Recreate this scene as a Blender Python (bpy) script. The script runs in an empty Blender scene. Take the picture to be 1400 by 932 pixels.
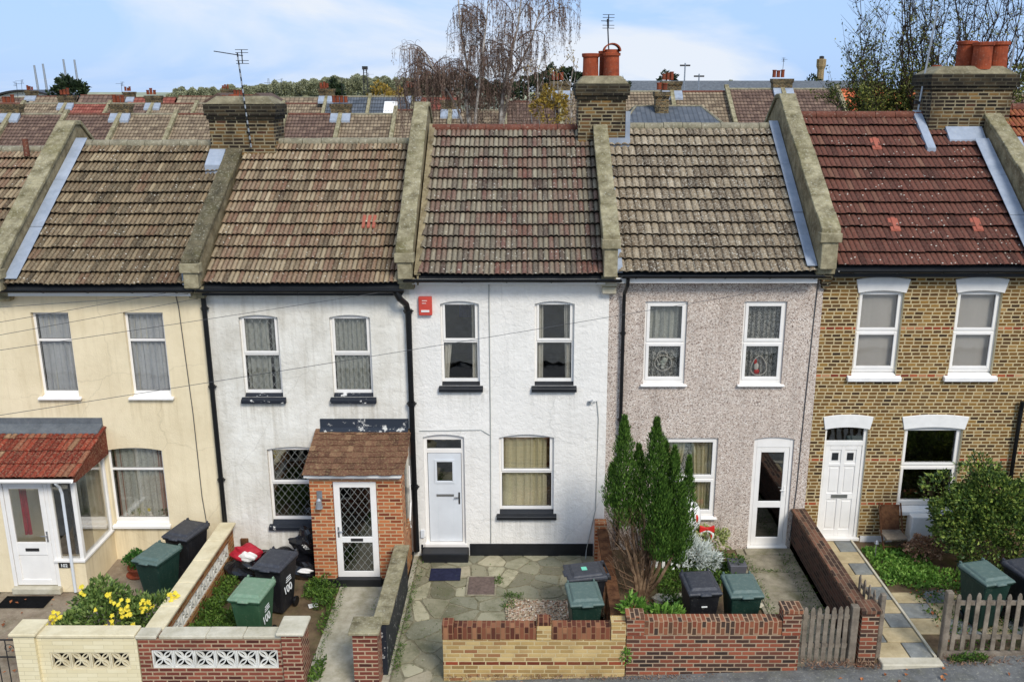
import bpy, math, random
from mathutils import Vector, Matrix
from mathutils.geometry import tessellate_polygon
random.seed(7)
R = math.radians
PI = math.pi
S = bpy.context.scene
COL = S.collection

# ---------------------------------------------------------------- camera
cam_d = bpy.data.cameras.new('camera')
cam = bpy.data.objects.new('camera', cam_d)
COL.objects.link(cam)
cam_d.sensor_width = 36.0
cam_d.lens = 36.0 * 1250.0 / 1400.0
cam_d.shift_x = -22.0 / 1400.0
cam_d.clip_start = 0.1
cam_d.clip_end = 4000.0
cam.location = (0.0, -17.4, 9.27)
cam.rotation_euler = (R(90.0) - math.atan(341.0 / 1250.0), 0.0, 0.0)
S.camera = cam

# ---------------------------------------------------------------- view
S.view_settings.view_transform = 'Standard'
S.view_settings.look = 'None'
S.view_settings.gamma = 1.0
S.view_settings.exposure = 0.54
S.view_settings.use_curve_mapping = False
S.cycles.max_bounces = 6
S.cycles.transparent_max_bounces = 12

# ---------------------------------------------------------------- sky and sun
SUN_EL, SUN_AZ = 42.0, 28.0      # azimuth measured from -Y (behind the camera) towards +X
W_ = bpy.data.worlds.new('World')
S.world = W_
W_.use_nodes = True
nt = W_.node_tree
nt.nodes.clear()
def wn(t, **kw):
    n = nt.nodes.new(t)
    for k, v in kw.items(): setattr(n, k, v)
    return n
wo = wn('ShaderNodeOutputWorld'); bg = wn('ShaderNodeBackground')
sky = wn('ShaderNodeTexSky', sky_type='NISHITA', sun_disc=False)
sky.sun_elevation = R(SUN_EL); sky.sun_rotation = R(180.0 - SUN_AZ)
sky.air_density = 1.0; sky.dust_density = 1.0; sky.ozone_density = 1.5; sky.altitude = 50.0
tc = wn('ShaderNodeTexCoord'); mp = wn('ShaderNodeMapping'); mp.inputs['Scale'].default_value = (1.0, 1.6, 5.0)
mp.inputs['Rotation'].default_value = (0.0, R(5), R(20))
nz = wn('ShaderNodeTexNoise'); nz.inputs['Scale'].default_value = 1.9; nz.inputs['Detail'].default_value = 7.0
nz.inputs['Roughness'].default_value = 0.55; nz.inputs['Distortion'].default_value = 0.6
cr = wn('ShaderNodeValToRGB'); cr.color_ramp.elements[0].position = 0.44; cr.color_ramp.elements[1].position = 0.62
cr.color_ramp.elements[0].color = (0.02, 0.02, 0.02, 1); cr.color_ramp.elements[1].color = (0.95, 0.95, 0.95, 1)
m0 = wn('ShaderNodeMix', data_type='RGBA'); m0.inputs[0].default_value = 0.86; m0.inputs[7].default_value = (3.0, 4.55, 7.3, 1.0)
mx = wn('ShaderNodeMix', data_type='RGBA'); mx.inputs[7].default_value = (5.7, 6.1, 6.7, 1.0)
L = nt.links.new
L(tc.outputs['Generated'], mp.inputs['Vector']); L(mp.outputs['Vector'], nz.inputs['Vector'])
L(nz.outputs['Fac'], cr.inputs['Fac']); L(cr.outputs['Color'], mx.inputs[0]); L(sky.outputs['Color'], m0.inputs[6]); L(m0.outputs[2], mx.inputs[6])
L(mx.outputs[2], bg.inputs['Color']); L(bg.outputs['Background'], wo.inputs['Surface'])
bg.inputs['Strength'].default_value = 0.10
sd = bpy.data.lights.new('sun', 'SUN'); sd.energy = 2.1; sd.angle = R(18.0); sd.color = (1.0, 0.95, 0.86)
sun = bpy.data.objects.new('sun', sd); COL.objects.link(sun)
sun.rotation_euler = (R(90.0 - SUN_EL), 0.0, R(SUN_AZ))

# ================================================================ helpers
WP = {}
def tag(o, label=None, cat=None, group=None, kind=None):
    if label: o['label'] = label
    if cat: o['category'] = cat
    if group: o['group'] = group
    if kind: o['kind'] = kind
    return o
def thing(name, label, cat, loc=(0, 0, 0), group=None, rz=0.0):
    o = bpy.data.objects.new(name, None); COL.objects.link(o)
    o.empty_display_size = 0.2
    o.location = loc; o.rotation_euler = (0, 0, rz)
    WP[o] = Vector(loc)
    return tag(o, label, cat, group)

class MB:
    def __init__(s): s.v = []; s.f = []; s.uv = []; s.m = []; s.hasuv = False
    def face(s, pts, m=0, uv=None):
        b = len(s.v); s.v.extend([tuple(p) for p in pts]); s.f.append(tuple(range(b, b + len(pts)))); s.m.append(m)
        if uv: s.hasuv = True
        s.uv.append(uv)
    def box(s, x0, x1, y0, y1, z0, z1, m=0):
        b = len(s.v)
        s.v += [(x0,y0,z0),(x1,y0,z0),(x1,y1,z0),(x0,y1,z0),(x0,y0,z1),(x1,y0,z1),(x1,y1,z1),(x0,y1,z1)]
        for q in ((0,3,2,1),(4,5,6,7),(0,1,5,4),(1,2,6,5),(2,3,7,6),(3,0,4,7)):
            s.f.append(tuple(b + i for i in q)); s.m.append(m); s.uv.append(None)
        return s
    def hexa(s, P, m=0):                       # 8 points, bottom four then top four
        b = len(s.v); s.v += [tuple(p) for p in P]
        for q in ((0,3,2,1),(4,5,6,7),(0,1,5,4),(1,2,6,5),(2,3,7,6),(3,0,4,7)):
            s.f.append(tuple(b + i for i in q)); s.m.append(m); s.uv.append(None)
        return s
    def prism(s, poly, axis, a, b_, m=0):      # poly of 2-D points, extruded along an axis
        def P(p, t): return {'x': (t, p[0], p[1]), 'y': (p[0], t, p[1]), 'z': (p[0], p[1], t)}[axis]
        n = len(poly); b = len(s.v)
        s.v += [P(p, a) for p in poly] + [P(p, b_) for p in poly]
        s.f.append(tuple(b + i for i in range(n))[::-1]); s.f.append(tuple(b + n + i for i in range(n)))
        s.m += [m, m]; s.uv += [None, None]
        for i in range(n):
            j = (i + 1) % n
            s.f.append((b + i, b + j, b + n + j, b + n + i)); s.m.append(m); s.uv.append(None)
        return s
    def tube(s, pts, r, n=6, m=0, cap=True):
        pts = [Vector(p) for p in pts]
        if isinstance(r, (int, float)): r = [r] * len(pts)
        rings = []
        up = Vector((0, 0, 1))
        for i, p in enumerate(pts):
            d = (pts[min(i + 1, len(pts) - 1)] - pts[max(i - 1, 0)])
            if d.length < 1e-9: d = Vector((0, 0, 1))
            d.normalize()
            a = d.cross(up)
            if a.length < 1e-3: a = d.cross(Vector((1, 0, 0)))
            a.normalize(); c = d.cross(a)
            b = len(s.v); rings.append(b)
            for k in range(n):
                t = 2 * PI * k / n
                s.v.append(tuple(p + a * (r[i] * math.cos(t)) + c * (r[i] * math.sin(t))))
        for i in range(len(rings) - 1):
            for k in range(n):
                l = (k + 1) % n
                s.f.append((rings[i] + k, rings[i] + l, rings[i + 1] + l, rings[i + 1] + k)); s.m.append(m); s.uv.append(None)
        if cap:
            s.f.append(tuple(rings[0] + k for k in range(n))[::-1]); s.f.append(tuple(rings[-1] + k for k in range(n)))
            s.m += [m, m]; s.uv += [None, None]
        return s
    def lathe(s, c, prof, n=20, m=0, sx=1.0, sy=1.0):     # prof: (radius, z)
        rings = []
        for r, z in prof:
            rings.append(len(s.v))
            for k in range(n):
                t = 2 * PI * k / n
                s.v.append((c[0] + sx * r * math.cos(t), c[1] + sy * r * math.sin(t), c[2] + z))
        for i in range(len(rings) - 1):
            for k in range(n):
                l = (k + 1) % n
                s.f.append((rings[i] + k, rings[i] + l, rings[i + 1] + l, rings[i + 1] + k)); s.m.append(m); s.uv.append(None)
        s.f.append(tuple(rings[0] + k for k in range(n))[::-1]); s.f.append(tuple(rings[-1] + k for k in range(n)))
        s.m += [m, m]; s.uv += [None, None]
        return s
    def build(s, name, mats, parent=None, world=True, smooth=False, bevel=0.0, seg=1):
        me = bpy.data.meshes.new(name)
        v = s.v
        if parent is not None and world:
            o_ = WP.get(parent, Vector((0, 0, 0))); v = [(a - o_.x, b - o_.y, c - o_.z) for a, b, c in v]
        me.from_pydata(v, [], s.f)
        if not isinstance(mats, (list, tuple)): mats = [mats]
        for mt in mats: me.materials.append(mt)
        if len(mats) > 1: me.polygons.foreach_set('material_index', s.m)
        if s.hasuv:
            ul = me.uv_layers.new(name='UVMap')
            k = 0
            for f, uv in zip(s.f, s.uv):
                for i in range(len(f)):
                    ul.data[k].uv = uv[i] if uv else (0, 0); k += 1
        if smooth: me.polygons.foreach_set('use_smooth', [True] * len(me.polygons))
        me.update()
        o = bpy.data.objects.new(name, me); COL.objects.link(o)
        if parent is not None:
            o.parent = parent; WP[o] = WP.get(parent, Vector((0, 0, 0)))
        if bevel > 0:
            bm = o.modifiers.new('bevel', 'BEVEL'); bm.width = bevel; bm.segments = seg; bm.limit_method = 'ANGLE'; bm.angle_limit = R(40)
        return o

# ---------------------------------------------------------------- materials
def lin(c):
    return tuple(((x / 255.0) / 12.92 if x / 255.0 <= 0.04045 else ((x / 255.0 + 0.055) / 1.055) ** 2.4) for x in c) + (1.0,)
class MT:
    def __init__(s, name):
        s.m = bpy.data.materials.new(name); s.m.use_nodes = True; s.t = s.m.node_tree; s.t.nodes.clear()
        s.out = s.t.nodes.new('ShaderNodeOutputMaterial'); s.b = s.t.nodes.new('ShaderNodeBsdfPrincipled')
        s.t.links.new(s.b.outputs[0], s.out.inputs[0]); s._tc = None
    def n(s, t, ins=None, **props):
        n = s.t.nodes.new(t)
        for k, v in props.items(): setattr(n, k, v)
        for k, v in (ins or {}).items(): s.set(n.inputs[k], v)
        return n
    def set(s, sock, v):
        if isinstance(v, bpy.types.NodeSocket): s.t.links.new(v, sock)
        else:
            if sock.type == 'RGBA' and len(v) == 3: v = tuple(v) + (1.0,)
            sock.default_value = v
    def obj(s):
        if not s._tc: s._tc = s.n('ShaderNodeTexCoord')
        return s._tc.outputs['Object']
    def uvs(s):
        if not s._tc: s._tc = s.n('ShaderNodeTexCoord')
        return s._tc.outputs['UV']
    def noise(s, scale, detail=4.0, rough=0.55, vec=None, dist=0.0, out='Fac'):
        return s.n('ShaderNodeTexNoise', {'Scale': scale, 'Detail': detail, 'Roughness': rough, 'Distortion': dist, 'Vector': vec or s.obj()}).outputs[out]
    def ramp(s, fac, stops, interp='LINEAR'):
        r = s.n('ShaderNodeValToRGB', {'Fac': fac}); c = r.color_ramp; c.interpolation = interp
        while len(c.elements) < len(stops): c.elements.new(0.5)
        for e, (p, col) in zip(c.elements, stops):
            e.position = p
            e.color = col if len(col) == 4 else lin(col) if max(col) > 1.001 else tuple(col) + (1.0,)
        return r.outputs['Color']
    def mix(s, f, a, b, blend='MIX'):
        n = s.n('ShaderNodeMix', data_type='RGBA', blend_type=blend)
        s.set(n.inputs[0], f); s.set(n.inputs[6], a); s.set(n.inputs[7], b)
        return n.outputs[2]
    def math(s, op, a, b=0.0, c=None):
        n = s.n('ShaderNodeMath', operation=op); s.set(n.inputs[0], a); s.set(n.inputs[1], b)
        if c is not None: s.set(n.inputs[2], c)
        return n.outputs[0]
    def bump(s, h, strength=0.4, dist=0.01, normal=None):
        n = s.n('ShaderNodeBump', {'Height': h, 'Strength': strength, 'Distance': dist})
        if normal: s.set(n.inputs['Normal'], normal)
        s.t.links.new(n.outputs[0], s.b.inputs['Normal']); return n.outputs[0]
    def fin(s, col, rough=0.8, spec=0.3, metal=0.0):
        s.set(s.b.inputs['Base Color'], col); s.set(s.b.inputs['Roughness'], rough)
        s.b.inputs['Specular IOR Level'].default_value = spec; s.b.inputs['Metallic'].default_value = metal
        return s.m
    def wallvec(s):
        g = s.n('ShaderNodeNewGeometry'); sn = s.n('ShaderNodeSeparateXYZ', {0: g.outputs['Normal']}); so = s.n('ShaderNodeSeparateXYZ', {0: s.obj()})
        fx = s.math('GREATER_THAN', s.math('ABSOLUTE', sn.outputs[0]), 0.6)
        fz = s.math('GREATER_THAN', s.math('ABSOLUTE', sn.outputs[2]), 0.7)
        u = s.math('ADD', s.math('MULTIPLY', so.outputs[0], s.math('SUBTRACT', 1.0, fx)), s.math('MULTIPLY', so.outputs[1], fx))
        v = s.math('ADD', s.math('MULTIPLY', so.outputs[2], s.math('SUBTRACT', 1.0, fz)), s.math('MULTIPLY', so.outputs[1], fz))
        return s.n('ShaderNodeCombineXYZ', {0: u, 1: v, 2: 0.0}).outputs[0]

def plain(name, c, rough=0.6, spec=0.3, var=0.12, scale=6.0, bump=0.0, bscale=40.0, metal=0.0):
    m = MT(name); c = lin(c)
    dk = tuple(x * (1 - var) for x in c[:3]) + (1.0,); lt = tuple(min(1, x * (1 + var)) for x in c[:3]) + (1.0,)
    col = m.ramp(m.noise(scale, 5), [(0.3, dk), (0.7, lt)])
    if bump: m.bump(m.noise(bscale, 4), bump, 0.01)
    return m.fin(col, rough, spec, metal)

def render_mat(name, base, dirt, dirt_amt=0.35, trowel=0.5, patch=3.0, grime=True, drips=()):
    m = MT(name)
    big = m.noise(0.9, 6, 0.6); mid = m.noise(5.0, 6, 0.65); fine = m.noise(45.0, 3)
    col = m.mix(m.math('MULTIPLY', m.ramp(big, [(0.42, (0, 0, 0)), (0.75, (1, 1, 1))]), dirt_amt), lin(base), lin(dirt))
    col = m.mix(m.math('MULTIPLY', m.ramp(mid, [(0.5, (0, 0, 0)), (0.8, (1, 1, 1))]), dirt_amt * 0.6), col, lin(dirt))
    if grime:      # rain streaks: stretched noise
        mp = m.n('ShaderNodeMapping', {'Vector': m.obj(), 'Scale': (7.0, 7.0, 0.5)})
        st = m.noise(1.0, 4, 0.6, vec=mp.outputs[0])
        col = m.mix(m.math('MULTIPLY', m.ramp(st, [(0.52, (0, 0, 0)), (0.75, (1, 1, 1))]), dirt_amt * 0.7), col, lin(dirt))
    if drips:      # runs of dirt washed off the ends of each sill: (x0, x1, sill height) in the house's own coordinates
        so = m.n('ShaderNodeSeparateXYZ', {0: m.obj()}); mp = m.n('ShaderNodeMapping', {'Vector': m.obj(), 'Scale': (16.0, 16.0, 0.7)}).outputs[0]; st = m.ramp(m.noise(1.0, 4, 0.6, vec=mp), [(0.42, (0, 0, 0)), (0.68, (1, 1, 1))])
        for (xa, xb, zs) in drips:
            fx = m.math('MULTIPLY', m.math('GREATER_THAN', so.outputs[0], xa), m.math('LESS_THAN', so.outputs[0], xb))
            fz = m.n('ShaderNodeMapRange', {0: so.outputs[2], 1: zs - 0.75, 2: zs}).outputs[0]
            f = m.math('MULTIPLY', m.math('MULTIPLY', fx, m.math('LESS_THAN', so.outputs[2], zs)), m.math('MULTIPLY', fz, st))
            col = m.mix(m.math('MULTIPLY', f, 0.55), col, lin(dirt))
    # a few hairline cracks and filled patches
    ck = m.n('ShaderNodeTexVoronoi', {'Scale': 0.55, 'Vector': m.mix(0.25, m.obj(), m.noise(2.0, 5, out='Color'))}, feature='DISTANCE_TO_EDGE').outputs['Distance']
    col = m.mix(m.math('MULTIPLY', m.ramp(ck, [(0.0, (1, 1, 1)), (0.005, (0, 0, 0))]), m.math('MULTIPLY', m.noise(0.9, 2), 0.38)), col, tuple(x * 0.5 for x in lin(dirt)[:3]) + (1,))
    w = m.n('ShaderNodeTexVoronoi', {'Scale': 5.0, 'Vector': m.n('ShaderNodeMapping', {'Vector': m.mix(0.35, m.obj(), m.noise(3.0, 3, out='Color')), 'Scale': (1.0, 1.0, 1.8)}).outputs[0]}, feature='SMOOTH_F1')
    h = m.math('ADD', m.math('MULTIPLY', w.outputs['Distance'], 0.6 * trowel), m.math('ADD', m.math('MULTIPLY', m.noise(12.0, 5, 0.6, dist=0.8), 1.0 * trowel), m.math('MULTIPLY', fine, 0.35)))
    m.bump(h, 0.5, 0.03)
    return m.fin(col, 0.85, 0.2)

def brick_mat(name, stops, mortar, bw=0.225, rh=0.075, ms=0.011, bump=0.6, dirt=(60, 52, 44), dirt_amt=0.3, offset=0.5, squash=1.0, zoff=0.0, bands=None, rot=False, shift=0.0):
    m = MT(name); v = m.wallvec()
    v = m.n('ShaderNodeVectorMath', {0: v, 1: m.n('ShaderNodeVectorMath', {0: m.noise(9.0, 2, out='Color'), 1: (0.012, 0.010, 0)}, operation='MULTIPLY').outputs[0]}, operation='ADD').outputs[0]
    v = m.n('ShaderNodeMapping', {'Vector': v, 'Location': (0.03, zoff, 0), 'Rotation': (0, 0, R(90) if rot else 0)}).outputs[0]
    if shift:
        sp = m.n('ShaderNodeSeparateXYZ', {0: v}); row = m.math('FLOOR', m.math('DIVIDE', sp.outputs[1], rh))
        wr = m.n('ShaderNodeTexWhiteNoise', {'W': row}, noise_dimensions='1D').outputs['Value']
        v = m.n('ShaderNodeCombineXYZ', {0: m.math('ADD', sp.outputs[0], m.math('MULTIPLY', wr, bw * shift)), 1: sp.outputs[1], 2: 0.0}).outputs[0]
    b = m.n('ShaderNodeTexBrick', {'Vector': v, 'Color1': (0, 0, 0, 1), 'Color2': (1, 1, 1, 1), 'Mortar': (0.5, 0.5, 0.5, 1), 'Scale': 1.0,
                                  'Mortar Size': ms, 'Mortar Smooth': 0.15, 'Bias': 0.0, 'Brick Width': bw, 'Row Height': rh}, offset=offset, squash=squash, squash_frequency=2)
    col = m.ramp(b.outputs['Color'], stops)
    col = m.mix(0.55, col, m.mix(m.noise(22.0, 4), col, (0.5, 0.5, 0.5, 1), 'OVERLAY'))
    if bands:       # single courses of another brick, heights in metres above the thing's base
        sz = m.n('ShaderNodeSeparateXYZ', {0: m.obj()}).outputs[2]
        for z0, z1, cst, amt in bands:
            f = m.math('MULTIPLY', m.math('GREATER_THAN', sz, z0), m.math('LESS_THAN', sz, z1))
            col = m.mix(m.math('MULTIPLY', f, amt), col, m.ramp(b.outputs['Color'], cst))
    mcol = m.mix(m.noise(3.0, 4), lin(mortar), tuple(x * 0.7 for x in lin(mortar)[:3]) + (1,))
    col = m.mix(b.outputs['Fac'], col, mcol)
    col = m.mix(m.math('MULTIPLY', m.ramp(m.noise(1.6, 6, 0.62), [(0.45, (0, 0, 0)), (0.72, (1, 1, 1))]), dirt_amt), col, lin(dirt))
    h = m.math('SUBTRACT', m.math('MULTIPLY', m.noise(60.0, 4), 0.35), b.outputs['Fac'])
    m.bump(h, bump, 0.012)
    return m.fin(col, 0.88, 0.2)

def tile_mat(name, stops, lichen, lich_amt, dark, dark_amt, spots=0.0, accent=None, acc_amt=0.0, zone=None, channel=0.75):
    m = MT(name); uv = m.uvs()
    fl = m.n('ShaderNodeVectorMath', {0: uv}, operation='FLOOR').outputs[0]
    fl2 = m.n('ShaderNodeVectorMath', {0: m.n('ShaderNodeVectorMath', {0: uv, 1: (0.5, 1, 1)}, operation='MULTIPLY').outputs[0]}, operation='FLOOR').outputs[0]
    w1 = m.n('ShaderNodeTexWhiteNoise', {'Vector': fl}, noise_dimensions='3D').outputs['Value']
    w2 = m.n('ShaderNodeTexWhiteNoise', {'Vector': fl2}, noise_dimensions='3D').outputs['Value']
    f = m.math('ADD', m.math('MULTIPLY', w1, 0.50), m.math('ADD', m.math('MULTIPLY', w2, 0.32), m.math('MULTIPLY', m.noise(0.8, 5, 0.6), 0.30)))
    col = m.ramp(f, stops)
    if accent:
        w3 = m.n('ShaderNodeTexWhiteNoise', {'Vector': m.n('ShaderNodeVectorMath', {0: fl2, 1: (7.3, 3.1, 9)}, operation='ADD').outputs[0]}, noise_dimensions='3D').outputs['Value']
        col = m.mix(m.math('MULTIPLY', m.math('LESS_THAN', w3, acc_amt), 0.6), col, lin(accent))
    # shade of the channels between the rolls painted in, along with moss and dirt
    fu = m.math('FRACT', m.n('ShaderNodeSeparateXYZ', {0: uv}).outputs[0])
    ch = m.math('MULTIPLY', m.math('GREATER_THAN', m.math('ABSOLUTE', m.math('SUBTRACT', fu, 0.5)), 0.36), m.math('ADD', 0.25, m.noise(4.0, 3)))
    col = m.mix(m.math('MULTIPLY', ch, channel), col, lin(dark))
    # stains that run down each tile
    sc = m.n('ShaderNodeMapping', {'Vector': uv, 'Scale': (2.2, 0.8, 1)}).outputs[0]
    col = m.mix(m.math('MULTIPLY', m.ramp(m.noise(3.0, 4, 0.7, vec=sc), [(0.45, (0, 0, 0)), (0.7, (1, 1, 1))]), dark_amt), col, lin(dark))
    col = m.mix(m.math('MULTIPLY', m.ramp(m.noise(26.0, 5, 0.72), [(0.50, (0, 0, 0)), (0.66, (1, 1, 1))]), lich_amt), col, lin(lichen))
    if zone:       # a darker, mossier band of old tiles: (object x0, x1, colour, amount)
        sx = m.n('ShaderNodeSeparateXYZ', {0: m.obj()}).outputs[0]
        zf = m.n('ShaderNodeMapRange', {0: m.math('ADD', sx, m.math('MULTIPLY', m.noise(1.5, 3), 0.5)), 1: zone[0], 2: zone[1]}).outputs[0]
        col = m.mix(m.math('MULTIPLY', zf, zone[3]), col, lin(zone[2]))
    if spots:
        vs = m.n('ShaderNodeTexVoronoi', {'Scale': 13.0, 'Vector': m.obj(), 'Randomness': 1.0})
        sp = m.math('MULTIPLY', m.math('LESS_THAN', vs.outputs['Distance'], 0.21), m.math('GREATER_THAN', m.n('ShaderNodeSeparateColor', {0: vs.outputs['Color']}).outputs[0], 1.0 - spots))
        sp = m.math('MULTIPLY', sp, m.math('GREATER_THAN', m.noise(0.9, 3), 0.45))
        col = m.mix(m.math('MULTIPLY', sp, 0.75), col, lin((205, 200, 185)))
    m.bump(m.math('ADD', m.noise(50.0, 5, 0.7), m.math('MULTIPLY', m.noise(14, 3), 0.6)), 0.55, 0.01)
    return m.fin(col, 0.9, 0.15)

def leaf_mat(name, stops, rough=0.55, spec=0.3, trans=0.25):
    m = MT(name)
    g = m.n('ShaderNodeNewGeometry')
    f = m.math('ADD', m.math('MULTIPLY', g.outputs['Random Per Island'], 0.65), m.math('MULTIPLY', m.noise(1.7, 4, 0.6), 0.35))
    col = m.ramp(f, stops)
    m.fin(col, rough, spec)
    if trans:
        tr = m.n('ShaderNodeBsdfTranslucent', {'Color': col}); mxs = m.n('ShaderNodeMixShader', {0: trans})
        m.t.links.new(m.b.outputs[0], mxs.inputs[1]); m.t.links.new(tr.outputs[0], mxs.inputs[2]); m.t.links.new(mxs.outputs[0], m.out.inputs[0])
    return m.m

def glass_mat(name, tint=(244, 243, 240), refl=0.10):
    m = MT(name)
    tr = m.n('ShaderNodeBsdfTransparent', {'Color': lin(tint)}); gl = m.n('ShaderNodeBsdfGlossy', {'Color': (1, 1, 1, 1), 'Roughness': 0.02})
    m.t.links.new(m.bump(m.noise(2.2, 2), 0.12, 0.02), gl.inputs['Normal'])
    lw = m.n('ShaderNodeLayerWeight', {'Blend': 0.5}); f = m.math('ADD', m.math('MULTIPLY', m.math('POWER', lw.outputs['Facing'], 3.0), 0.6), 0.12 + refl * 0.3)
    mxs = m.n('ShaderNodeMixShader', {0: f})
    m.t.links.new(tr.outputs[0], mxs.inputs[1]); m.t.links.new(gl.outputs[0], mxs.inputs[2]); m.t.links.new(mxs.outputs[0], m.out.inputs[0])
    m.t.nodes.remove(m.b)
    return m.m

def cloth_mat(name, c, see=0.2, lace=0.0):
    m = MT(name)
    mp = m.n('ShaderNodeMapping', {'Vector': m.obj(), 'Scale': (14.0, 14.0, 1.0)}).outputs[0]
    col = m.mix(m.math('MULTIPLY', m.noise(1.0, 3, vec=mp), 0.5), lin(c), tuple(x * 0.6 for x in lin(c)[:3]) + (1,))
    m.fin(col, 0.9, 0.1)
    tr = m.n('ShaderNodeBsdfTransparent')
    f = see
    if lace:
        f = m.math('ADD', m.math('MULTIPLY', m.ramp(m.noise(24.0, 4, 0.6, dist=1.5), [(0.46, (0, 0, 0)), (0.56, (1, 1, 1))]), lace), see)
    mxs = m.n('ShaderNodeMixShader', {0: f})
    tl = m.n('ShaderNodeBsdfTranslucent', {'Color': col}); m2 = m.n('ShaderNodeMixShader', {0: 0.08})
    m.t.links.new(m.b.outputs[0], m2.inputs[1]); m.t.links.new(tl.outputs[0], m2.inputs[2])
    m.t.links.new(m2.outputs[0], mxs.inputs[1]); m.t.links.new(tr.outputs[0], mxs.inputs[2]); m.t.links.new(mxs.outputs[0], m.out.inputs[0])
    return m.m

def concrete_mat(name, a, b, moss=None, moss_amt=0.0, lichen=0.0, scale=3.0, bump=0.5):
    m = MT(name)
    col = m.ramp(m.noise(scale, 7, 0.68), [(0.3, a), (0.7, b)])
    col = m.mix(0.5, col, m.mix(m.noise(40.0, 4, 0.7), col, (0.5, 0.5, 0.5, 1), 'OVERLAY'))
    if moss: col = m.mix(m.math('MULTIPLY', m.ramp(m.noise(2.3, 6, 0.7), [(0.48, (0, 0, 0)), (0.68, (1, 1, 1))]), moss_amt), col, lin(moss))
    if lichen:
        col = m.mix(m.math('MULTIPLY', m.ramp(m.noise(22.0, 5, 0.7), [(0.56, (0, 0, 0)), (0.66, (1, 1, 1))]), lichen), col, lin((196, 192, 172)))
    m.bump(m.math('ADD', m.noise(35.0, 6, 0.7), m.noise(7.0, 3)), bump, 0.015)
    return m.fin(col, 0.92, 0.15)

def pebble_mat(name):
    m = MT(name)
    v = m.n('ShaderNodeTexVoronoi', {'Scale': 58.0, 'Vector': m.obj()})
    r = m.n('ShaderNodeSeparateColor', {0: v.outputs['Color']}).outputs[0]
    col = m.ramp(r, [(0.0, (108, 94, 86)), (0.12, (160, 142, 130)), (0.3, (196, 178, 164)), (0.6, (210, 194, 180)), (0.85, (222, 210, 198)), (1.0, (238, 230, 220))])
    col = m.mix(m.math('MULTIPLY', m.ramp(m.noise(1.0, 6, 0.6), [(0.4, (0, 0, 0)), (0.8, (1, 1, 1))]), 0.35), col, lin((148, 132, 120)))
    mp = m.n('ShaderNodeMapping', {'Vector': m.obj(), 'Scale': (5.0, 5.0, 0.5)}).outputs[0]
    col = m.mix(m.math('MULTIPLY', m.ramp(m.noise(1.0, 5, 0.65, vec=mp), [(0.5, (0, 0, 0)), (0.75, (1, 1, 1))]), 0.4), col, lin((126, 112, 102)))
    m.bump(m.math('SUBTRACT', 1.0, v.outputs['Distance']), 0.6, 0.015)
    return m.fin(col, 0.85, 0.25)

def gravel_mat(name):
    m = MT(name)
    v = m.n('ShaderNodeTexVoronoi', {'Scale': 34.0, 'Vector': m.obj()})
    r = m.n('ShaderNodeSeparateColor', {0: v.outputs['Color']}).outputs[0]
    col = m.ramp(r, [(0.0, (90, 74, 60)), (0.25, (160, 140, 116)), (0.6, (205, 190, 165)), (0.85, (170, 120, 90)), (1.0, (235, 228, 215))])
    m.bump(m.math('SUBTRACT', 1.0, v.outputs['Distance']), 1.0, 0.03)
    return m.fin(col, 0.85, 0.2)

def crazy_mat(name):
    m = MT(name)
    vec = m.mix(0.13, m.mix(0.20, m.obj(), m.noise(1.6, 4, out='Color')), m.noise(7.0, 3, out='Color'))
    e = m.n('ShaderNodeTexVoronoi', {'Scale': 2.5, 'Vector': vec, 'Randomness': 1.0}, feature='DISTANCE_TO_EDGE').outputs['Distance']
    v = m.n('ShaderNodeTexVoronoi', {'Scale': 2.5, 'Vector': vec, 'Randomness': 1.0})
    r = m.n('ShaderNodeSeparateColor', {0: v.outputs['Color']}).outputs[1]
    col = m.ramp(r, [(0.0, (128, 122, 100)), (0.35, (156, 150, 124)), (0.6, (140, 138, 116)), (0.8, (182, 174, 146)), (1.0, (164, 154, 134))])
    col = m.mix(0.6, col, m.mix(m.noise(9.0, 6, 0.7), col, (0.45, 0.45, 0.42, 1), 'OVERLAY'))
    joint = m.ramp(m.math('SUBTRACT', e, m.math('MULTIPLY', m.ramp(m.noise(3.5, 4, 0.7), [(0.4, (0, 0, 0)), (0.75, (1, 1, 1))]), 0.09)), [(0.0, (1, 1, 1)), (0.03, (0, 0, 0))])
    col = m.mix(m.math('MULTIPLY', joint, 0.6), col, m.mix(m.ramp(m.noise(5.0, 4, 0.7), [(0.42, (0, 0, 0)), (0.6, (1, 1, 1))]), lin((70, 70, 44)), lin((156, 148, 126))))
    col = m.mix(m.math('MULTIPLY', m.ramp(m.noise(1.4, 6, 0.7), [(0.45, (0, 0, 0)), (0.65, (1, 1, 1))]), 0.6), col, lin((98, 98, 70)))
    m.bump(m.math('ADD', m.ramp(e, [(0.0, (0, 0, 0)), (0.06, (1, 1, 1))]), m.math('MULTIPLY', m.noise(30, 4), 0.5)), 0.7, 0.012)
    return m.fin(col, 0.9, 0.2)

def bark_mat(name, a, b, scale=6.0):
    m = MT(name)
    col = m.ramp(m.noise(scale, 5, 0.7), [(0.38, a), (0.62, b)])
    m.bump(m.noise(scale * 4, 4), 0.5, 0.02)
    return m.fin(col, 0.9, 0.1)

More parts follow.
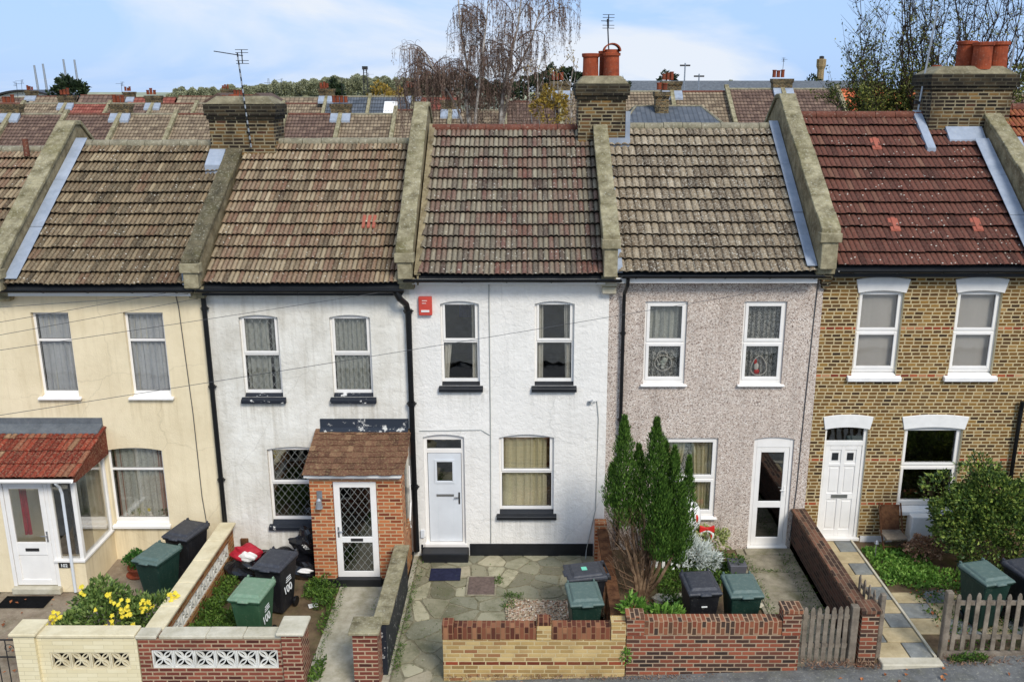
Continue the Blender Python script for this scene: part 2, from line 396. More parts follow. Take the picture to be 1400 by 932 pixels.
M = {}
M['white_render'] = render_mat('white_render', (237, 233, 226), (190, 187, 180), 0.30, 1.2, drips=[(-1.45, -.50, 3.70), (.42, 1.36, 3.70), (-.32, .97, .89)])
M['old_white_render'] = render_mat('old_white_render', (232, 228, 218), (158, 148, 128), 0.55, 0.9, drips=[(-1.45, -.48, 3.46), (.35, 1.32, 3.46), (-1.1, .1, .68)])
M['cream_render'] = render_mat('cream_render', (234, 218, 184), (184, 164, 124), 0.35, 0.35, drips=[(-1.6, -.64, 3.58), (.25, 1.20, 3.58), (-.4, .86, .74)])
M['pebble'] = pebble_mat('pebbledash')
YB = [(0.0, (50, 38, 28)), (0.2, (92, 66, 38)), (0.42, (126, 92, 46)), (0.6, (104, 76, 42)), (0.78, (150, 114, 58)), (0.92, (82, 60, 38)), (1.0, (166, 132, 80))]
RB = [(0.0, (126, 52, 36)), (0.6, (176, 82, 50)), (1.0, (200, 160, 120))]
M['stock_brick'] = brick_mat('stock_brick', YB, (206, 186, 144), bw=0.175, shift=0.9, ms=0.0135, dirt_amt=0.25, dirt=(96, 74, 46),
                             bands=[(4.65, 4.725, RB, 0.85), (3.675, 3.75, RB, 0.85), (1.875, 1.95, RB, 0.85), (0.90, 0.975, RB, 0.85)])
M['chimney_brick'] = brick_mat('chimney_brick', [(0.0, (28, 24, 20)), (0.35, (56, 44, 32)), (0.65, (98, 76, 46)), (0.85, (130, 100, 58)), (1.0, (74, 48, 36))], (150, 138, 110), ms=0.014, bump=0.9, dirt=(30, 27, 24), dirt_amt=0.9, shift=0.7)
M['soot_brick'] = brick_mat('soot_brick', [(0.0, (26, 23, 20)), (0.5, (46, 40, 32)), (1.0, (78, 66, 46))], (92, 86, 70), ms=0.013, bump=0.9, dirt=(26, 25, 22), dirt_amt=0.8, shift=0.7)
M['porch_brick'] = brick_mat('porch_brick', [(0.0, (104, 48, 34)), (0.3, (168, 92, 56)), (0.7, (196, 120, 74)), (1.0, (150, 78, 50))], (206, 176, 136), ms=0.012, dirt_amt=0.12)
M['red_brick'] = brick_mat('red_brick', [(0.0, (66, 38, 34)), (0.3, (116, 60, 48)), (0.65, (144, 80, 62)), (1.0, (100, 50, 42))], (188, 162, 132), ms=0.012, dirt_amt=0.3)
M['mixed_brick'] = brick_mat('mixed_brick', [(0.0, (50, 42, 38)), (0.3, (84, 58, 48)), (0.5, (132, 70, 50)), (0.8, (152, 86, 62)), (1.0, (92, 52, 42))], (176, 152, 126), ms=0.011, dirt_amt=0.2)
M['yellow_brick'] = brick_mat('yellow_brick', [(0.0, (140, 110, 68)), (0.3, (180, 150, 96)), (0.7, (200, 172, 118)), (0.88, (160, 124, 80)), (1.0, (148, 96, 66))], (214, 192, 144), ms=0.010, shift=0.5, dirt_amt=0.4, dirt=(120, 96, 64),
                              bands=[(0.225, 0.300, [(0, (96, 40, 28)), (1, (150, 66, 42))], 0.95)])
M['soldier_brown'] = brick_mat('soldier_brick_brown', [(0.0, (56, 44, 38)), (0.5, (96, 68, 54)), (1.0, (128, 88, 68))], (140, 118, 96), bw=0.225, rh=0.078, ms=0.008, rot=True, dirt_amt=0.4)
M['soldier_dark'] = brick_mat('soldier_brick', [(0.0, (66, 38, 30)), (0.4, (98, 54, 40)), (0.8, (122, 72, 52)), (1.0, (160, 112, 80))], (150, 110, 80), bw=0.225, rh=0.078, ms=0.009, rot=True, dirt_amt=0.3)
M['soldier_mix'] = brick_mat('soldier_brick_mix', [(0.0, (62, 52, 46)), (0.35, (92, 66, 50)), (0.6, (150, 96, 68)), (1.0, (122, 66, 48))], (182, 150, 120), bw=0.225, rh=0.078, ms=0.010, rot=True, dirt_amt=0.25)
M['brown_brick'] = brick_mat('brown_brick', [(0.0, (46, 34, 32)), (0.5, (74, 52, 46)), (1.0, (92, 62, 52))], (96, 82, 72), dirt_amt=0.2)
M['orange_brick'] = brick_mat('orange_brick', [(0.0, (96, 50, 30)), (0.4, (156, 92, 50)), (0.7, (186, 122, 66)), (1.0, (120, 84, 48))], (180, 156, 118), dirt_amt=0.4, dirt=(120, 84, 46))
M['cream_block'] = brick_mat('cream_painted_block', [(0.0, (222, 208, 168)), (1.0, (232, 220, 184))], (216, 202, 164), bw=0.33, rh=0.075, ms=0.004, bump=0.2, dirt_amt=0.2, dirt=(190, 172, 128))
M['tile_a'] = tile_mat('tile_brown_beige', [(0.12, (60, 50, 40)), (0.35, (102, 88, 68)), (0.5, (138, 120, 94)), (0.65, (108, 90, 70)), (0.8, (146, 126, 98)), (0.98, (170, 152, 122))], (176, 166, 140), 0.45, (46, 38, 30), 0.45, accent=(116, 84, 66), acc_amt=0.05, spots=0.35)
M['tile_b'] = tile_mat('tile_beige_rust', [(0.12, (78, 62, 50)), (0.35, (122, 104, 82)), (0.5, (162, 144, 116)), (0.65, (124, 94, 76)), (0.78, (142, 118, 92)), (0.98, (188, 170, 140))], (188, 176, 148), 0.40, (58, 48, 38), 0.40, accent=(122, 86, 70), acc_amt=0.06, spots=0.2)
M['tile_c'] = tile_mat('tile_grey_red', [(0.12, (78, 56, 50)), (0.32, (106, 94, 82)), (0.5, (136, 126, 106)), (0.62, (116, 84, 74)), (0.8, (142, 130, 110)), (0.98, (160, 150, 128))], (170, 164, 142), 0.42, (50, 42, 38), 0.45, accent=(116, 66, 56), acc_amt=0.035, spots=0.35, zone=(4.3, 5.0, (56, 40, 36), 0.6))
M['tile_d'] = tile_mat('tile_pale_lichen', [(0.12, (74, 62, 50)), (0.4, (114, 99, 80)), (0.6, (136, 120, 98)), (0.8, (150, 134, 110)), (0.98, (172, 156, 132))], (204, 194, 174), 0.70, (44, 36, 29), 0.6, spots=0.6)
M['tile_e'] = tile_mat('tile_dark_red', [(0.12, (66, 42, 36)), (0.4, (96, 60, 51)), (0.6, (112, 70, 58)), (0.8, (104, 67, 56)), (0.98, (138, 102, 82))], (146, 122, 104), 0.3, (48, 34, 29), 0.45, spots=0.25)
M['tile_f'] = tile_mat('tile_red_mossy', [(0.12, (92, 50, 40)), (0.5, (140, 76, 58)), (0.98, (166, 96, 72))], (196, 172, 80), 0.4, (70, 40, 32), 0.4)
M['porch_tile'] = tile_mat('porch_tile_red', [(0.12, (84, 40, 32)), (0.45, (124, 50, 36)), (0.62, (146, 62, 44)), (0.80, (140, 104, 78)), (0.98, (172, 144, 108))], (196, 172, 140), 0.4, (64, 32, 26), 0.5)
M['plain_tile'] = tile_mat('plain_tile_brown', [(0.12, (72, 48, 40)), (0.45, (104, 72, 56)), (0.8, (122, 88, 68)), (0.98, (150, 118, 90))], (182, 166, 120), 0.40, (54, 42, 36), 0.5, channel=0.0)
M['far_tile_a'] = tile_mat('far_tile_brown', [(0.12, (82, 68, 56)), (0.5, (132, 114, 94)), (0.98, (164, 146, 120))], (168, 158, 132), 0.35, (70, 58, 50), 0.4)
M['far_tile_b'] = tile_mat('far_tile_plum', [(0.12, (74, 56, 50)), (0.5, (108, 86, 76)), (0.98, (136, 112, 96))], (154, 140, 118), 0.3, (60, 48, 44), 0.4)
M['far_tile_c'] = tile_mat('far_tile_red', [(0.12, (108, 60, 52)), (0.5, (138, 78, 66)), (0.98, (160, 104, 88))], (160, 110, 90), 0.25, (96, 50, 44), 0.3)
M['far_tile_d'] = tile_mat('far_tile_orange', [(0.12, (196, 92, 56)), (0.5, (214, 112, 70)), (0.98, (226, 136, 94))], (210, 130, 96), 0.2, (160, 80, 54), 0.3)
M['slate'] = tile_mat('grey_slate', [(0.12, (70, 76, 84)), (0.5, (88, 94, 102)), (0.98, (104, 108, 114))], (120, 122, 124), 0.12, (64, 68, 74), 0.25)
M['ridge_grey'] = concrete_mat('ridge_tile_grey', (104, 98, 82), (160, 152, 130), (110, 108, 76), 0.4, 0.5, scale=5)
M['ridge_red'] = concrete_mat('ridge_tile_red', (86, 52, 44), (124, 78, 62), (70, 56, 48), 0.5, 0.3, scale=5)
M['red_new_tile'] = plain('replacement_tile', (158, 88, 70), 0.8)
M['coping'] = concrete_mat('mossy_coping', (88, 80, 58), (176, 166, 134), (98, 92, 52), 0.6, 0.55, scale=3.5, bump=0.9)
M['coping_dark'] = concrete_mat('dark_coping', (58, 54, 42), (120, 110, 86), (78, 74, 42), 0.5, 0.45, scale=3.5, bump=0.9)
M['parapet_side'] = concrete_mat('parapet_render', (96, 84, 62), (168, 154, 122), (82, 74, 50), 0.5, 0.35, bump=0.8)
M['block_white'] = concrete_mat('block_white', (206, 204, 194), (232, 230, 222), (160, 156, 140), 0.25, 0.1)
M['kneeler_stone'] = concrete_mat('kneeler_stone', (118, 108, 84), (178, 168, 138), (88, 82, 56), 0.55, 0.3, scale=5, bump=0.8)
M['stone'] = concrete_mat('stone_cap', (176, 168, 146), (212, 204, 184), (146, 138, 106), 0.35, 0.25)
M['cap_cream'] = concrete_mat('cream_cap', (206, 192, 156), (228, 216, 184), (166, 150, 112), 0.3, 0.1)
M['lead'] = concrete_mat('lead_flashing', (134, 144, 158), (166, 174, 186), (120, 124, 128), 0.3, 0.15, bump=0.15)
M['lead_dark'] = concrete_mat('dark_flashing', (78, 82, 86), (110, 114, 118), (130, 132, 134), 0.3, 0.1, bump=0.15)
M['flaunch'] = concrete_mat('mortar_flaunching', (92, 84, 66), (156, 146, 118), (76, 72, 50), 0.5, 0.25, bump=0.8)
M['pot'] = concrete_mat('terracotta', (122, 58, 40), (168, 84, 54), (62, 46, 40), 0.55, 0.12, scale=3.5, bump=0.3)
M['pot_dark'] = concrete_mat('terracotta_dark', (104, 52, 38), (146, 76, 52), (56, 44, 38), 0.5, 0.1, scale=3.5, bump=0.3)
M['black'] = plain('black_paint', (26, 28, 32), 0.45, 0.4, var=0.3, scale=4, bump=0.15, bscale=25)
M['flaky_black'] = None
m = MT('flaking_black_paint'); fl = m.ramp(m.noise(7.0, 6, 0.7), [(0.60, (34, 38, 46)), (0.64, (205, 203, 198))]); m.bump(m.noise(9, 4), .3); M['flaky_black'] = m.fin(fl, 0.55, 0.3)
m = MT('flaking_slate_flashing'); fl = m.ramp(m.noise(4.5, 6, 0.7), [(0.56, (48, 54, 64)), (0.60, (200, 198, 192))]); M['flaky_flash'] = m.fin(fl, 0.7, 0.2)
M['pvc_black'] = plain('black_plastic', (18, 19, 21), 0.35, 0.45, var=0.3, scale=3)
M['upvc'] = plain('white_upvc', (236, 232, 226), 0.35, 0.45, var=0.05, scale=3)
M['upvc_grey'] = plain('grey_white_door', (214, 218, 222), 0.4, 0.4, var=0.05, scale=3)
M['seal'] = plain('dark_seal', (40, 42, 44), 0.6)
M['leadstrip'] = plain('lead_strip', (158, 160, 156), 0.5, var=0.1)
M['glass'] = glass_mat('window_glass')
M['glass_dark'] = glass_mat('dim_glass', (150, 160, 162), 0.2)
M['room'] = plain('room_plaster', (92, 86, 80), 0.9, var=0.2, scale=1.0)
M['net'] = cloth_mat('net_curtain', (238, 242, 250), 0.05, 0.12)
M['net_grey'] = cloth_mat('grey_net_curtain', (228, 232, 228), 0.08, 0.2)
M['lace'] = cloth_mat('lace_curtain', (232, 234, 232), 0.12, 0.75)
M['blind'] = cloth_mat('roller_blind', (232, 228, 226), 0.0)
M['cream_curtain'] = cloth_mat('cream_curtain', (240, 234, 202), 0.0)
M['white_curtain'] = cloth_mat('white_curtain', (242, 240, 232), 0.0)
M['pink_curtain'] = cloth_mat('pink_curtain', (186, 150, 140), 0.02)
M['metal'] = plain('galvanised_metal', (168, 172, 176), 0.4, 0.5, metal=0.7)
M['chrome'] = plain('handle_metal', (176, 176, 178), 0.3, 0.5, metal=0.8)
M['dark_metal'] = plain('dark_metal', (44, 42, 42), 0.5, 0.4)
M['wood_grey'] = concrete_mat('weathered_wood', (92, 82, 72), (150, 138, 122), (84, 78, 60), 0.3, 0.1, scale=4)
M['wood_brown'] = bark_mat('brown_wood', (74, 48, 34), (112, 78, 54))
M['asphalt'] = concrete_mat('asphalt', (84, 84, 82), (124, 124, 122), (112, 110, 92), 0.5, 0.35, scale=3)
M['concrete'] = concrete_mat('path_concrete', (152, 144, 124), (198, 190, 170), (116, 112, 78), 0.5, 0.2)
M['concrete_dirty'] = concrete_mat('dirty_concrete', (120, 112, 94), (170, 160, 138), (98, 98, 62), 0.6, 0.2)
M['soil'] = concrete_mat('soil', (74, 60, 46), (124, 104, 80), (76, 84, 44), 0.55)
M['brown_paving'] = concrete_mat('brown_paving', (116, 100, 84), (160, 146, 126), (96, 92, 66), 0.4, 0.2)
M['ground'] = concrete_mat('grassland', (70, 74, 44), (104, 100, 66), (60, 66, 34), 0.5, scale=0.2)
M['road'] = concrete_mat('road_asphalt', (58, 58, 58), (80, 80, 80), scale=2)
M['crazy'] = crazy_mat('crazy_paving')
m = MT('crazy_slab'); g_ = m.n('ShaderNodeNewGeometry')
cc = m.ramp(g_.outputs['Random Per Island'], [(0.0, (112, 108, 90)), (0.3, (138, 132, 110)), (0.55, (152, 146, 122)), (0.75, (128, 126, 108)), (0.92, (184, 176, 148)), (1.0, (160, 146, 126))])
cc = m.mix(0.7, cc, m.mix(m.noise(8.0, 7, 0.72), cc, (0.5, 0.5, 0.48, 1), 'OVERLAY'))
cc = m.mix(m.math('MULTIPLY', m.ramp(m.noise(1.7, 7, 0.72), [(0.46, (0, 0, 0)), (0.64, (1, 1, 1))]), 0.6), cc, lin((92, 92, 64)))
cc = m.mix(m.math('MULTIPLY', m.ramp(m.noise(26.0, 4, 0.7), [(0.60, (0, 0, 0)), (0.70, (1, 1, 1))]), 0.45), cc, lin((196, 190, 170)))
m.bump(m.math('ADD', m.noise(18.0, 6, 0.7), m.noise(4.0, 3)), 0.6, 0.02); M['crazy_slab'] = m.fin(cc, 0.9, 0.2)
M['crazy_bed'] = concrete_mat('crazy_bed', (104, 98, 78), (150, 142, 118), (78, 80, 48), 0.7, 0.2, scale=6)
M['gravel'] = gravel_mat('gravel')
M['slab_sand'] = concrete_mat('sand_slab', (158, 140, 106), (204, 186, 148), (128, 114, 80), 0.5, 0.1)
M['slab_grey'] = concrete_mat('grey_slab', (104, 106, 104), (146, 148, 144), (112, 106, 84), 0.4, 0.15)
M['mat_dark'] = plain('door_mat_fabric', (44, 46, 66), 0.95, 0.05, var=0.25, scale=12)
M['mat_black'] = plain('black_mat_fabric', (20, 20, 21), 0.95, 0.05, var=0.3, scale=12)
M['iron'] = plain('rusty_iron', (104, 88, 80), 0.75, 0.3, var=0.3, scale=14, bump=0.8, bscale=24)
def bin_mat(name, c, scuff):
    m = MT(name); col = m.ramp(m.noise(3.0, 5, 0.6), [(0.3, tuple(x * 0.8 for x in lin(c)[:3]) + (1.0,)), (0.7, lin(c))])
    mp = m.n('ShaderNodeMapping', {'Vector': m.obj(), 'Scale': (9.0, 9.0, 2.0)}).outputs[0]
    col = m.mix(m.math('MULTIPLY', m.ramp(m.noise(1.5, 6, 0.75, vec=mp), [(0.5, (0, 0, 0)), (0.72, (1, 1, 1))]), 0.45), col, lin(scuff))
    col = m.mix(m.math('MULTIPLY', m.ramp(m.noise(34.0, 4, 0.75), [(0.62, (0, 0, 0)), (0.70, (1, 1, 1))]), 0.5), col, lin((150, 146, 130)))
    m.bump(m.noise(5.0, 3), 0.25, 0.03)
    return m.fin(col, 0.52, 0.35)
M['bin_green'] = bin_mat('dark_green_plastic', (28, 56, 48), (62, 82, 72))
M['lid_green'] = bin_mat('teal_lid_plastic', (88, 108, 102), (128, 138, 128))
M['bin_lime'] = bin_mat('mid_green_plastic', (54, 90, 64), (92, 118, 92))
M['lid_lime'] = bin_mat('pale_green_lid_plastic', (116, 144, 118), (156, 168, 146))
M['bin_black'] = bin_mat('black_bin_plastic', (28, 29, 33), (62, 62, 64))
M['lid_black'] = bin_mat('charcoal_lid_plastic', (58, 60, 67), (98, 98, 100))
M['bag'] = plain('black_bin_bag', (18, 18, 22), 0.25, 0.6, var=0.2, bump=0.9, bscale=9)
M['red_bag'] = plain('red_cloth', (176, 36, 52), 0.6, var=0.2, bump=0.7, bscale=12)
M['white_stuff'] = plain('white_plastic', (230, 227, 222), 0.6, var=0.06)
M['red_plastic'] = plain('red_plastic', (206, 44, 40), 0.45, var=0.1)
M['alarm'] = plain('alarm_red', (196, 74, 62), 0.5, var=0.1)
M['green_sticker'] = plain('green_sticker', (120, 206, 176), 0.6)
M['text_white'] = plain('white_marking', (228, 230, 228), 0.6, var=0.1)
M['cable'] = plain('cable_black', (74, 74, 76), 0.6)
M['blue_thing'] = plain('blue_fabric', (30, 44, 120), 0.8)
M['terracotta_trough'] = plain('trough_terracotta', (160, 84, 54), 0.8, var=0.2)
M['planter'] = plain('grey_planter', (92, 92, 98), 0.6)
M['leaf_con'] = leaf_mat('conifer_foliage', [(0.1, (30, 48, 22)), (0.4, (66, 98, 38)), (0.7, (102, 138, 56)), (0.95, (140, 168, 80))], trans=0.2)
M['leaf_brown'] = leaf_mat('dead_twigs', [(0.1, (58, 44, 34)), (0.6, (100, 78, 60)), (1.0, (146, 122, 98))], trans=0.0)
M['leaf_weed'] = leaf_mat('weed_leaves', [(0.1, (40, 62, 24)), (0.45, (72, 102, 38)), (0.75, (104, 134, 54)), (1.0, (152, 172, 86))])
M['leaf_bright'] = leaf_mat('bright_leaves', [(0.1, (60, 96, 34)), (0.5, (104, 146, 56)), (1.0, (158, 188, 92))])
M['leaf_box'] = leaf_mat('box_leaves', [(0.1, (28, 56, 22)), (0.5, (52, 96, 36)), (1.0, (96, 146, 60))])
M['leaf_bush'] = leaf_mat('privet_leaves', [(0.1, (30, 48, 24)), (0.4, (66, 92, 38)), (0.65, (112, 134, 56)), (0.85, (168, 180, 86)), (1.0, (206, 208, 130))], spec=0.45)
M['leaf_shrub'] = leaf_mat('shrub_leaves', [(0.1, (36, 54, 22)), (0.4, (80, 106, 44)), (0.7, (128, 150, 76)), (1.0, (180, 194, 128))], spec=0.5)
M['flower_y'] = leaf_mat('yellow_petals', [(0.0, (222, 196, 40)), (0.6, (244, 226, 74)), (1.0, (252, 240, 130))])
M['leaf_silver'] = leaf_mat('silver_leaves', [(0.0, (176, 186, 178)), (0.5, (214, 220, 214)), (1.0, (236, 238, 232))], trans=0.1)
M['leaf_varieg'] = leaf_mat('variegated_leaves', [(0.0, (76, 104, 50)), (0.5, (150, 160, 92)), (1.0, (216, 210, 154))])
M['leaf_tree'] = leaf_mat('autumn_green_leaves', [(0.1, (40, 48, 24)), (0.45, (84, 94, 42)), (0.75, (136, 136, 62)), (1.0, (196, 184, 98))])
M['leaf_yellow'] = leaf_mat('yellow_autumn_leaves', [(0.1, (96, 76, 36)), (0.5, (150, 124, 52)), (1.0, (196, 168, 76))])
M['leaf_catkin'] = leaf_mat('birch_catkins', [(0.1, (84, 66, 56)), (0.6, (124, 104, 90)), (1.0, (164, 144, 126))], trans=0.1)
M['leaf_pine'] = leaf_mat('pine_needles', [(0.1, (22, 34, 22)), (0.6, (44, 58, 34)), (1.0, (72, 84, 50))], trans=0.05)
M['leaf_wood'] = leaf_mat('far_woodland', [(0.1, (112, 116, 98)), (0.4, (134, 136, 108)), (0.7, (150, 152, 118)), (1.0, (168, 166, 132))], trans=0.0)  # distance haze is put into these pale leaf colours
M['leaf_dry'] = leaf_mat('fallen_leaves', [(0.1, (110, 62, 34)), (0.6, (168, 100, 54)), (1.0, (204, 150, 92))], trans=0.0)
M['leaf_hydra'] = leaf_mat('dried_flower_heads', [(0.0, (84, 56, 42)), (0.5, (140, 104, 80)), (1.0, (196, 168, 140))], trans=0.05)
M['bark_birch'] = bark_mat('birch_bark', (110, 98, 90), (198, 190, 180), 5)
M['bark_dark'] = bark_mat('dark_bark', (44, 36, 30), (78, 66, 56))
M['bark_twig'] = bark_mat('twig_bark', (84, 66, 58), (126, 104, 92))
M['bark_con'] = bark_mat('conifer_bark', (92, 72, 54), (142, 118, 94))

# ---------------------------------------------------------------- foliage helpers
def rnd(a, b): return random.uniform(a, b)
def rvec():
    while True:
        v = Vector((rnd(-1, 1), rnd(-1, 1), rnd(-1, 1)))
        if 0.01 < v.length < 1: return v.normalized()
def leaf(mb, p, d, n, l, w):
    d = d.normalized(); s_ = d.cross(n)
    if s_.length < 1e-3: s_ = d.cross(Vector((1, 0.3, 0)))
    s_.normalize(); up = s_.cross(d) * (w * 0.25)
    b = len(mb.v); p = Vector(p)
    mb.v += [tuple(p), tuple(p + d * l * 0.5 + s_ * w * 0.5 + up), tuple(p + d * l), tuple(p + d * l * 0.5 - s_ * w * 0.5 + up)]
    mb.f.append((b, b + 1, b + 2, b + 3)); mb.m.append(0); mb.uv.append(None)
def leaf_blob(mb, c, r, n, l, w, up=0.3, shell=0.55, squash_bottom=True):
    c = Vector(c)
    for _ in range(n):
        d = rvec()
        if squash_bottom and d.z < 0 and random.random() < 0.5: d.z = -d.z
        t = shell + (1 - shell) * random.random() ** 0.5
        t *= 0.88 + 0.24 * math.sin(d.x * 5 + c.x * 3) * math.cos(d.z * 4 + c.y)
        p = c + Vector((d.x * r[0], d.y * r[1], d.z * r[2])) * t
        dd = (d + rvec() * 0.9 + Vector((0, 0, up)))
        leaf(mb, p, dd, rvec(), l * rnd(0.6, 1.3), w * rnd(0.6, 1.3))

# ================================================================ ground, pavement, road
def gz(x):
    P = [(-60, -1.2), (-11, -0.5), (-6.35, -0.32), (-1.4, -0.19), (1.6, -0.10), (5.4, 0.05), (6.8, 0.13), (11, 0.32), (60, 1.2)]
    for (a, za), (b, zb) in zip(P, P[1:]):
        if x <= b: return za + (zb - za) * max(0, (x - a)) / (b - a)
    return 1.2
def strip(name, mat, x0, x1, y0, y1, dz, nx=60, ny=2, kind='structure'):
    mb = MB()
    for i in range(nx):
        for j in range(ny):
            a = x0 + (x1 - x0) * i / nx; b = x0 + (x1 - x0) * (i + 1) / nx; c = y0 + (y1 - y0) * j / ny; d = y0 + (y1 - y0) * (j + 1) / ny
            mb.face([(a, c, gz(a) + dz), (b, c, gz(b) + dz), (b, d, gz(b) + dz), (a, d, gz(a) + dz)])
    o = mb.build(name, mat); tag(o, kind=kind); return o
g = MB(); g.face([(-1500, -300, -1.6), (1500, -300, -1.6), (1500, 2500, -1.6), (-1500, 2500, -1.6)])
tag(g.build('ground', M['ground']), kind='structure')
tag(strip('back_garden_ground', M['ground'], -60, 60, 7.2, 48, -0.35, ny=4), kind='structure')
strip('pavement', M['asphalt'], -30, 30, -6.6, -4.0, 0.0)
kb = MB()
for i in range(60):
    a = -30 + i; kb.hexa([(a, -6.78, gz(a) - 0.3), (a + 0.99, -6.78, gz(a + 1) - 0.3), (a + 0.99, -6.62, gz(a + 1) - 0.3), (a, -6.62, gz(a) - 0.3),
                          (a, -6.78, gz(a)), (a + 0.99, -6.78, gz(a + 1)), (a + 0.99, -6.62, gz(a + 1)), (a, -6.62, gz(a))])
tag(kb.build('kerb', M['stone']), kind='structure')
strip('road', M['road'], -60, 60, -14, -6.78, -0.12)
strip('reflected_grey_strip', M['asphalt'], -60, 60, -32, -14.0, 0.0)  # unseen grey strip added to neutralise reflections in the window glass
def slab(name, mat, x0, x1, y0, y1, za, zb, t=0.5, kind='structure'):   # za at y1 (house), zb at y0 (street)
    mb = MB(); mb.hexa([(x0, y0, zb - t), (x1, y0, zb - t), (x1, y1, za - t), (x0, y1, za - t), (x0, y0, zb), (x1, y0, zb), (x1, y1, za), (x0, y1, za)])
    o = mb.build(name, mat); return tag(o, kind=kind)
slab('paving_brown', M['brown_paving'], -10.4, -6.3, -4.35, 0.05, -0.24, -0.33)
slab('garden_soil', M['soil'], -6.3, -3.72, -4.3, 0.05, -0.18, -0.22)
slab('concrete_path', M['concrete'], -3.72, -2.3, -4.6, 0.05, -0.17, -0.21)
slab('patio', M['crazy_bed'], -2.3, 1.55, -4.3, 0.05, -0.158, -0.178)
def crazy_slabs(x0, x1, y0, y1):
    rr = random.Random(42); st = .40; pts = []
    ny = int((y1 - y0) / st) + 3; nx = int((x1 - x0) / st) + 3
    for j in range(ny):
        for i in range(nx):
            if rr.random() < .14: continue
            pts.append((x0 - st + i * st + rr.uniform(-.19, .19), y0 - st + j * st + rr.uniform(-.19, .19)))
    mb = MB()
    for (px, py) in pts:
        poly = [(x0, y0), (x1, y0), (x1, y1), (x0, y1)]
        for (qx, qy) in pts:
            dx, dy = qx - px, qy - py; L2 = math.hypot(dx, dy)
            if L2 < 1e-6 or L2 > 1.7: continue
            nx_, ny_ = dx / L2, dy / L2; lim = L2 / 2 - .012 - rr.random() * .014; out = []
            for k in range(len(poly)):
                a, b = poly[k], poly[(k + 1) % len(poly)]; da = (a[0] - px) * nx_ + (a[1] - py) * ny_ - lim; db = (b[0] - px) * nx_ + (b[1] - py) * ny_ - lim
                if da <= 0: out.append(a)
                if (da < 0) != (db < 0): t = da / (da - db); out.append((a[0] + (b[0] - a[0]) * t, a[1] + (b[1] - a[1]) * t))
            poly = out
            if len(poly) < 3: break
        if len(poly) < 3: continue
        # knock small chips off the corners
        q = []
        for k in range(len(poly)):
            a, b, c = poly[k - 1], poly[k], poly[(k + 1) % len(poly)]; e = rr.uniform(.06, .2)
            q.append((b[0] + (a[0] - b[0]) * e, b[1] + (a[1] - b[1]) * e)); e = rr.uniform(.06, .2); q.append((b[0] + (c[0] - b[0]) * e, b[1] + (c[1] - b[1]) * e))
        ar = abs(sum(q[k][0] * q[(k + 1) % len(q)][1] - q[(k + 1) % len(q)][0] * q[k][1] for k in range(len(q)))) / 2
        if ar < .01: continue
        zt = -.150 + rr.uniform(-.003, .006) + .02 * (py - y1) / (y1 - y0) * 1.0; tx, ty = rr.uniform(-.012, .012), rr.uniform(-.012, .012)
        top = [(a, b, zt + (a - px) * tx + (b - py) * ty) for a, b in q]; bot = [(a, b, zt - .03) for a, b in q]
        b0 = len(mb.v); n = len(q); mb.v += top + bot; mb.f.append(tuple(range(b0, b0 + n))); mb.m.append(0); mb.uv.append(None)
        for k in range(n): l = (k + 1) % n; mb.f.append((b0 + k, b0 + n + k, b0 + n + l, b0 + l)); mb.m.append(0); mb.uv.append(None)
    tag(mb.build('crazy_paving', M['crazy_slab']), kind='structure')
crazy_slabs(-2.28, 1.42, -4.28, -.01)
slab('garden_soil', M['soil'], 1.55, 4.35, -4.1, 0.05, -0.02, -0.04)
slab('front_path', M['concrete_dirty'], 4.35, 5.5, -4.1, 0.05, 0.0, 0.02)
slab('garden_soil', M['soil'], 5.5, 10.6, -4.1, 0.05, 0.17, 0.12)
# joints across the grey front path (real gaps between slabs read as thin dark grooves)
# ================================================================ walls with openings
def opening_poly(x0, x1, z0, z1, rise):
    P = [(x0, z0), (x1, z0), (x1, z1 - rise)]
    if rise > 0:
        n = 8
        for i in range(1, n):
            t = i / n; P.append((x1 + (x0 - x1) * t, z1 - rise + rise * 4 * t * (1 - t)))
    P.append((x0, z1 - rise))
    return P
def facade(house, mat, x0, x1, z0, z1, ops, depth=0.14, y=0.0, reveal=None):
    outer = [(x0, z0), (x1, z0), (x1, z1), (x0, z1)]
    polys = [outer] + [opening_poly(*o) for o in ops]
    v3 = [[Vector((a, b, 0)) for a, b in p] for p in polys]
    tris = tessellate_polygon(v3)
    flat = [q for p in polys for q in p]
    mb = MB(); mb.v = [(a, y, b) for a, b in flat]
    for t in tris:
        a, b, c = [Vector((flat[i][0], flat[i][1], 0)) for i in t]
        t = tuple(t)
        if (b - a).cross(c - a).z < 0: t = t[::-1]
        mb.f.append(t); mb.m.append(0); mb.uv.append(None)
    for p in polys[1:]:
        n = len(p)
        for i in range(n):
            j = (i + 1) % n
            mb.face([(p[j][0], y, p[j][1]), (p[i][0], y, p[i][1]), (p[i][0], y + depth, p[i][1]), (p[j][0], y + depth, p[j][1])], 1 if reveal else 0)
    return mb.build('facade', [mat, reveal] if reveal else mat, house)
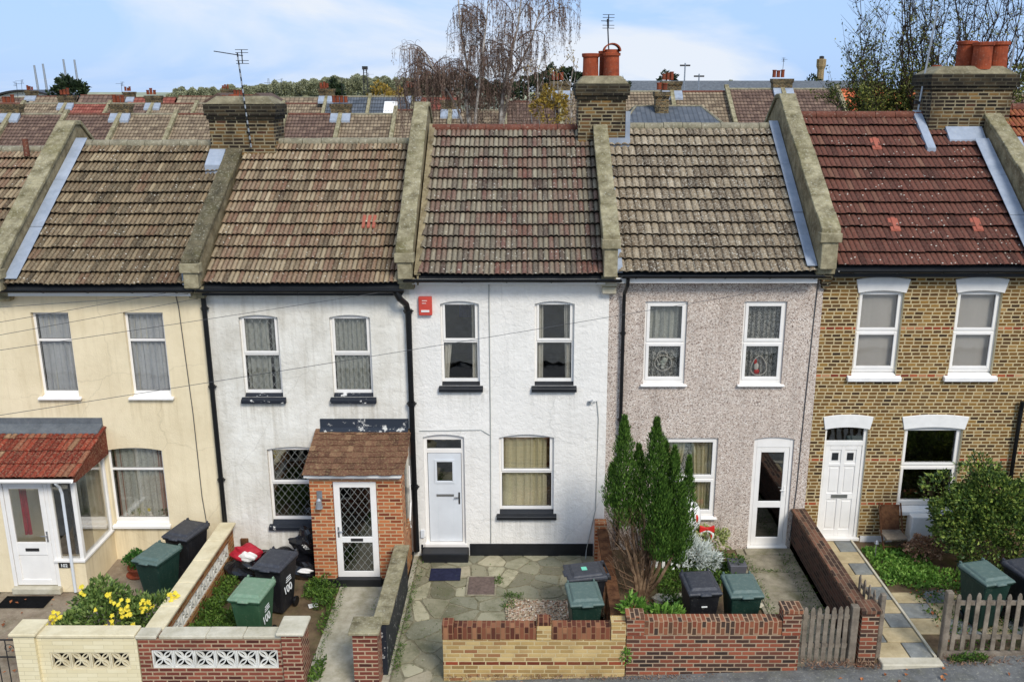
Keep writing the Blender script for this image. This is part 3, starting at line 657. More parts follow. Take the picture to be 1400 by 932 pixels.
def shell(house, x0, x1, z0, z1, y1=6.8, mid=2.85):
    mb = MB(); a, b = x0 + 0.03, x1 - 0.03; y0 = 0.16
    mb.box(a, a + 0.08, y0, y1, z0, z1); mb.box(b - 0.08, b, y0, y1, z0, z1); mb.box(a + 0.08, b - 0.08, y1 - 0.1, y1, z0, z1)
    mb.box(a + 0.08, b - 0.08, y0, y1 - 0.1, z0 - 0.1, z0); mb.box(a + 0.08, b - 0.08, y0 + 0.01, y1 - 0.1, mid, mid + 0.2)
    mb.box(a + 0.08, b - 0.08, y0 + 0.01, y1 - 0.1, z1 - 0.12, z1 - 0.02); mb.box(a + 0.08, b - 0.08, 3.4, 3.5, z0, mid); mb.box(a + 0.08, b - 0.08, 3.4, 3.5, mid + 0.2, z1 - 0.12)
    mb.build('inner_wall', M['room'], house)

def diamonds(mb, x0, x1, z0, z1, y, dw=0.15, dh=0.2, w=0.0055):
    def clip(p, q):
        # clip a segment to the rectangle
        t0, t1 = 0.0, 1.0; dx, dz = q[0] - p[0], q[1] - p[1]
        for pp, qq in ((-dx, p[0] - x0), (dx, x1 - p[0]), (-dz, p[1] - z0), (dz, z1 - p[1])):
            if abs(pp) < 1e-9:
                if qq < 0: return None
            else:
                r = qq / pp
                if pp < 0: t0 = max(t0, r)
                else: t1 = min(t1, r)
        if t0 >= t1: return None
        return ((p[0] + dx * t0, p[1] + dz * t0), (p[0] + dx * t1, p[1] + dz * t1))
    H = z1 - z0; k = dw / dh
    n = int((x1 - x0 + H * k) / dw) + 2
    for i in range(-n, n * 2):
        for s_ in (1, -1):
            a = x0 + i * dw; seg = clip((a, z0), (a + s_ * H * k, z1))
            if not seg: continue
            (ax, az), (bx, bz) = seg; L_ = math.hypot(bx - ax, bz - az)
            if L_ < 0.02: continue
            nx, nz_ = -(bz - az) / L_ * w / 2, (bx - ax) / L_ * w / 2; yy = y - (0.001 if s_ > 0 else 0.004)
            mb.face([(ax - nx, yy, az - nz_), (bx - nx, yy, bz - nz_), (bx + nx, yy, bz + nz_), (ax + nx, yy, az + nz_)])
def curtain(parent, x0, x1, z0, z1, y, mat, waves=8, amp=0.025, gather=0.0, name='curtain', side=0):
    """hanging cloth with folds; gather pulls the foot towards one side"""
    mb = MB(); nx = max(12, waves * 6); nzz = 10; ph = rnd(0, 6)
    def pt(i, j):
        u = i / nx; t = j / nzz; z = z1 + (z0 - z1) * t
        pull = gather * math.sin(PI * 0.5 * t) ** 1.5
        if side < 0: xx = x0 + (x1 - x0) * u * (1 - pull)
        elif side > 0: xx = x1 - (x1 - x0) * (1 - u) * (1 - pull)
        else: xx = x0 + (x1 - x0) * u
        return (xx, y + amp * math.sin(u * waves * 2 * PI + ph + 0.6 * t) + 0.3 * amp * math.sin(u * waves * 4.7 * PI + 2 * t), z)
    for i in range(nx):
        for j in range(nzz):
            mb.face([pt(i, j + 1), pt(i + 1, j + 1), pt(i + 1, j), pt(i, j)])
    return mb.build(name, mat, parent, smooth=False)

def window(house, x0, x1, z0, z1, split=0.5, y=0.08, fw=0.05, sash=0.045, top_sash=True, bot_sash=False, lead=False, mid_light=False, dark=False, top_open=True, label=None):
    fr = MB(); d0, d1 = y, y + 0.06
    fr.box(x0, x0 + fw, d0, d1, z0, z1); fr.box(x1 - fw, x1, d0, d1, z0, z1)
    fr.box(x0 + fw, x1 - fw, d0, d1, z0, z0 + fw + 0.02); fr.box(x0 + fw, x1 - fw, d0, d1, z1 - fw, z1)
    zs = z0 + (z1 - z0) * split
    fr.box(x0 + fw, x1 - fw, d0, d1, zs - fw / 2, zs + fw / 2)
    def sashf(a, b, c, d):
        yy = d0 - 0.018
        fr.box(a, a + sash, yy, d0 + 0.02, c, d); fr.box(b - sash, b, yy, d0 + 0.02, c, d)
        fr.box(a + sash, b - sash, yy, d0 + 0.02, c, c + sash); fr.box(a + sash, b - sash, yy, d0 + 0.02, d - sash, d)
    ui = (x0 + fw - 0.008, x1 - fw + 0.008, zs + fw / 2 - 0.008, z1 - fw + 0.008); li = (x0 + fw - 0.008, x1 - fw + 0.008, z0 + fw + 0.012, zs - fw / 2 + 0.008)
    if top_sash: sashf(*ui)
    if bot_sash: sashf(*li)
    w = fr.build('window', M['upvc'], house, bevel=0.004)
    if label: w['label'] = label
    for r_, sh in ((ui, top_sash), (li, bot_sash)):
        e = sash - 0.004 if sh else 0.006
        a, b, c, d = r_[0] + e, r_[1] - e, r_[2] + e, r_[3] - e
        gm = MB(); gm.box(a, b, d0 + 0.022, d0 + 0.030, c, d); gm.build('pane', M['glass_dark'] if dark else M['glass'], w)
        sm = MB(); t = 0.008
        sm.box(a, a + t, d0 + 0.014, d0 + 0.021, c, d); sm.box(b - t, b, d0 + 0.014, d0 + 0.021, c, d); sm.box(a + t, b - t, d0 + 0.014, d0 + 0.021, c, c + t); sm.box(a + t, b - t, d0 + 0.014, d0 + 0.021, d - t, d)
        sm.build('seal', M['seal'], w)
        if lead:
            lm = MB(); diamonds(lm, a + t, b - t, c + t, d - t, d0 + 0.020); lm.build('leading', M['leadstrip'], w)
    return w
def sill(house, x0, x1, z, mat, h=0.07, out=0.09, slope=0.08, y=0.1, over=0.06):
    mb = MB()
    mb.prism([(-out, z - h), (-out, z), (0.0, z + slope * 0.35), (0.0, z - h)], 'x', x0 - over, x1 + over)
    mb.prism([(0.0005, z - h), (0.0005, z + slope * 0.35), (y, z + slope), (y, z - h)], 'x', x0 + 0.004, x1 - 0.004)
    return mb.build('window_sill', mat, house, bevel=0.008)
def handle(parent, x, z, y, mat=None, sgn=-1, h=0.22):
    mb = MB(); mb.box(x - 0.016, x + 0.016, y - 0.012, y, z - h / 2, z + h / 2); mb.tube([(x, y - 0.01, z + 0.03), (x, y - 0.05, z + 0.03), (x + sgn * 0.10, y - 0.055, z + 0.03)], 0.010, 8)
    return mb.build('handle', mat or M['chrome'], parent)

# ---------------------------------------------------------------- roof, parapet, chimney builders
def tiled(name, x0, x1, ye, ze, yr, zr, ncol, ncourse, mat, parent, spc=6, roll=0.036, lip=0.068, jit=0.007, wave=1.0, uoff=0, skew=None):
    mb = MB(); mb.hasuv = True
    E = Vector((0, ye, ze)); Rr = Vector((0, yr, zr)); d = (Rr - E); Ls = d.length; d.normalize(); nrm = Vector((0, -d.z, d.y)) if d.y > 0 else Vector((0, d.z, -d.y))
    if nrm.z < 0: nrm = -nrm
    g_ = Ls / ncourse; nx = ncol * spc
    rr = random.Random(int(abs(x0) * 100) + ncol)
    toff = [[rr.uniform(-jit, jit) for _ in range(ncol + 1)] for _ in range(ncourse)]
    def prof(i):
        t = (i % spc) / spc
        return roll * max(0.0, math.sin(PI * t)) ** 0.8 if spc > 2 else 0.0
    def P(i, s_, h): 
        x = x0 + (x1 - x0) * i / nx
        p = E + d * s_ + nrm * h
        return (x, p.y, p.z)
    sag = lambda i: -0.02 * math.sin(PI * i / nx)
    for j in range(ncourse):
        s0 = j * g_; s1 = (j + 1) * g_ + 0.02
        lo = []; hi = []; un = []
        for i in range(nx + 1):
            k = min(i // spc, ncol - 1); o = toff[j][k // 2]
            so = s0 + o * 1.5 + sag(i); pr = prof(i)
            b = len(mb.v); mb.v += [P(i, so, lip + pr + o * 0.5), P(i, s1 + sag(i), pr + 0.002), P(i, so + 0.002, lip - 0.016 + pr + o * 0.5), P(i, so + 0.10, lip - 0.02 + pr)]
            lo.append(b); hi.append(b + 1); un.append(b + 2)
        for i in range(nx):
            u0, u1 = i / spc + uoff, (i + 1) / spc + uoff
            k = i // spc; u0 = max(u0, k + uoff + 0.01); u1 = min(u1, k + uoff + 0.99)
            mb.f.append((lo[i], lo[i + 1], hi[i + 1], hi[i])); mb.uv.append([(u0, j + 0.02), (u1, j + 0.02), (u1, j + 0.98), (u0, j + 0.98)]); mb.m.append(0)
            mb.f.append((un[i] + 1, un[i + 1] + 1, un[i + 1], un[i])); mb.uv.append([(u0, j + 0.01), (u1, j + 0.01), (u1, j + 0.03), (u0, j + 0.03)]); mb.m.append(0)
            mb.f.append((un[i], un[i + 1], lo[i + 1], lo[i])); mb.uv.append([(u0, j + 0.01), (u1, j + 0.01), (u1, j + 0.03), (u0, j + 0.03)]); mb.m.append(0)
    # underside and far slope
    return mb.build(name, mat, parent)
def back_slope(x0, x1, yr, zr, ye, ze, mat, parent, zb=None):
    mb = MB(); mb.hexa([(x0, yr, zr - 0.12), (x1, yr, zr - 0.12), (x1, ye, ze - 0.12), (x0, ye, ze - 0.12), (x0, yr, zr - 0.02), (x1, yr, zr - 0.02), (x1, ye, ze), (x0, ye, ze)])
    mb.v = [(a, b, c) for a, b, c in mb.v]
    # fix orientation of hexa: treat as slab
    return mb.build('rear_roof', mat, parent)
def roof_deck(x0, x1, ye, ze, yr, zr, parent):
    mb = MB(); t = 0.10
    mb.prism([(ye, ze - t), (yr, zr - t), (yr, zr - 0.03), (ye, ze - 0.03)], 'x', x0, x1)
    mb.build('roof_deck', M['seal'], parent)
def ridge(x0, x1, y, z, mat, parent, r=0.11, n=9):
    mb = MB(); L_ = (x1 - x0) / n
    for i in range(n):
        a, b = x0 + i * L_, x0 + (i + 1) * L_ - 0.012; dz = rnd(-0.006, 0.006)
        pl = [(y + r * math.cos(t), z + dz + r * 0.9 * math.sin(t)) for t in [R(q) for q in range(-20, 201, 20)]]
        mb.prism(pl, 'x', a, b)
    return mb.build('ridge_tiles', mat, parent)
def parapet(house, xa, xb, zfoot, zridge, zebase, mat_top, mat_side, yfoot=-0.38, yr=3.3, drop=0.0, flat_top=0.25, kneeler=True, zend=None, wave=0.0):
    """raised party wall that follows the roof slope, coping above"""
    mb = MB()
    zr0 = zridge - 0.10; zf0 = zfoot - 0.10
    yb = 2 * yr + 0.25
    prof = [(yfoot + 0.10, zebase), (yfoot + 0.10, zf0 + 0.03), (yr - 0.05, zr0), (yr + 0.25, zr0), (yb, zf0), (yb, zebase)]
    mb.prism(prof, 'x', xa + 0.04, xb - 0.04)
    p = mb.build('parapet', mat_side, house)
    cp = MB(); n = 9
    pts = [(yfoot, zfoot)] + [(yfoot + (yr - yfoot) * i / n, zfoot + (zridge - zfoot) * i / n) for i in range(1, n + 1)] + [(yr + 0.3, zridge - 0.01), (yb, zfoot)]
    for (ya, za), (yb_, zb_) in zip(pts, pts[1:]):
        j = rnd(-0.006, 0.006)
        cp.prism([(ya, za - 0.10 + j), (yb_ - 0.006, zb_ - 0.10 + j), (yb_ - 0.006, zb_ + j), (ya, za + j)], 'x', xa + rnd(-.008, .008), xb + rnd(-.008, .008))
    cp.build('coping', mat_top, p, bevel=0.018, seg=2)
    if kneeler:
        k = MB(); x0, x1 = xa + 0.0, xb - 0.0
        k.box(x0 - 0.02, x1 + 0.02, yfoot - 0.06, yfoot + 0.16, zfoot - 0.26, zfoot - 0.08)
        k.box(x0 + 0.03, x1 - 0.03, yfoot - 0.02, yfoot + 0.14, zebase - 0.02, zfoot - 0.262)
        k.box(x0 - 0.0, x1 + 0.0, yfoot + 0.12, 0.0, zebase - 0.14, zebase - 0.022)
        k.box(x0 + 0.02, x1 - 0.02, yfoot + 0.20, 0.0, zebase - 0.26, zebase - 0.142)
        k.build('kneeler', M['kneeler_stone'], p, bevel=0.016, seg=2)
    return p
def leadstrip(house, x0, x1, ye, ze, yr, zr, mat=None, h=0.14, name='flashing', n=3):
    mb = MB()
    for i in range(n):
        a, b = i / n, (i + 1) / n - 0.004
        ya, za, yb, zb = ye + (yr - ye) * a, ze + (zr - ze) * a, ye + (yr - ye) * b, ze + (zr - ze) * b; e = 0.006 * (i % 2)
        mb.prism([(ya, za + h - 0.02 + e), (yb, zb + h - 0.02 + e), (yb, zb + h + e), (ya, za + h + e)], 'x', x0, x1)
    return mb.build(name, mat or M['lead'], house, bevel=0.004)
def chimney(house, x0, x1, y0, y1, z0, z1, pots, crown=True, mat=None, potm=None, flaunch=True):
    mb = MB(); mb.box(x0, x1, y0, y1, z0, z1 - 0.32)
    if crown:
        for k, (o, a, b) in enumerate(((0.035, 0.32, 0.242), (0.07, 0.24, 0.162), (0.075, 0.16, 0.0))):
            mb.box(x0 - o, x1 + o, y0 - o, y1 + o, z1 - a, z1 - b)
    c = mb.build('chimney', mat or M['chimney_brick'], house, bevel=0.006)
    if crown and mat is None and y0 < 10:
        c.data.materials.append(M['soot_brick'])
        for p in c.data.polygons:
            if p.index >= 6: p.material_index = 1
    if flaunch:
        f = MB(); n = 24; cx_, cy_ = (x0 + x1) / 2, (y0 + y1) / 2; hx, hy = (x1 - x0) / 2 + 0.06, (y1 - y0) / 2 + 0.06
        f.hexa([(cx_ - hx, cy_ - hy, z1 + 0.001), (cx_ + hx, cy_ - hy, z1 + 0.001), (cx_ + hx, cy_ + hy, z1 + 0.001), (cx_ - hx, cy_ + hy, z1 + 0.001),
                (cx_ - hx * .72, cy_ - hy * .6, z1 + 0.17), (cx_ + hx * .72, cy_ - hy * .6, z1 + 0.17), (cx_ + hx * .72, cy_ + hy * .6, z1 + 0.17), (cx_ - hx * .72, cy_ + hy * .6, z1 + 0.17)])
        fo = f.build('flaunching', M['flaunch'], c, bevel=0.03, seg=2)
    for (px, py, r, h, kind) in pots:
        p = MB(); zt = z1 + 0.10
        if kind == 'hood':
            p.lathe((px, py, zt), [(r * 0.95, 0), (r, 0.02), (r * 0.92, h * 0.75), (r * 1.08, h * 0.76), (r * 1.1, h * 0.84), (r * 0.92, h * 0.86), (r * 0.9, h * 0.96)], 24)
            n = 12
            for k in range(n):      # half-round hood over the pot
                a, b = PI * k / n, PI * (k + 1) / n
                q = [(math.cos(a) * r * 1.08, math.sin(a) * r * .95), (math.cos(b) * r * 1.08, math.sin(b) * r * .95), (math.cos(b) * r * 0.92, math.sin(b) * r * .8), (math.cos(a) * r * 0.92, math.sin(a) * r * .8)]
                p.prism([(px + u, zt + h * 0.9 + w) for u, w in q], 'y', py - r * 1.1, py + r * 1.1)
        else:
            p.lathe((px, py, zt), [(r * 1.0, 0), (r * 0.96, h * 0.5), (r * 0.95, h - 0.09), (r * 1.09, h - 0.07), (r * 1.12, h - 0.01), (r * 1.05, h), (r * 0.8, h), (r * 0.78, h - 0.2), (0.01, h - 0.2)], 24)
        p.build('chimney_pot', potm or (M['pot'] if y0 < 10 else M['pot_dark']), c, smooth=False)
    return c
def gutter(house, x0, x1, z, y=-0.34, r=0.055, mat=None, brackets=True):
    mb = MB(); n = 8; pts = [(y + r * math.cos(t), z + r * math.sin(t)) for t in [PI + PI * k / n for k in range(n + 1)]]
    pin = [(y + (r - 0.006) * math.cos(t), z + (r - 0.006) * math.sin(t)) for t in [PI + PI * k / n for k in range(n, -1, -1)]]
    poly = pts + pin
    # open half-round channel made of short facets
    for k in range(n):
        mb.prism([pts[k], pts[k + 1], pin[n - k - 1], pin[n - k]], 'x', x0, x1)
    if brackets:
        k = x0 + 0.25
        while k < x1:
            mb.prism([(y - r - 0.008, z + 0.004), (y - r * .7, z - r * .85), (y + 0.02, z - r - 0.014), (-0.02, z - r - 0.014), (-0.02, z - r + 0.02), (y, z - r * 0.9)], 'x', k, k + 0.025); k += 0.85
    return mb.build('gutter', mat or M['pvc_black'], house)
def fascia(house, x0, x1, z, mat, h=0.13, y=-0.24):
    mb = MB(); mb.box(x0, x1, y, y + 0.022, z - h, z); mb.box(x0, x1, y + 0.0225, -0.001, z - h, z - h + 0.015)
    return mb.build('fascia', mat, house)
def pipe(house, pts, r, mat=None, collars=(), name='downpipe'):
    mb = MB(); mb.tube(pts, r, 12)
    for (x, y, z) in collars: mb.tube([(x, y, z - 0.035), (x, y, z + 0.035)], r * 1.3, 12); mb.box(x - r * 1.6, x + r * 1.6, y, y + 0.04, z - 0.012, z + 0.012)
    return mb.build(name, mat or M['pvc_black'], house, smooth=False)

YE, YR = -0.27, 3.3
def house_roof(h, x0, x1, ze, zr, mat, ridge_mat, ncol=34, ncourse=13, **kw):
    roof_deck(x0, x1, YE + 0.05, ze, YR, zr, h)
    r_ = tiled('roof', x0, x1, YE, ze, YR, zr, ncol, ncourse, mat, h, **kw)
    ridge(x0, x1, YR, zr + 0.01, ridge_mat, r_)
    b = MB(); b.face([(x0, YR, zr - 0.01), (x1, YR, zr - 0.01), (x1, 6.95, ze), (x0, 6.95, ze)]); b.hasuv = True; b.uv = [[(0, 0), (34, 0), (34, 13), (0, 13)]]
    b.build('rear_roof', mat, h)
    return r_

# ================================================================ HOUSE 1: cream rendered
B = [-14.2, -10.17, -6.36, -2.32, 1.58, 5.74, 10.0, 14.0]     # party lines
H1 = thing('terraced_house', 'cream rendered house with a glazed white porch under a red tiled lean-to roof', 'house', (-8.26, 0, -0.25), 'terraced houses along the street')
facade(H1, M['cream_render'], B[1], B[2], -0.25, 5.62, [(-9.74, -9.00, 3.37, 5.10, 0.0), (-7.93, -7.15, 3.37, 5.10, 0.0), (-8.61, -7.47, 0.58, 2.27, 0.06), (-10.0, -9.1, -0.2, 2.0, 0)])
shell(H1, B[1], B[2], -0.25, 5.62)
for (a, b) in ((-9.74, -9.00), (-7.93, -7.15)):
    w = window(H1, a, b, 3.40, 5.10, split=0.66, top_sash=False)
    curtain(w, a + 0.04, b - 0.04, 3.42, 5.06, 0.17, M['net'], 6, 0.03)
    curtain(w, a + 0.04, a + 0.42, 3.42, 5.06, 0.21, M['white_curtain'], 3, 0.03, 0.35, side=-1)
    sill(H1, a, b, 3.36, M['upvc'], h=0.04, slope=0.05)
w = window(H1, -8.61, -7.47, 0.62, 2.27, split=0.70, top_sash=False)
curtain(w, -8.5, -7.6, 0.66, 2.2, 0.17, M['net_grey'], 7, 0.035)
curtain(w, -8.56, -8.28, 0.66, 2.2, 0.21, M['pink_curtain'], 3, 0.03)
curtain(w, -7.80, -7.52, 0.66, 2.2, 0.21, M['pink_curtain'], 3, 0.03)
sill(H1, -8.61, -7.47, 0.56, M['upvc'], h=0.06, slope=0.06, over=0.03)
house_roof(H1, B[1] + 0.17, B[2] - 0.16, 5.68, 8.13, M['tile_a'], M['ridge_grey'], ncol=36)
gutter(H1, B[1] - 0.2, B[2] - 0.02, 5.62); fascia(H1, B[1], B[2] - 0.12, 5.60, M['upvc'], 0.12)
leadstrip(H1, B[1] + 0.17, B[1] + 0.42, YE, 5.70, YR, 8.15)
parapet(H1, -6.56, -6.22, 6.22, 8.30, 5.68, M['coping_dark'], M['parapet_side'])
lb = MB(); lb.prism([(YE, 5.70), (0.25, 6.06), (0.25, 6.35), (YE, 5.99)], 'x', -6.60, -6.57); lb.build('flashing', M['lead'], H1)
chimney(H1, -6.90, -5.50, 2.9, 3.75, 7.9, 9.0, [(-6.5, 3.5, 0.10, 0.10, 'pot')], flaunch=True)
lb = MB(); lb.prism([(2.45, 7.55), (2.88, 7.86), (2.88, 8.06), (2.45, 7.75)], 'x', -6.92, -6.58); lb.build('flashing', M['lead'], H1)
# porch
P1 = H1
pm = MB(); yf = -1.30; xr = -8.66
pm.box(-10.5, -10.12, yf, yf + 0.1, -0.25, 2.14); pm.box(-9.19, xr, yf, yf + 0.1, -0.25, 0.42)
pm.box(xr - 0.1, xr, yf + 0.1, 0, -0.25, 0.42)
pm.build('porch_wall', M['cream_render'], H1)
pf = MB()       # white frames
pf.box(-9.19, -9.12, yf + 0.01, yf + 0.08, 0.47, 2.14); pf.box(xr - 0.08, xr - 0.001, yf - 0.002, yf + 0.09, 0.47, 2.14)
pf.box(-9.24, xr + 0.03, yf - 0.05, yf + 0.12, 0.42, 0.468); pf.box(-9.12, xr - 0.08, yf + 0.01, yf + 0.08, 2.08, 2.14)
pf.box(xr - 0.07, xr + 0.03, yf + 0.12, 0, 0.42, 0.468); pf.box(xr - 0.07, xr - 0.01, yf + 0.09, -0.07, 2.06, 2.12); pf.box(xr - 0.075, xr - 0.005, -0.07, 0, 0.468, 2.13)
pf.box(-10.12, -10.05, yf, yf + 0.08, -0.12, 2.14); pf.box(-9.26, -9.19, yf, yf + 0.08, -0.12, 2.14); pf.box(-10.05, -9.26, yf, yf + 0.08, 2.08, 2.14)
pfo = pf.build('porch_frame', M['upvc'], H1, bevel=0.005)
gm = MB(); gm.box(-9.12, xr - 0.08, yf + 0.04, yf + 0.05, 0.47, 2.08); gm.build('pane', M['glass'], pfo)
gm = MB(); gm.box(xr - 0.045, xr - 0.035, yf + 0.09, -0.07, 0.47, 2.06); gm.build('pane', M['glass'], pfo)
dm = MB()
dm.box(-10.04, -9.94, yf + 0.01, yf + 0.06, -0.10, 2.07); dm.box(-9.37, -9.27, yf + 0.01, yf + 0.06, -0.10, 2.07); dm.box(-9.94, -9.37, yf + 0.01, yf + 0.06, 1.95, 2.07)
dm.box(-9.94, -9.37, yf + 0.01, yf + 0.06, 0.55, 0.82); dm.box(-9.94, -9.37, yf + 0.01, yf + 0.06, -0.10, 0.02); dm.box(-9.94, -9.37, yf + 0.03, yf + 0.05, 0.02, 0.55)
d = dm.build('door', M['upvc'], H1, bevel=0.006)
gm = MB(); gm.box(-9.94, -9.37, yf + 0.03, yf + 0.04, 0.82, 1.95); gm.build('pane', M['glass'], d)
curtain(d, -9.93, -9.78, 0.84, 1.94, yf + .3, M['red_bag'], 2, .02); handle(d, -9.32, 0.95, yf + 0.008); lm = MB(); lm.box(-9.78, -9.52, yf - 0.004, yf + 0.009, 0.64, 0.70); lm.build('letterbox', M['dark_metal'], d)
st = MB(); st.box(-10.12, -9.17, yf - 0.10, yf + 0.12, -0.25, -0.121); st.build('door_step', M['stone'], H1, bevel=0.01)
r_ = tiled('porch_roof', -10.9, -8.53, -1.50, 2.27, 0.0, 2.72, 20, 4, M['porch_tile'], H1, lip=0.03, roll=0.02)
ck = MB(); ck.prism([(-1.42, 2.14), (-0.002, 2.14), (-0.002, 2.70), (-1.42, 2.27)], 'x', -8.62, -8.56); ck.prism([(-1.42, 2.14), (-0.002, 2.14), (-0.002, 2.16), (-1.42, 2.16)], 'x', -10.9, -8.62)
ck.build('porch_gable', M['porch_tile'], H1)
lb = MB(); lb.prism([(-0.26, 2.66), (-0.26, 2.69), (-0.02, 2.80), (-0.02, 2.92), (-0.001, 2.92), (-0.001, 2.74)], 'x', -10.9, -8.60); lb.build('flashing', M['lead_dark'], H1)
gutter(H1, -10.9, -8.55, 2.24, y=-1.56, mat=M['upvc'], brackets=False)
pipe(H1, [(-8.86, -1.56, 2.18), (-8.86, -1.45, 2.05), (-8.86, -1.40, 1.9), (-8.88, -1.38, -0.2)], 0.028, M['upvc_grey'], name='porch_downpipe')
# ================================================================ HOUSE 2: aged white render, brick porch
H2 = thing('terraced_house', 'weathered off-white house with diamond leaded windows and an orange brick porch', 'house', (-4.34, 0, -0.2), 'terraced houses along the street')
facade(H2, M['old_white_render'], B[2], B[3], -0.2, 5.68, [(-5.68, -4.91, 3.36, 5.05, 0.05), (-3.90, -3.10, 3.36, 5.05, 0.05), (-5.33, -4.18, 0.56, 2.29, 0.06)])
shell(H2, B[2], B[3], -0.2, 5.65)
for k, (a, b, c, d) in enumerate(((-5.68, -4.91, 3.42, 5.05), (-3.90, -3.10, 3.42, 5.05), (-5.33, -4.18, 0.64, 2.29))):
    w = window(H2, a, b, c, d, split=0.5, lead=True, top_sash=True)
    if k == 0:
        curtain(w, a + .05, a + .52, c, d - .05, 0.21, M['net_grey'], 4, 0.03); curtain(w, b - .2, b - .04, c, d - .05, 0.21, M['net_grey'], 2, 0.02)
    if k == 1: curtain(w, a + .05, b - .05, c, d - .05, 0.17, M['net_grey'], 8, 0.03)
    sill(H2, a, b, c - 0.10, M['flaky_black'], h=0.08, slope=0.12)
house_roof(H2, B[2] + 0.15, B[3] - 0.16, 5.70, 8.17, M['tile_b'], M['ridge_grey'], ncol=40)
gutter(H2, B[2] + 0.02, B[3] - 0.05, 5.62); fascia(H2, B[2] + .1, B[3] - .1, 5.62, M['black'], 0.13)
parapet(H2, -2.50, -2.17, 6.42, 9.05, 5.86, M['coping'], M['parapet_side'])
lb = MB(); lb.prism([(YE, 5.70), (3.3, 8.17), (3.3, 8.30), (YE, 5.85)], 'x', -2.12, -2.09); lb.prism([(YE, 5.90), (3.3, 8.53), (3.3, 8.58), (YE, 5.95)], 'x', -2.17, -2.05); lb.build('flashing', M['parapet_side'], H2)
pipe(H2, [(-6.29, -0.12, 5.55), (-6.29, -0.10, 5.3), (-6.29, -0.08, -0.15)], 0.05, collars=[(-6.29, -0.08, 3.6), (-6.29, -0.08, 1.6), (-6.29, -.09, 5.2)])
pipe(H2, [(-2.52, -0.34, 5.58), (-2.46, -0.32, 5.45), (-2.36, -0.16, 5.30), (-2.33, -0.10, 5.1), (-2.33, -0.10, 0.0)], 0.062, collars=[(-2.33, -0.10, 5.15), (-2.33, -0.10, 3.25), (-2.33, -0.10, 1.45)])
pl = MB(); pl.box(B[2] + .12, -4.22, -0.02, -0.001, -0.2, -0.02); pl.build('plinth', M['black'], H2)
rt = MB(); 
for k in range(3): 
    j = (3 - k) * 0
for k in range(3): rt.prism([(0.94, 6.62), (1.22, 6.815), (1.22, 6.845), (0.94, 6.65)], 'x', -3.35 + k * 0.105, -3.29 + k * 0.105)
rt.build('replacement_tile', M['red_new_tile'], H2)
# porch of house 2
yf = -1.12
pm = MB()
pm.box(-4.22, -3.78, yf, yf + 0.11, -0.06, 2.10); pm.box(-2.93, -2.44, yf, yf + 0.11, -0.06, 2.10); pm.box(-3.78, -2.93, yf, yf + 0.11, 2.02, 2.10)
pm.box(-4.22, -4.11, yf + 0.11, -0.001, -0.06, 2.10); pm.box(-2.55, -2.44, yf + 0.11, -0.7, -0.06, 2.10)
pm.box(-2.55, -2.44, -0.7, -0.001, -0.06, 0.7)
pm.prism([(yf + 0.12, 2.101), (-0.001, 2.101), (-0.001, 2.50)], 'x', -2.54, -2.45); pm.prism([(yf + 0.12, 2.101), (-0.001, 2.101), (-0.001, 2.50)], 'x', -4.20, -4.12)
pm.build('porch_wall', M['porch_brick'], H2)
pm = MB(); pm.box(-4.26, -3.80, yf - 0.04, -0.001, -0.2, -0.061); pm.box(-3.80, -2.90, yf - 0.10, -0.001, -0.2, -0.03); pm.box(-2.9, -2.40, yf - 0.04, -0.001, -0.2, -0.061); pm.build('porch_step', M['black'], H2)
pm = MB(); pm.box(-4.25, -2.46, yf - 0.05, yf - 0.002, 2.10, 2.22); pm.box(-4.28, -2.42, yf - 0.16, yf - 0.051, 2.17, 2.23); pm.build('fascia', M['upvc'], H2)
tiled('porch_roof', -4.30, -2.36, yf - 0.20, 2.24, 0.0, 2.68, 18, 8, M['plain_tile'], H2, spc=2, roll=0.0, lip=0.02)
lb = MB(); lb.prism([(-0.12, 2.64), (-0.12, 2.67), (-0.025, 2.72), (-0.025, 2.90), (-0.001, 2.90), (-0.001, 2.68)], 'x', -4.2, -2.42); lb.build('flashing', M['flaky_flash'], H2)
gm = MB(); gm.box(-2.50, -2.48, -0.68, -0.05, 0.72, 2.08); gm.build('side_pane', M['glass_dark'], H2)
fm = MB(); fm.tube([(-2.40, -0.30, 2.0), (-2.39, -0.34, 1.6), (-2.39, -0.30, 1.2), (-2.39, -0.5, 0.9), (-2.39, -0.4, 0.7)], 0.018, 6); fm.build('waste_pipe', M['upvc'], H2)
x0, x1, z0, z1 = -3.77, -2.94, -0.03, 2.01
dm = MB(); y0 = yf + 0.02; y1 = yf + 0.07
dm.box(x0, x0 + .12, y0, y1, z0, z1); dm.box(x1 - .12, x1, y0, y1, z0, z1); dm.box(x0 + .12, x1 - .12, y0, y1, z1 - .12, z1); dm.box(x0 + .12, x1 - .12, y0, y1, .72, .84); dm.box(x0 + .12, x1 - .12, y0, y1, z0, z0 + .12)
d = dm.build('door', M['upvc'], H2, bevel=0.005)
for (c, e) in ((0.84, z1 - .12), (z0 + .12, .72)):
    gm = MB(); gm.box(x0 + .12, x1 - .12, y0 + .02, y0 + .03, c, e); gm.build('pane', M['glass_dark'], d)
    lm = MB(); diamonds(lm, x0 + .12, x1 - .12, c, e, y0 + .018, 0.14, 0.19); lm.build('leading', M['leadstrip'], d)
lm = MB(); lm.box(-3.48, -3.24, y0 - .008, y0 - .001, .75, .81); lm.build('letterbox', M['dark_metal'], d); handle(d, -3.71, 0.95, y0 - .001, sgn=1)
pm = MB(); pm.box(-4.1, -2.56, -0.03, -0.02, -0.05, 2.0); pm.box(-3.75, -3.3, -0.06, -0.031, 0.0, 1.95); pm.build('inner_door', M['upvc_grey'], H2)
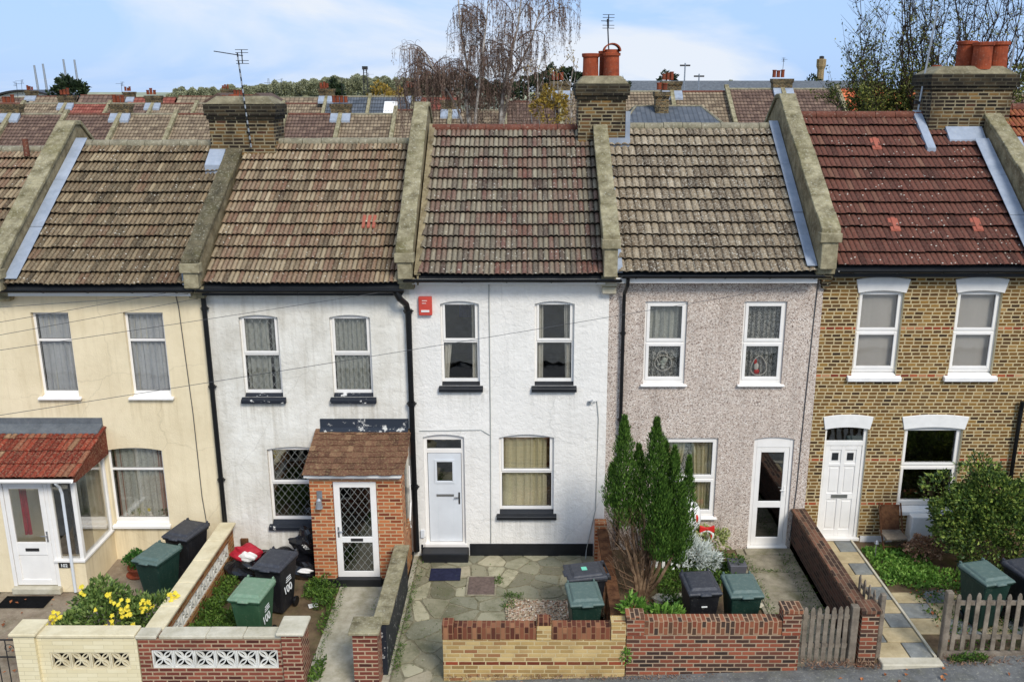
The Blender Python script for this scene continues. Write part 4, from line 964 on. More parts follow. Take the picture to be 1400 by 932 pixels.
lt = MB(); lt.box(-4.08, -3.98, yf - 0.03, yf - .001, 1.66, 1.84); lt.lathe((-4.03, yf - 0.10, 1.52), [(0.075, 0), (0.07, 0.02), (0.05, 0.16), (0.02, 0.2)], 10); lt.build('porch_light', M['metal'], H2)

# ================================================================ HOUSE 3: bright white
H3 = thing('terraced_house', 'bright white rendered house with black sills, black plinth and a grey-red tiled roof', 'house', (-0.37, 0, -0.2), 'terraced houses along the street')
facade(H3, M['white_render'], B[3], B[4], -0.2, 5.83, [(-1.72, -0.96, 3.60, 5.33, 0.06), (0.13, 0.91, 3.60, 5.33, 0.06), (-0.59, 0.53, 0.80, 2.56, 0.07), (-2.14, -1.30, 0.05, 2.56, 0.06)])
shell(H3, B[3], B[4], -0.2, 5.8, mid=3.0)
for k, (a, b, c, d) in enumerate(((-1.72, -0.96, 3.66, 5.33), (0.13, 0.91, 3.66, 5.33), (-0.59, 0.53, 0.87, 2.56))):
    w = window(H3, a, b, c, d, split=0.5)
    if k == 0:
        curtain(w, a + .04, a + .2, c, d - .9, 0.17, M['white_curtain'], 2, 0.02, 0.4, side=-1); curtain(w, b - .16, b - .04, c, d - .06, 0.17, M['white_curtain'], 2, 0.02)
        curtain(w, a + .3, b - .2, d - .55, d - .06, 0.9, M['blue_thing'], 2, 0.02)
    if k == 1:
        curtain(w, a + .04, a + .17, c, d - .06, 0.17, M['white_curtain'], 2, 0.02); curtain(w, b - .2, b - .04, c, d - .06, 0.17, M['white_curtain'], 2, 0.02, 0.2, side=1)
    if k == 2:
        curtain(w, a + .06, a + .66, c, d - .06, 0.17, M['cream_curtain'], 3, 0.02); curtain(w, a + .6, b - .14, c, d - .06, 0.17, M['cream_curtain'], 3, 0.035)
    sill(H3, a, b, c - 0.10, M['black'], h=0.075, slope=0.12)
pl = MB(); pl.box(-1.22, 1.36, -0.02, -0.001, -0.16, 0.12); pl.box(B[3] + .08, -2.2, -0.02, -0.001, -0.16, 0.10); pl.build('plinth', M['black'], H3)
st = MB(); st.box(-2.20, -1.24, -0.32, -0.001, -0.2, 0.05); st.build('door_step', M['black'], H3, bevel=0.02, seg=2)
dm = MB(); x0, x1 = -2.14, -1.30; y0 = 0.07
dm.box(x0, x0 + .07, y0, y0 + .07, .06, 2.56); dm.box(x1 - .07, x1, y0, y0 + .07, .06, 2.56); dm.box(x0 + .07, x1 - .07, y0, y0 + .07, 2.42, 2.56); dm.box(x0 + .07, x1 - .07, y0, y0 + .07, 2.13, 2.22)
dm.box(x0 - .02, x1 + .02, -0.03, y0 + .07, .051, .12)
dfr = dm.build('door_frame', M['upvc'], H3, bevel=0.005)
gm = MB(); gm.box(x0 + .07, x1 - .07, y0 + .03, y0 + .04, 2.22, 2.42); gm.build('pane', M['glass_dark'], dfr)
dm = MB(); a, b = x0 + .08, x1 - .08; y0 += 0.015
wx0, wx1, wz0, wz1 = -1.88, -1.56, 1.50, 1.93
dm.box(a, wx0, y0, y0 + .045, .13, 2.12); dm.box(wx1, b, y0, y0 + .045, .13, 2.12); dm.box(wx0, wx1, y0, y0 + .045, .13, wz0); dm.box(wx0, wx1, y0, y0 + .045, wz1, 2.12)
for q in ((wx0 - .05, wx1 + .05, wz0 - .05, wz0), (wx0 - .05, wx1 + .05, wz1, wz1 + .05)): dm.box(q[0], q[1], y0 - .015, y0 - .001, q[2], q[3])
dm.box(wx0 - .05, wx0, y0 - .015, y0 - .001, wz0, wz1); dm.box(wx1, wx1 + .05, y0 - .015, y0 - .001, wz0, wz1)
d = dm.build('door', M['upvc_grey'], H3, bevel=0.004)
gm = MB(); gm.box(wx0, wx1, y0 + .015, y0 + .025, wz0, wz1); gm.build('pane', M['glass_dark'], d)
lm = MB(); lm.box(-1.90, -1.54, y0 - .012, y0 - .001, 1.16, 1.21); lm.build('letterbox', M['chrome'], d); handle(d, -1.43, 1.12, y0 - .001, M['dark_metal'], h=.26)
house_roof(H3, B[3] + 0.22, B[4] - 0.14, 5.88, 8.47, M['tile_c'], M['ridge_red'], ncol=34)
gutter(H3, B[3] - 0.05, B[4] + 0.2, 5.82); fascia(H3, B[3] + 0.1, B[4] - .1, 5.81, M['upvc'], 0.10)
parapet(H3, 1.40, 1.72, 6.68, 8.85, 5.90, M['coping'], M['parapet_side'])
chimney(H3, 1.08, 2.10, 2.85, 3.75, 7.9, 9.42, [(1.36, 3.35, 0.175, 0.54, 'pot'), (1.80, 3.2, 0.175, 0.64, 'hood'), (1.72, 3.6, 0.16, 0.60, 'pot')])
lb = MB(); lb.box(1.74, 2.2, 2.74, 2.84, 8.02, 8.3); lb.box(2.101, 2.2, 2.84, 3.3, 8.1, 8.85); lb.build('flashing', M['lead'], H3)
lb = MB(); lb.prism([(YE, 5.94), (3.0, 8.25), (3.0, 8.32), (YE, 6.02)], 'x', 1.70, 1.80); lb.build('flashing', M['lead'], H3)
ab = MB(); ab.box(-2.13, -1.87, -0.09, -0.001, 5.06, 5.43); abo = ab.build('alarm_box', M['alarm'], H3, bevel=0.015, seg=2)
ab = MB(); ab.box(-2.08, -1.92, -0.10, -0.091, 5.13, 5.17); ab.box(-2.06, -1.96, -0.096, -0.091, 5.35, 5.362); ab.box(-2.06, -1.98, -0.096, -0.091, 5.30, 5.31); ab.build('alarm_strip', M['white_stuff'], abo)
cb = MB(); cb.tube([(-0.76, -0.015, 5.75), (-0.76, -0.012, 3.0), (-0.78, -0.012, 0.14)], 0.010, 6); cb.tube([(-0.78, -0.012, 2.55), (-0.95, -0.012, 2.66), (-2.2, -0.012, 2.64)], 0.008, 5)
cb.tube([(1.38, -0.012, 3.28), (1.42, -0.012, 2.9), (1.40, -0.012, 0.9), (1.30, -0.02, 0.4), (1.22, -0.06, 0.0), (1.20, -0.2, -0.13)], 0.009, 6); cb.build('wall_cable', M['leadstrip'], H3)
cb = MB(); cb.tube([(1.22, -0.06, 3.29), (1.30, -0.05, 3.32), (1.38, -0.05, 3.29), (1.30, -0.05, 3.24), (1.22, -.06, 3.29)], 0.008, 5); cb.box(1.20, 1.26, -0.05, -0.001, 3.22, 3.28); cb.build('wall_bracket', M['metal'], H3)
cn = MB(); cn.box(1.40, 1.72, -0.20, -0.001, 5.66, 5.78); cn.box(1.43, 1.70, -0.15, -0.001, 5.50, 5.659); cn.build('cornice', M['stone'], H3, bevel=0.012)
mb = MB(); mb.box(-2.24, -2.17, -0.05, -0.001, 0.28, 0.44); mb.build('wall_socket_box', M['upvc_grey'], H3)

# ================================================================ HOUSE 4: pebbledash
H4 = thing('terraced_house', 'pebbledashed house with white windows and a half-glazed white door behind the conifer', 'house', (3.67, 0, 0.0), 'terraced houses along the street')
facade(H4, M['pebble'], B[4], B[5], -0.1, 5.92, [(2.29, 3.12, 3.62, 5.32, 0), (4.22, 5.06, 3.62, 5.32, 0), (2.75, 3.87, 0.72, 2.48, 0), (4.60, 5.42, 0.0, 2.50, 0.05)], depth=0.12)
shell(H4, B[4], B[5], -0.1, 5.88, mid=3.0)
for k, (a, b, c, d) in enumerate(((2.29, 3.12, 3.65, 5.32), (4.22, 5.06, 3.65, 5.32), (2.75, 3.87, 0.75, 2.48))):
    w = window(H4, a, b, c, d, split=0.5 if k < 2 else 0.48, y=0.05, bot_sash=True, sash=0.06)
    if k == 0: curtain(w, a + .06, b - .06, c + .8, d - .06, 0.18, M['net_grey'], 5, 0.03); curtain(w, a + .06, b - .06, c, c + .82, 0.17, M['lace'], 6, 0.02)
    if k == 1: curtain(w, a + .06, b - .06, c, d - .06, 0.17, M['lace'], 7, 0.03)
    if k == 2: curtain(w, a + .06, a + .5, c, d - .06, 0.2, M['cream_curtain'], 5, 0.03, 0.45, side=-1); curtain(w, b - .5, b - .05, c, d - .06, 0.2, M['cream_curtain'], 5, 0.03, 0.2, side=1); curtain(w, a + .06, b - .06, c, d - .06, 0.24, M['lace'], 6, 0.02)
    sill(H4, a, b, c - 0.02, M['upvc'], h=0.035, slope=0.02, out=0.08, y=0.06, over=0.05)
dm = MB(); x0, x1, y0 = 4.60, 5.42, 0.04
dm.box(x0, x0 + .07, y0, y0 + .07, .06, 2.50); dm.box(x1 - .07, x1, y0, y0 + .07, .06, 2.50); dm.box(x0 + .07, x1 - .07, y0, y0 + .07, 2.26, 2.50); dm.box(x0 - .01, x1 + .01, -0.05, y0 + .07, .0, .06)
dfr = dm.build('door_frame', M['upvc'], H4, bevel=0.005)
dm = MB(); a, b, y1 = x0 + .075, x1 - .075, y0 + .01
dm.box(a, a + .10, y1, y1 + .05, .065, 2.25); dm.box(b - .10, b, y1, y1 + .05, .065, 2.25); dm.box(a + .1, b - .1, y1, y1 + .05, 2.15, 2.25); dm.box(a + .1, b - .1, y1, y1 + .05, .92, 1.06); dm.box(a + .1, b - .1, y1, y1 + .05, .065, .24)
d = dm.build('door', M['upvc'], H4, bevel=0.005)
for (c, e) in ((1.06, 2.15), (.24, .92)):
    gm = MB(); gm.box(a + .1, b - .1, y1 + .02, y1 + .03, c, e); gm.build('pane', M['glass_dark'], d)
handle(d, 5.30, 1.30, y1 - .001, M['upvc'], h=.2)
st = MB(); st.box(4.52, 5.50, -0.30, -0.051, -0.1, 0.04); st.build('door_step', M['concrete_dirty'], H4, bevel=0.01)
house_roof(H4, B[4] + 0.14, B[5] - 0.24, 5.92, 8.50, M['tile_d'], M['ridge_grey'], ncol=26)
gutter(H4, B[4] + 0.2, B[5] - 0.1, 5.90, y=-.35); fascia(H4, B[4] + 0.1, B[5] - .22, 5.84, M['upvc'], 0.10, y=-0.27)
leadstrip(H4, B[5] - 0.44, B[5] - 0.24, YE, 5.95, YR, 8.52)
parapet(H4, 5.48, 5.85, 6.80, 9.22, 6.05, M['coping'], M['parapet_side'])
pipe(H4, [(1.90, -0.34, 5.84), (1.90, -0.30, 5.7), (1.86, -0.12, 5.5), (1.86, -0.09, 5.3), (1.86, -0.08, 0.1)], 0.036, collars=[(1.86, -0.08, 4.7), (1.86, -0.08, 2.9)])
cb = MB(); cb.tube([(5.62, -0.02, 5.7), (5.60, -0.012, 5.0), (5.56, -0.012, 3.0), (5.54, -0.012, 1.4), (5.48, -0.012, 0.2)], 0.010, 6); cb.build('wall_cable', M['cable'], H4)

# ================================================================ HOUSE 5: yellow stock brick
H5 = thing('terraced_house', 'brown and yellow brick house with white arched lintels and a dark red tiled roof', 'house', (7.87, 0, 0.1), 'terraced houses along the street')
facade(H5, M['stock_brick'], B[5], B[6], 0.1, 6.05, [(6.44, 7.33, 3.80, 5.54, 0.05), (8.36, 9.24, 3.80, 5.54, 0.05), (7.63, 8.82, 0.90, 2.72, 0.06), (6.03, 6.90, 0.2, 2.72, 0.05)], depth=0.13, reveal=M['cap_cream'])
shell(H5, B[5], B[6], 0.1, 6.0, mid=3.2)
for k, (a, b, c, d) in enumerate(((6.44, 7.33, 3.87, 5.54), (8.36, 9.24, 3.87, 5.54), (7.63, 8.82, 0.97, 2.72))):
    w = window(H5, a, b, c, d, split=0.5, bot_sash=True, sash=0.055, fw=0.05)
    if k < 2: curtain(w, a + .05, b - .05, c, d - .05, 0.17, M['blind'], 1, 0.008)
    sill(H5, a, b, c - 0.08, M['white_stuff'], h=0.085, slope=0.07, over=0.09)
    lm = MB(); e = 0.08; n = 8; zb, zt = d - 0.05, d + 0.22
    lo = [(a - 0.02 + (b - a + 0.04) * i / n, zb + 0.05 * 4 * (i / n) * (1 - i / n)) for i in range(n + 1)]
    hi = [(a - e + (b - a + 2 * e) * i / n, zt + 0.05 * 4 * (i / n) * (1 - i / n)) for i in range(n + 1)]
    lm.prism(lo + hi[::-1], 'y', -0.025, 0.11); lm.build('lintel', M['white_stuff'], H5, bevel=0.006)
lm = MB(); n = 8; a, b, d = 6.03, 6.90, 2.72; lo = [(a - .02 + (b - a + .04) * i / n, d - .05 + .05 * 4 * (i / n) * (1 - i / n)) for i in range(n + 1)]; hi = [(a - .07 + (b - a + .14) * i / n, d + .22 + .05 * 4 * (i / n) * (1 - i / n)) for i in range(n + 1)]
lm.prism(lo + hi[::-1], 'y', -0.025, 0.11); lm.build('lintel', M['white_stuff'], H5, bevel=0.006)
dm = MB(); x0, x1, y0 = 6.03, 6.90, 0.05
dm.box(x0, x0 + .05, y0, y0 + .07, .26, 2.70); dm.box(x1 - .07, x1, y0, y0 + .07, .26, 2.70); dm.box(x0 + .05, x1 - .07, y0, y0 + .07, 2.30, 2.40); dm.box(x0 - .02, x1 + .02, -0.04, y0 + .07, .2, .259)
dfr = dm.build('door_frame', M['upvc'], H5, bevel=0.004)
gm = MB(); gm.box(x0 + .05, x1 - .07, y0 + .03, y0 + .04, 2.40, 2.70); gm.build('pane', M['glass_dark'], dfr)
dm = MB(); a, b, y1 = x0 + .055, x1 - .075, y0 + .02
dm.box(a, b, y1 + .01, y1 + .045, .26, 2.295)
xm = (a + b) / 2; P_ = [(a, a + .10), (xm - .04, xm + .04), (b - .10, b)]
for p in P_: dm.box(p[0], p[1], y1 - .006, y1 + .0099, .26, 2.295)
for (c, e) in ((.26, .42), (1.10, 1.24), (1.84, 1.90), (2.2, 2.295)):
    dm.box(a + .10, xm - .04, y1 - .006, y1 + .0099, c, e); dm.box(xm + .04, b - .10, y1 - .006, y1 + .0099, c, e)
for s_ in (0, 1):
    xa = (a + .13) if s_ == 0 else (xm + .07); xb = (xm - .07) if s_ == 0 else (b - .13)
    dm.box(xa, xb, y1 + .0, y1 + .0099, .46, 1.06); dm.box(xa, xb, y1 + .0, y1 + .0099, 1.28, 1.80)
d = dm.build('door', M['upvc'], H5, bevel=0.006)
gm = MB(); gm.box(a + .15, xm - .09, y1 + .0, y1 + .0098, 1.97, 2.13); gm.box(xm + .09, b - .15, y1 + .0, y1 + .0098, 1.97, 2.13); gm.build('spy_pane', M['seal'], d)
lm = MB(); lm.box(xm - .17, xm + .17, y1 - .012, y1 - .0065, 1.13, 1.21); lm.build('letterbox', M['chrome'], d)
house_roof(H5, B[5] + 0.14, B[6] - 0.22, 6.06, 8.74, M['tile_e'], M['ridge_red'], ncol=36, roll=0.018)
gutter(H5, B[5] + 0.15, B[6] + 0.2, 6.00); fascia(H5, B[5] + .1, B[6], 5.98, M['black'], 0.13)
leadstrip(H5, B[6] - 0.50, B[6] - 0.20, YE, 6.09, 2.5, 8.18)
lb = MB(); lb.prism([(2.55, 8.22), (2.845, 8.43), (2.845, 8.54), (2.83, 8.54), (2.55, 8.28)], 'x', 9.0, 9.78); lb.prism([(2.3, 8.03), (3.3, 8.78), (3.3, 8.87), (2.3, 8.12)], 'x', 8.44, 8.62); lb.build('flashing', M['lead'], H5)
parapet(H5, 9.80, 10.18, 6.95, 9.08, 6.15, M['coping'], M['parapet_side'])
chimney(H5, 8.64, 10.36, 2.85, 3.75, 8.2, 9.62, [(9.56, 3.5, 0.20, 0.60, 'pot'), (9.72, 3.08, 0.20, 0.56, 'pot'), (10.15, 3.3, 0.21, 0.58, 'pot'), (8.95, 3.5, 0.09, 0.10, 'pot')])
for (x, y) in ((7.30, 2.35), (7.10, 0.42), (8.72, 0.42)):
    rt = MB()
    z = 6.06 + (y - YE) * (8.74 - 6.06) / (YR - YE) + 0.065
    rt.prism([(y, z - 0.02), (y + 0.27, z + 0.18), (y + 0.27, z + 0.215), (y, z + 0.015)], 'x', x, x + 0.2)
    rt.prism([(y, z + 0.015), (y + 0.27, z + 0.215), (y + 0.27, z + 0.235), (y, z + 0.035)], 'x', x + 0.06, x + 0.15)
    rt.build('roof_vent', M['red_new_tile'], H5, bevel=0.008)
pipe(H5, [(9.88, -0.1, 3.3), (9.88, -0.08, 3.1), (9.88, -0.08, 0.2)], 0.045)
pl = MB(); pl.box(6.95, 7.62, -0.02, -0.001, 0.1, 0.30); pl.build('plinth', M['white_stuff'], H5)
cr_ = MB(); 
for k in range(5): cr_.box(5.62 - .02 + .02 * k, 5.86 - .01 * k, -0.24 + k * .04, -0.001, 5.60 + (4 - k) * .075, 5.672 + (4 - k) * .075)
cr_.build('corbel', M['chimney_brick'], H5)
mb = MB(); mb.box(7.88, 8.33, -0.28, -0.001, 0.25, 0.86); mb.build('meter_box', M['white_stuff'], H5, bevel=0.02, seg=2)

# slivers of the neighbouring houses at both edges
H0 = thing('terraced_house', 'neighbouring house cut off by the left edge, with a vent pipe on its roof', 'house', (-12.2, 0, -0.35), 'terraced houses along the street')
facade(H0, M['cream_render'], B[0], B[1], -0.35, 5.5, [(-13.6, -12.8, 3.3, 5.0, 0), (-11.7, -10.9, 3.3, 5.0, 0)])
shell(H0, B[0], B[1], -0.35, 5.5)
for a in (-13.6, -11.7): w = window(H0, a, a + .8, 3.33, 5.0); curtain(w, a + .05, a + .75, 3.4, 4.95, 0.17, M['net'], 6, .03)
house_roof(H0, B[0], B[1] - 0.17, 5.55, 8.0, M['tile_b'], M['ridge_grey'], ncol=40)
gutter(H0, B[0], B[1] - .2, 5.5)
parapet(H0, -10.36, -9.98, 6.10, 8.65, 5.62, M['coping'], M['parapet_side'])
pipe(H0, [(-10.98, 3.0, 7.9), (-10.98, 3.0, 8.25), (-10.98, 3.0, 8.27)], 0.06, M['ridge_red'], name='vent_pipe')
H6 = thing('terraced_house', 'neighbouring brick house cut off by the right edge, with orange-red tiles', 'house', (12, 0, 0.25), 'terraced houses along the street')
facade(H6, M['stock_brick'], B[6], B[7], 0.25, 6.2, [(10.9, 11.7, 4.0, 5.7, 0), (12.6, 13.4, 4.0, 5.7, 0)])
shell(H6, B[6], B[7], 0.25, 6.2, mid=3.2)
for a in (10.9, 12.6): w = window(H6, a, a + .8, 4.03, 5.7); curtain(w, a + .05, a + .75, 4.1, 5.65, 0.17, M['net'], 6, .03)
house_roof(H6, B[6] + 0.15, B[7], 6.25, 8.9, M['tile_f'], M['ridge_red'], ncol=36)
gutter(H6, B[6] + .2, B[7], 6.2)
lb = MB(); lb.prism([(1.9, 7.9), (2.2, 8.15), (2.2, 8.35), (1.9, 8.1)], 'x', 10.2, 10.32); lb.build('flashing', M['lead'], H6)
#@@PART2
# ================================================================ low walls, piers, gates
def screen_blocks(parent, n, s, x, y0, y1, z, axis='x', mat=None, t=0.021, gap=0.0):
    """pierced flower blocks: a square frame with four half circles through the centre"""
    bk = MB()
    if axis == 'x': bk.box(x + .004, x + n * s - .004, y0 + .062, y0 + .075, z + .004, z + s - .004)
    else: bk.box(y0 + .05, y0 + .065, x + .004, x + n * s - .004, z + .004, z + s - .004)
    bk.build('hole_shade_board', M['mat_black'], parent)  # black sheet added so the pierced holes look shaded
    for k in range(n):
        mb = MB(); a = x + k * s; h = s
        def bx(u0, u1, w0, w1):
            if axis == 'x': mb.box(a + u0, a + u1, y0, y1, z + w0, z + w1)
            else: mb.box(y0, y1, a + u0, a + u1, z + w0, z + w1)
        e = 0.024
        bx(0.003, e, 0, h); bx(h - e, h - 0.003, 0, h); bx(e, h - e, 0, e); bx(e, h - e, h - e, h)
        r = (h - 2 * e) / 2; c = h / 2
        for i, (cx_, cz, a0) in enumerate(((c, e, 0), (h - e, c, 90), (c, h - e, 180), (e, c, 270))):
            m_ = 10
            for j in range(m_):
                t0, t1 = R(a0 + 180 * j / m_), R(a0 + 180 * (j + 1) / m_)
                ro, ri = r, r - t
                poly = [(a + cx_ + ro * math.cos(t0), z + cz + ro * math.sin(t0)), (a + cx_ + ro * math.cos(t1), z + cz + ro * math.sin(t1)),
                        (a + cx_ + ri * math.cos(t1), z + cz + ri * math.sin(t1)), (a + cx_ + ri * math.cos(t0), z + cz + ri * math.sin(t0))]
                dy = 0.002 * i
                mb.prism(poly, 'y' if axis == 'x' else 'x', (y0 + 0.012 if axis == 'x' else y0 + .07) + dy, (y0 + .055 if axis == 'x' else y1 - .004) - dy)
        mb.build('screen_block', mat or M['block_white'], parent)
# cream front wall of house 1
W1 = thing('garden_wall', 'cream painted low front wall with four pierced flower blocks', 'wall', (-7.2, -4.2, -0.45))
mb = MB(); ya, yb = -4.36, -4.14
mb.box(-7.98, -6.36, ya, yb, -0.5, 0.14); mb.box(-7.98, -7.80, ya, yb, 0.14, 0.46); mb.box(-6.50, -6.36, ya, yb, 0.14, 0.46); mb.box(-7.98, -6.36, ya, yb, 0.46, 0.74)
mb.box(-8.32, -7.981, -4.42, -4.06, -0.5, 0.80); mb.build('wall', M['cream_block'], W1)
mb = MB(); mb.box(-7.975, -6.37, ya - .04, yb + .04, 0.742, 0.80); mb.build('coping', M['cap_cream'], W1, bevel=.012)
mb = MB(); mb.box(-8.37, -7.93, -4.47, -4.01, 0.802, 0.86); mb.build('pier_cap', M['cap_cream'], W1, bevel=.015)
screen_blocks(W1, 4, 0.325, -7.80, ya + .01, yb - .01, 0.14, mat=M['cap_cream'])
# wall between 1 and 2 and front wall of 2
W2 = thing('garden_wall', 'dark red brick front wall with six white pierced flower blocks and a stone capped pier', 'wall', (-5.0, -4.2, -0.35))
mb = MB()
mb.box(-6.34, -6.14, ya, yb, 0.16, 0.50); mb.box(-4.08, -3.98, ya, yb, 0.16, 0.50); mb.box(-6.34, -3.98, ya, yb, -0.4, 0.16); mb.box(-6.34, -3.98, ya, yb, 0.50, 0.72)
mb.box(-4.16 + .18, -3.66, -4.44, -3.98, -0.4, 0.82); mb.build('wall', M['red_brick'], W2)
mb = MB(); mb.box(-5.98, -5.22, ya - .03, yb + .03, 0.722, 0.78); mb.box(-5.215, -4.62, ya - .03, yb + .03, 0.722, 0.782); mb.box(-4.615, -3.99, ya - .03, yb + .03, 0.722, 0.779); mb.build('coping', M['stone'], W2, bevel=.01)
mb = MB(); mb.box(-4.06, -3.61, -4.48, -3.94, 0.822, 0.88); mb.build('pier_cap', M['stone'], W2, bevel=.015)
screen_blocks(W2, 6, 0.343, -6.14, ya + .01, yb - .01, 0.16)
W12 = thing('garden_wall', 'orange brick side wall with a row of pierced blocks between the cream house and the leaded-window house', 'wall', (-6.2, -2.2, -0.3))
W12['label'] = 'orange brick side wall with pierced blocks and cream coping beside the yellow-flowered shrub'
mb = MB(); mb.box(-6.30, -6.12, -4.13, -0.15, -0.4, 0.08); mb.box(-6.30, -6.12, -4.13, -0.15, 0.40, 0.62); mb.box(-6.30, -6.12, -4.13, -3.98, 0.08, 0.40); mb.box(-6.30, -6.12, -0.46, -0.15, 0.08, 0.40)
mb.build('wall', M['orange_brick'], W12)
mb = MB()
for k in range(5): mb.box(-6.38, -6.05, -4.13 + k * .8, -4.135 + (k + 1) * .8, 0.622, 0.68 + .003 * (k % 2))
mb.build('coping', M['cap_cream'], W12, bevel=.012)
mb = MB(); mb.box(-6.36, -6.02, -4.40, -4.131, 0.722, 0.78); mb.build('pier_cap', M['stone'], W12, bevel=.012)
screen_blocks(W12, 11, 0.32, -3.98, -6.28, -6.14, 0.08, axis='y')
# wall between 2 and 3
W23 = thing('garden_wall', 'low side wall with flaking black paint and a red brick pier beside the brick porch', 'wall', (-2.5, -2.6, -0.3))
mb = MB(); mb.box(-2.84, -2.44, -4.42, -4.02, -0.4, 0.82); mb.build('pier', M['red_brick'], W23)
mb = MB(); mb.box(-2.54, -2.36, -4.02, -1.30, -0.3, 0.70); mb.build('wall', M['flaky_black'], W23)
mb = MB(); mb.box(-2.90, -2.40, -4.46, -3.96, 0.822, 0.88); mb.build('pier_cap', M['coping'], W23, bevel=.012)
mb = MB()
for k in range(3): mb.box(-2.60, -2.31, -3.96 + k * .9, -3.965 + (k + 1) * .9, 0.702, 0.765 + .003 * (k % 2))
mb.build('coping', M['coping'], W23, bevel=.012)
mb = MB(); mb.prism([(-1.3, -0.25), (-1.3, 0.72), (-0.75, 0.45), (-0.3, 0.0), (-0.3, -0.25)], 'x', -2.52, -2.40); mb.build('end_brickwork', M['orange_brick'], W23)
# yellow wall of 3
W3 = thing('garden_wall', 'yellow brick front wall with a band of dark red soldier bricks along the top', 'wall', (0.1, -4.1, -0.1))
mb = MB(); mb.box(-1.40, 1.60, -4.22, -4.0, -0.3, 0.60); mb.box(0.14, 0.38, -4.24, -3.98, 0.601, 0.86); mb.box(1.36, 1.60, -4.24, -3.98, 0.601, 0.90); mb.build('wall', M['yellow_brick'], W3)
mb = MB(); mb.box(-1.22, 0.138, -4.215, -4.005, 0.602, 0.825); mb.box(0.382, 1.358, -4.215, -4.005, 0.602, 0.83); mb.box(-1.41, -1.222, -4.225, -3.995, 0.602, 0.87); mb.box(.15, .37, -4.23, -3.99, .862, .93)
mb.build('soldier_course', M['soldier_dark'], W3, bevel=.004)
# red wall of 4
W4 = thing('garden_wall', 'mixed red and black brick front wall with an upright brick coping', 'wall', (3.0, -4.1, 0.0))
mb = MB(); mb.box(1.62, 4.46, -4.20, -3.98, -0.2, 0.68); mb.box(1.61, 1.90, -4.22, -3.96, 0.681, 0.98); mb.box(4.16, 4.46, -4.22, -3.96, 0.681, 1.08); mb.build('wall', M['mixed_brick'], W4)
mb = MB(); mb.box(1.902, 4.158, -4.205, -3.975, 0.682, 0.93); mb.box(4.14, 4.48, -4.24, -3.94, 1.082, 1.15); mb.box(1.60, 1.905, -4.235, -3.95, 0.982, 1.02); mb.build('soldier_course', M['soldier_mix'], W4, bevel=.004)
W34 = thing('garden_wall', 'narrow brick side wall capped with a brown board behind the wheelie bins', 'wall', (1.5, -2, -0.1))
mb = MB(); mb.box(1.44, 1.60, -3.96, -0.25, -0.3, 0.50); mb.box(1.38, 1.62, -0.26, -0.02, -0.2, 0.70); mb.build('wall', M['porch_brick'], W34)
mb = MB(); mb.hexa([(1.42, -3.96, 0.502), (1.64, -3.96, 0.502), (1.64, -0.27, 0.502), (1.42, -0.27, 0.502), (1.42, -3.96, 0.56), (1.64, -3.96, 0.56), (1.64, -0.27, 0.60), (1.42, -0.27, 0.60)]); mb.build('coping', M['wood_brown'], W34, bevel=.01)
W45 = thing('garden_wall', 'dark brown brick side wall with a mottled brick pier between picket gate and slab path', 'wall', (5.6, -2, 0.1))
mb = MB(); mb.box(5.50, 5.68, -3.86, -0.02, -0.1, 0.86); mb.build('wall', M['brown_brick'], W45)
mb = MB(); mb.box(5.46, 5.74, -4.18, -3.861, -0.1, 1.06); mb.build('pier', M['mixed_brick'], W45)
mb = MB(); mb.box(5.46, 5.75, -3.855, -0.02, 0.862, 0.93); mb.box(5.44, 5.77, -4.21, -3.857, 1.062, 1.13); mb.build('coping', M['soldier_brown'], W45, bevel=.005)

def picket_run(parent, x0, x1, y, z0, z1, n, rails=(0.25, 0.85), yr=0.045, mat=None, w=0.075, t=0.02, lean=0.0):
    for k in range(n):
        cx_ = x0 + (x1 - x0) * (k + 0.5) / n; l = rnd(-0.012, 0.012); mb = MB(); hh = z1 + rnd(-.015, .015)
        P = [(cx_ - w / 2, z0), (cx_ + w / 2, z0), (cx_ + w / 2 + l, hh - .07), (cx_ + w * .28 + l, hh - .02), (cx_ + l, hh), (cx_ - w * .28 + l, hh - .02), (cx_ - w / 2 + l, hh - .07)]
        mb.prism(P, 'y', y - t, y); mb.build('picket', mat or M['wood_grey'], parent, bevel=.004)
    for r_ in rails:
        mb = MB(); z = z0 + (z1 - z0) * r_; mb.box(x0, x1, y + .001, y + yr, z - .035, z + .035); mb.build('rail', mat or M['wood_grey'], parent)
G4 = thing('picket_gate', 'closed weathered picket gate between the red brick wall and the brick pier', 'gate', (4.9, -4.1, 0.1))
picket_run(G4, 4.50, 5.28, -4.12, 0.14, 1.16, 7, rails=(0.28, 0.80))
mb = MB(); mb.box(5.30, 5.42, -4.16, -4.04, 0.0, 1.16); mb.build('post', M['wood_grey'], G4, bevel=.008)
F5 = thing('picket_fence', 'grey weathered picket fence in front of the bushy garden on the right', 'fence', (8.5, -4.0, 0.15))
picket_run(F5, 6.98, 10.7, -4.02, 0.28, 1.34, 22, rails=(0.22, 0.82))
for x in (6.86, 8.9):
    mb = MB(); mb.box(x, x + .11, -4.08, -3.97, 0.1, 1.38); mb.build('post', M['wood_grey'], F5, bevel=.012)
mb = MB(); mb.box(6.98, 10.7, -4.05, -3.98, 0.05, 0.24); mb.build('gravel_board', M['wood_grey'], F5)
G5 = thing('picket_gate', 'open weathered picket gate swung back against the dark side wall', 'gate', (5.86, -3.98, 0.15), rz=0.0)
g5 = MB(); g5.box(5.80, 5.88, -4.05, -3.96, 0.1, 1.32); g5.build('post', M['wood_grey'], G5, bevel=.01)
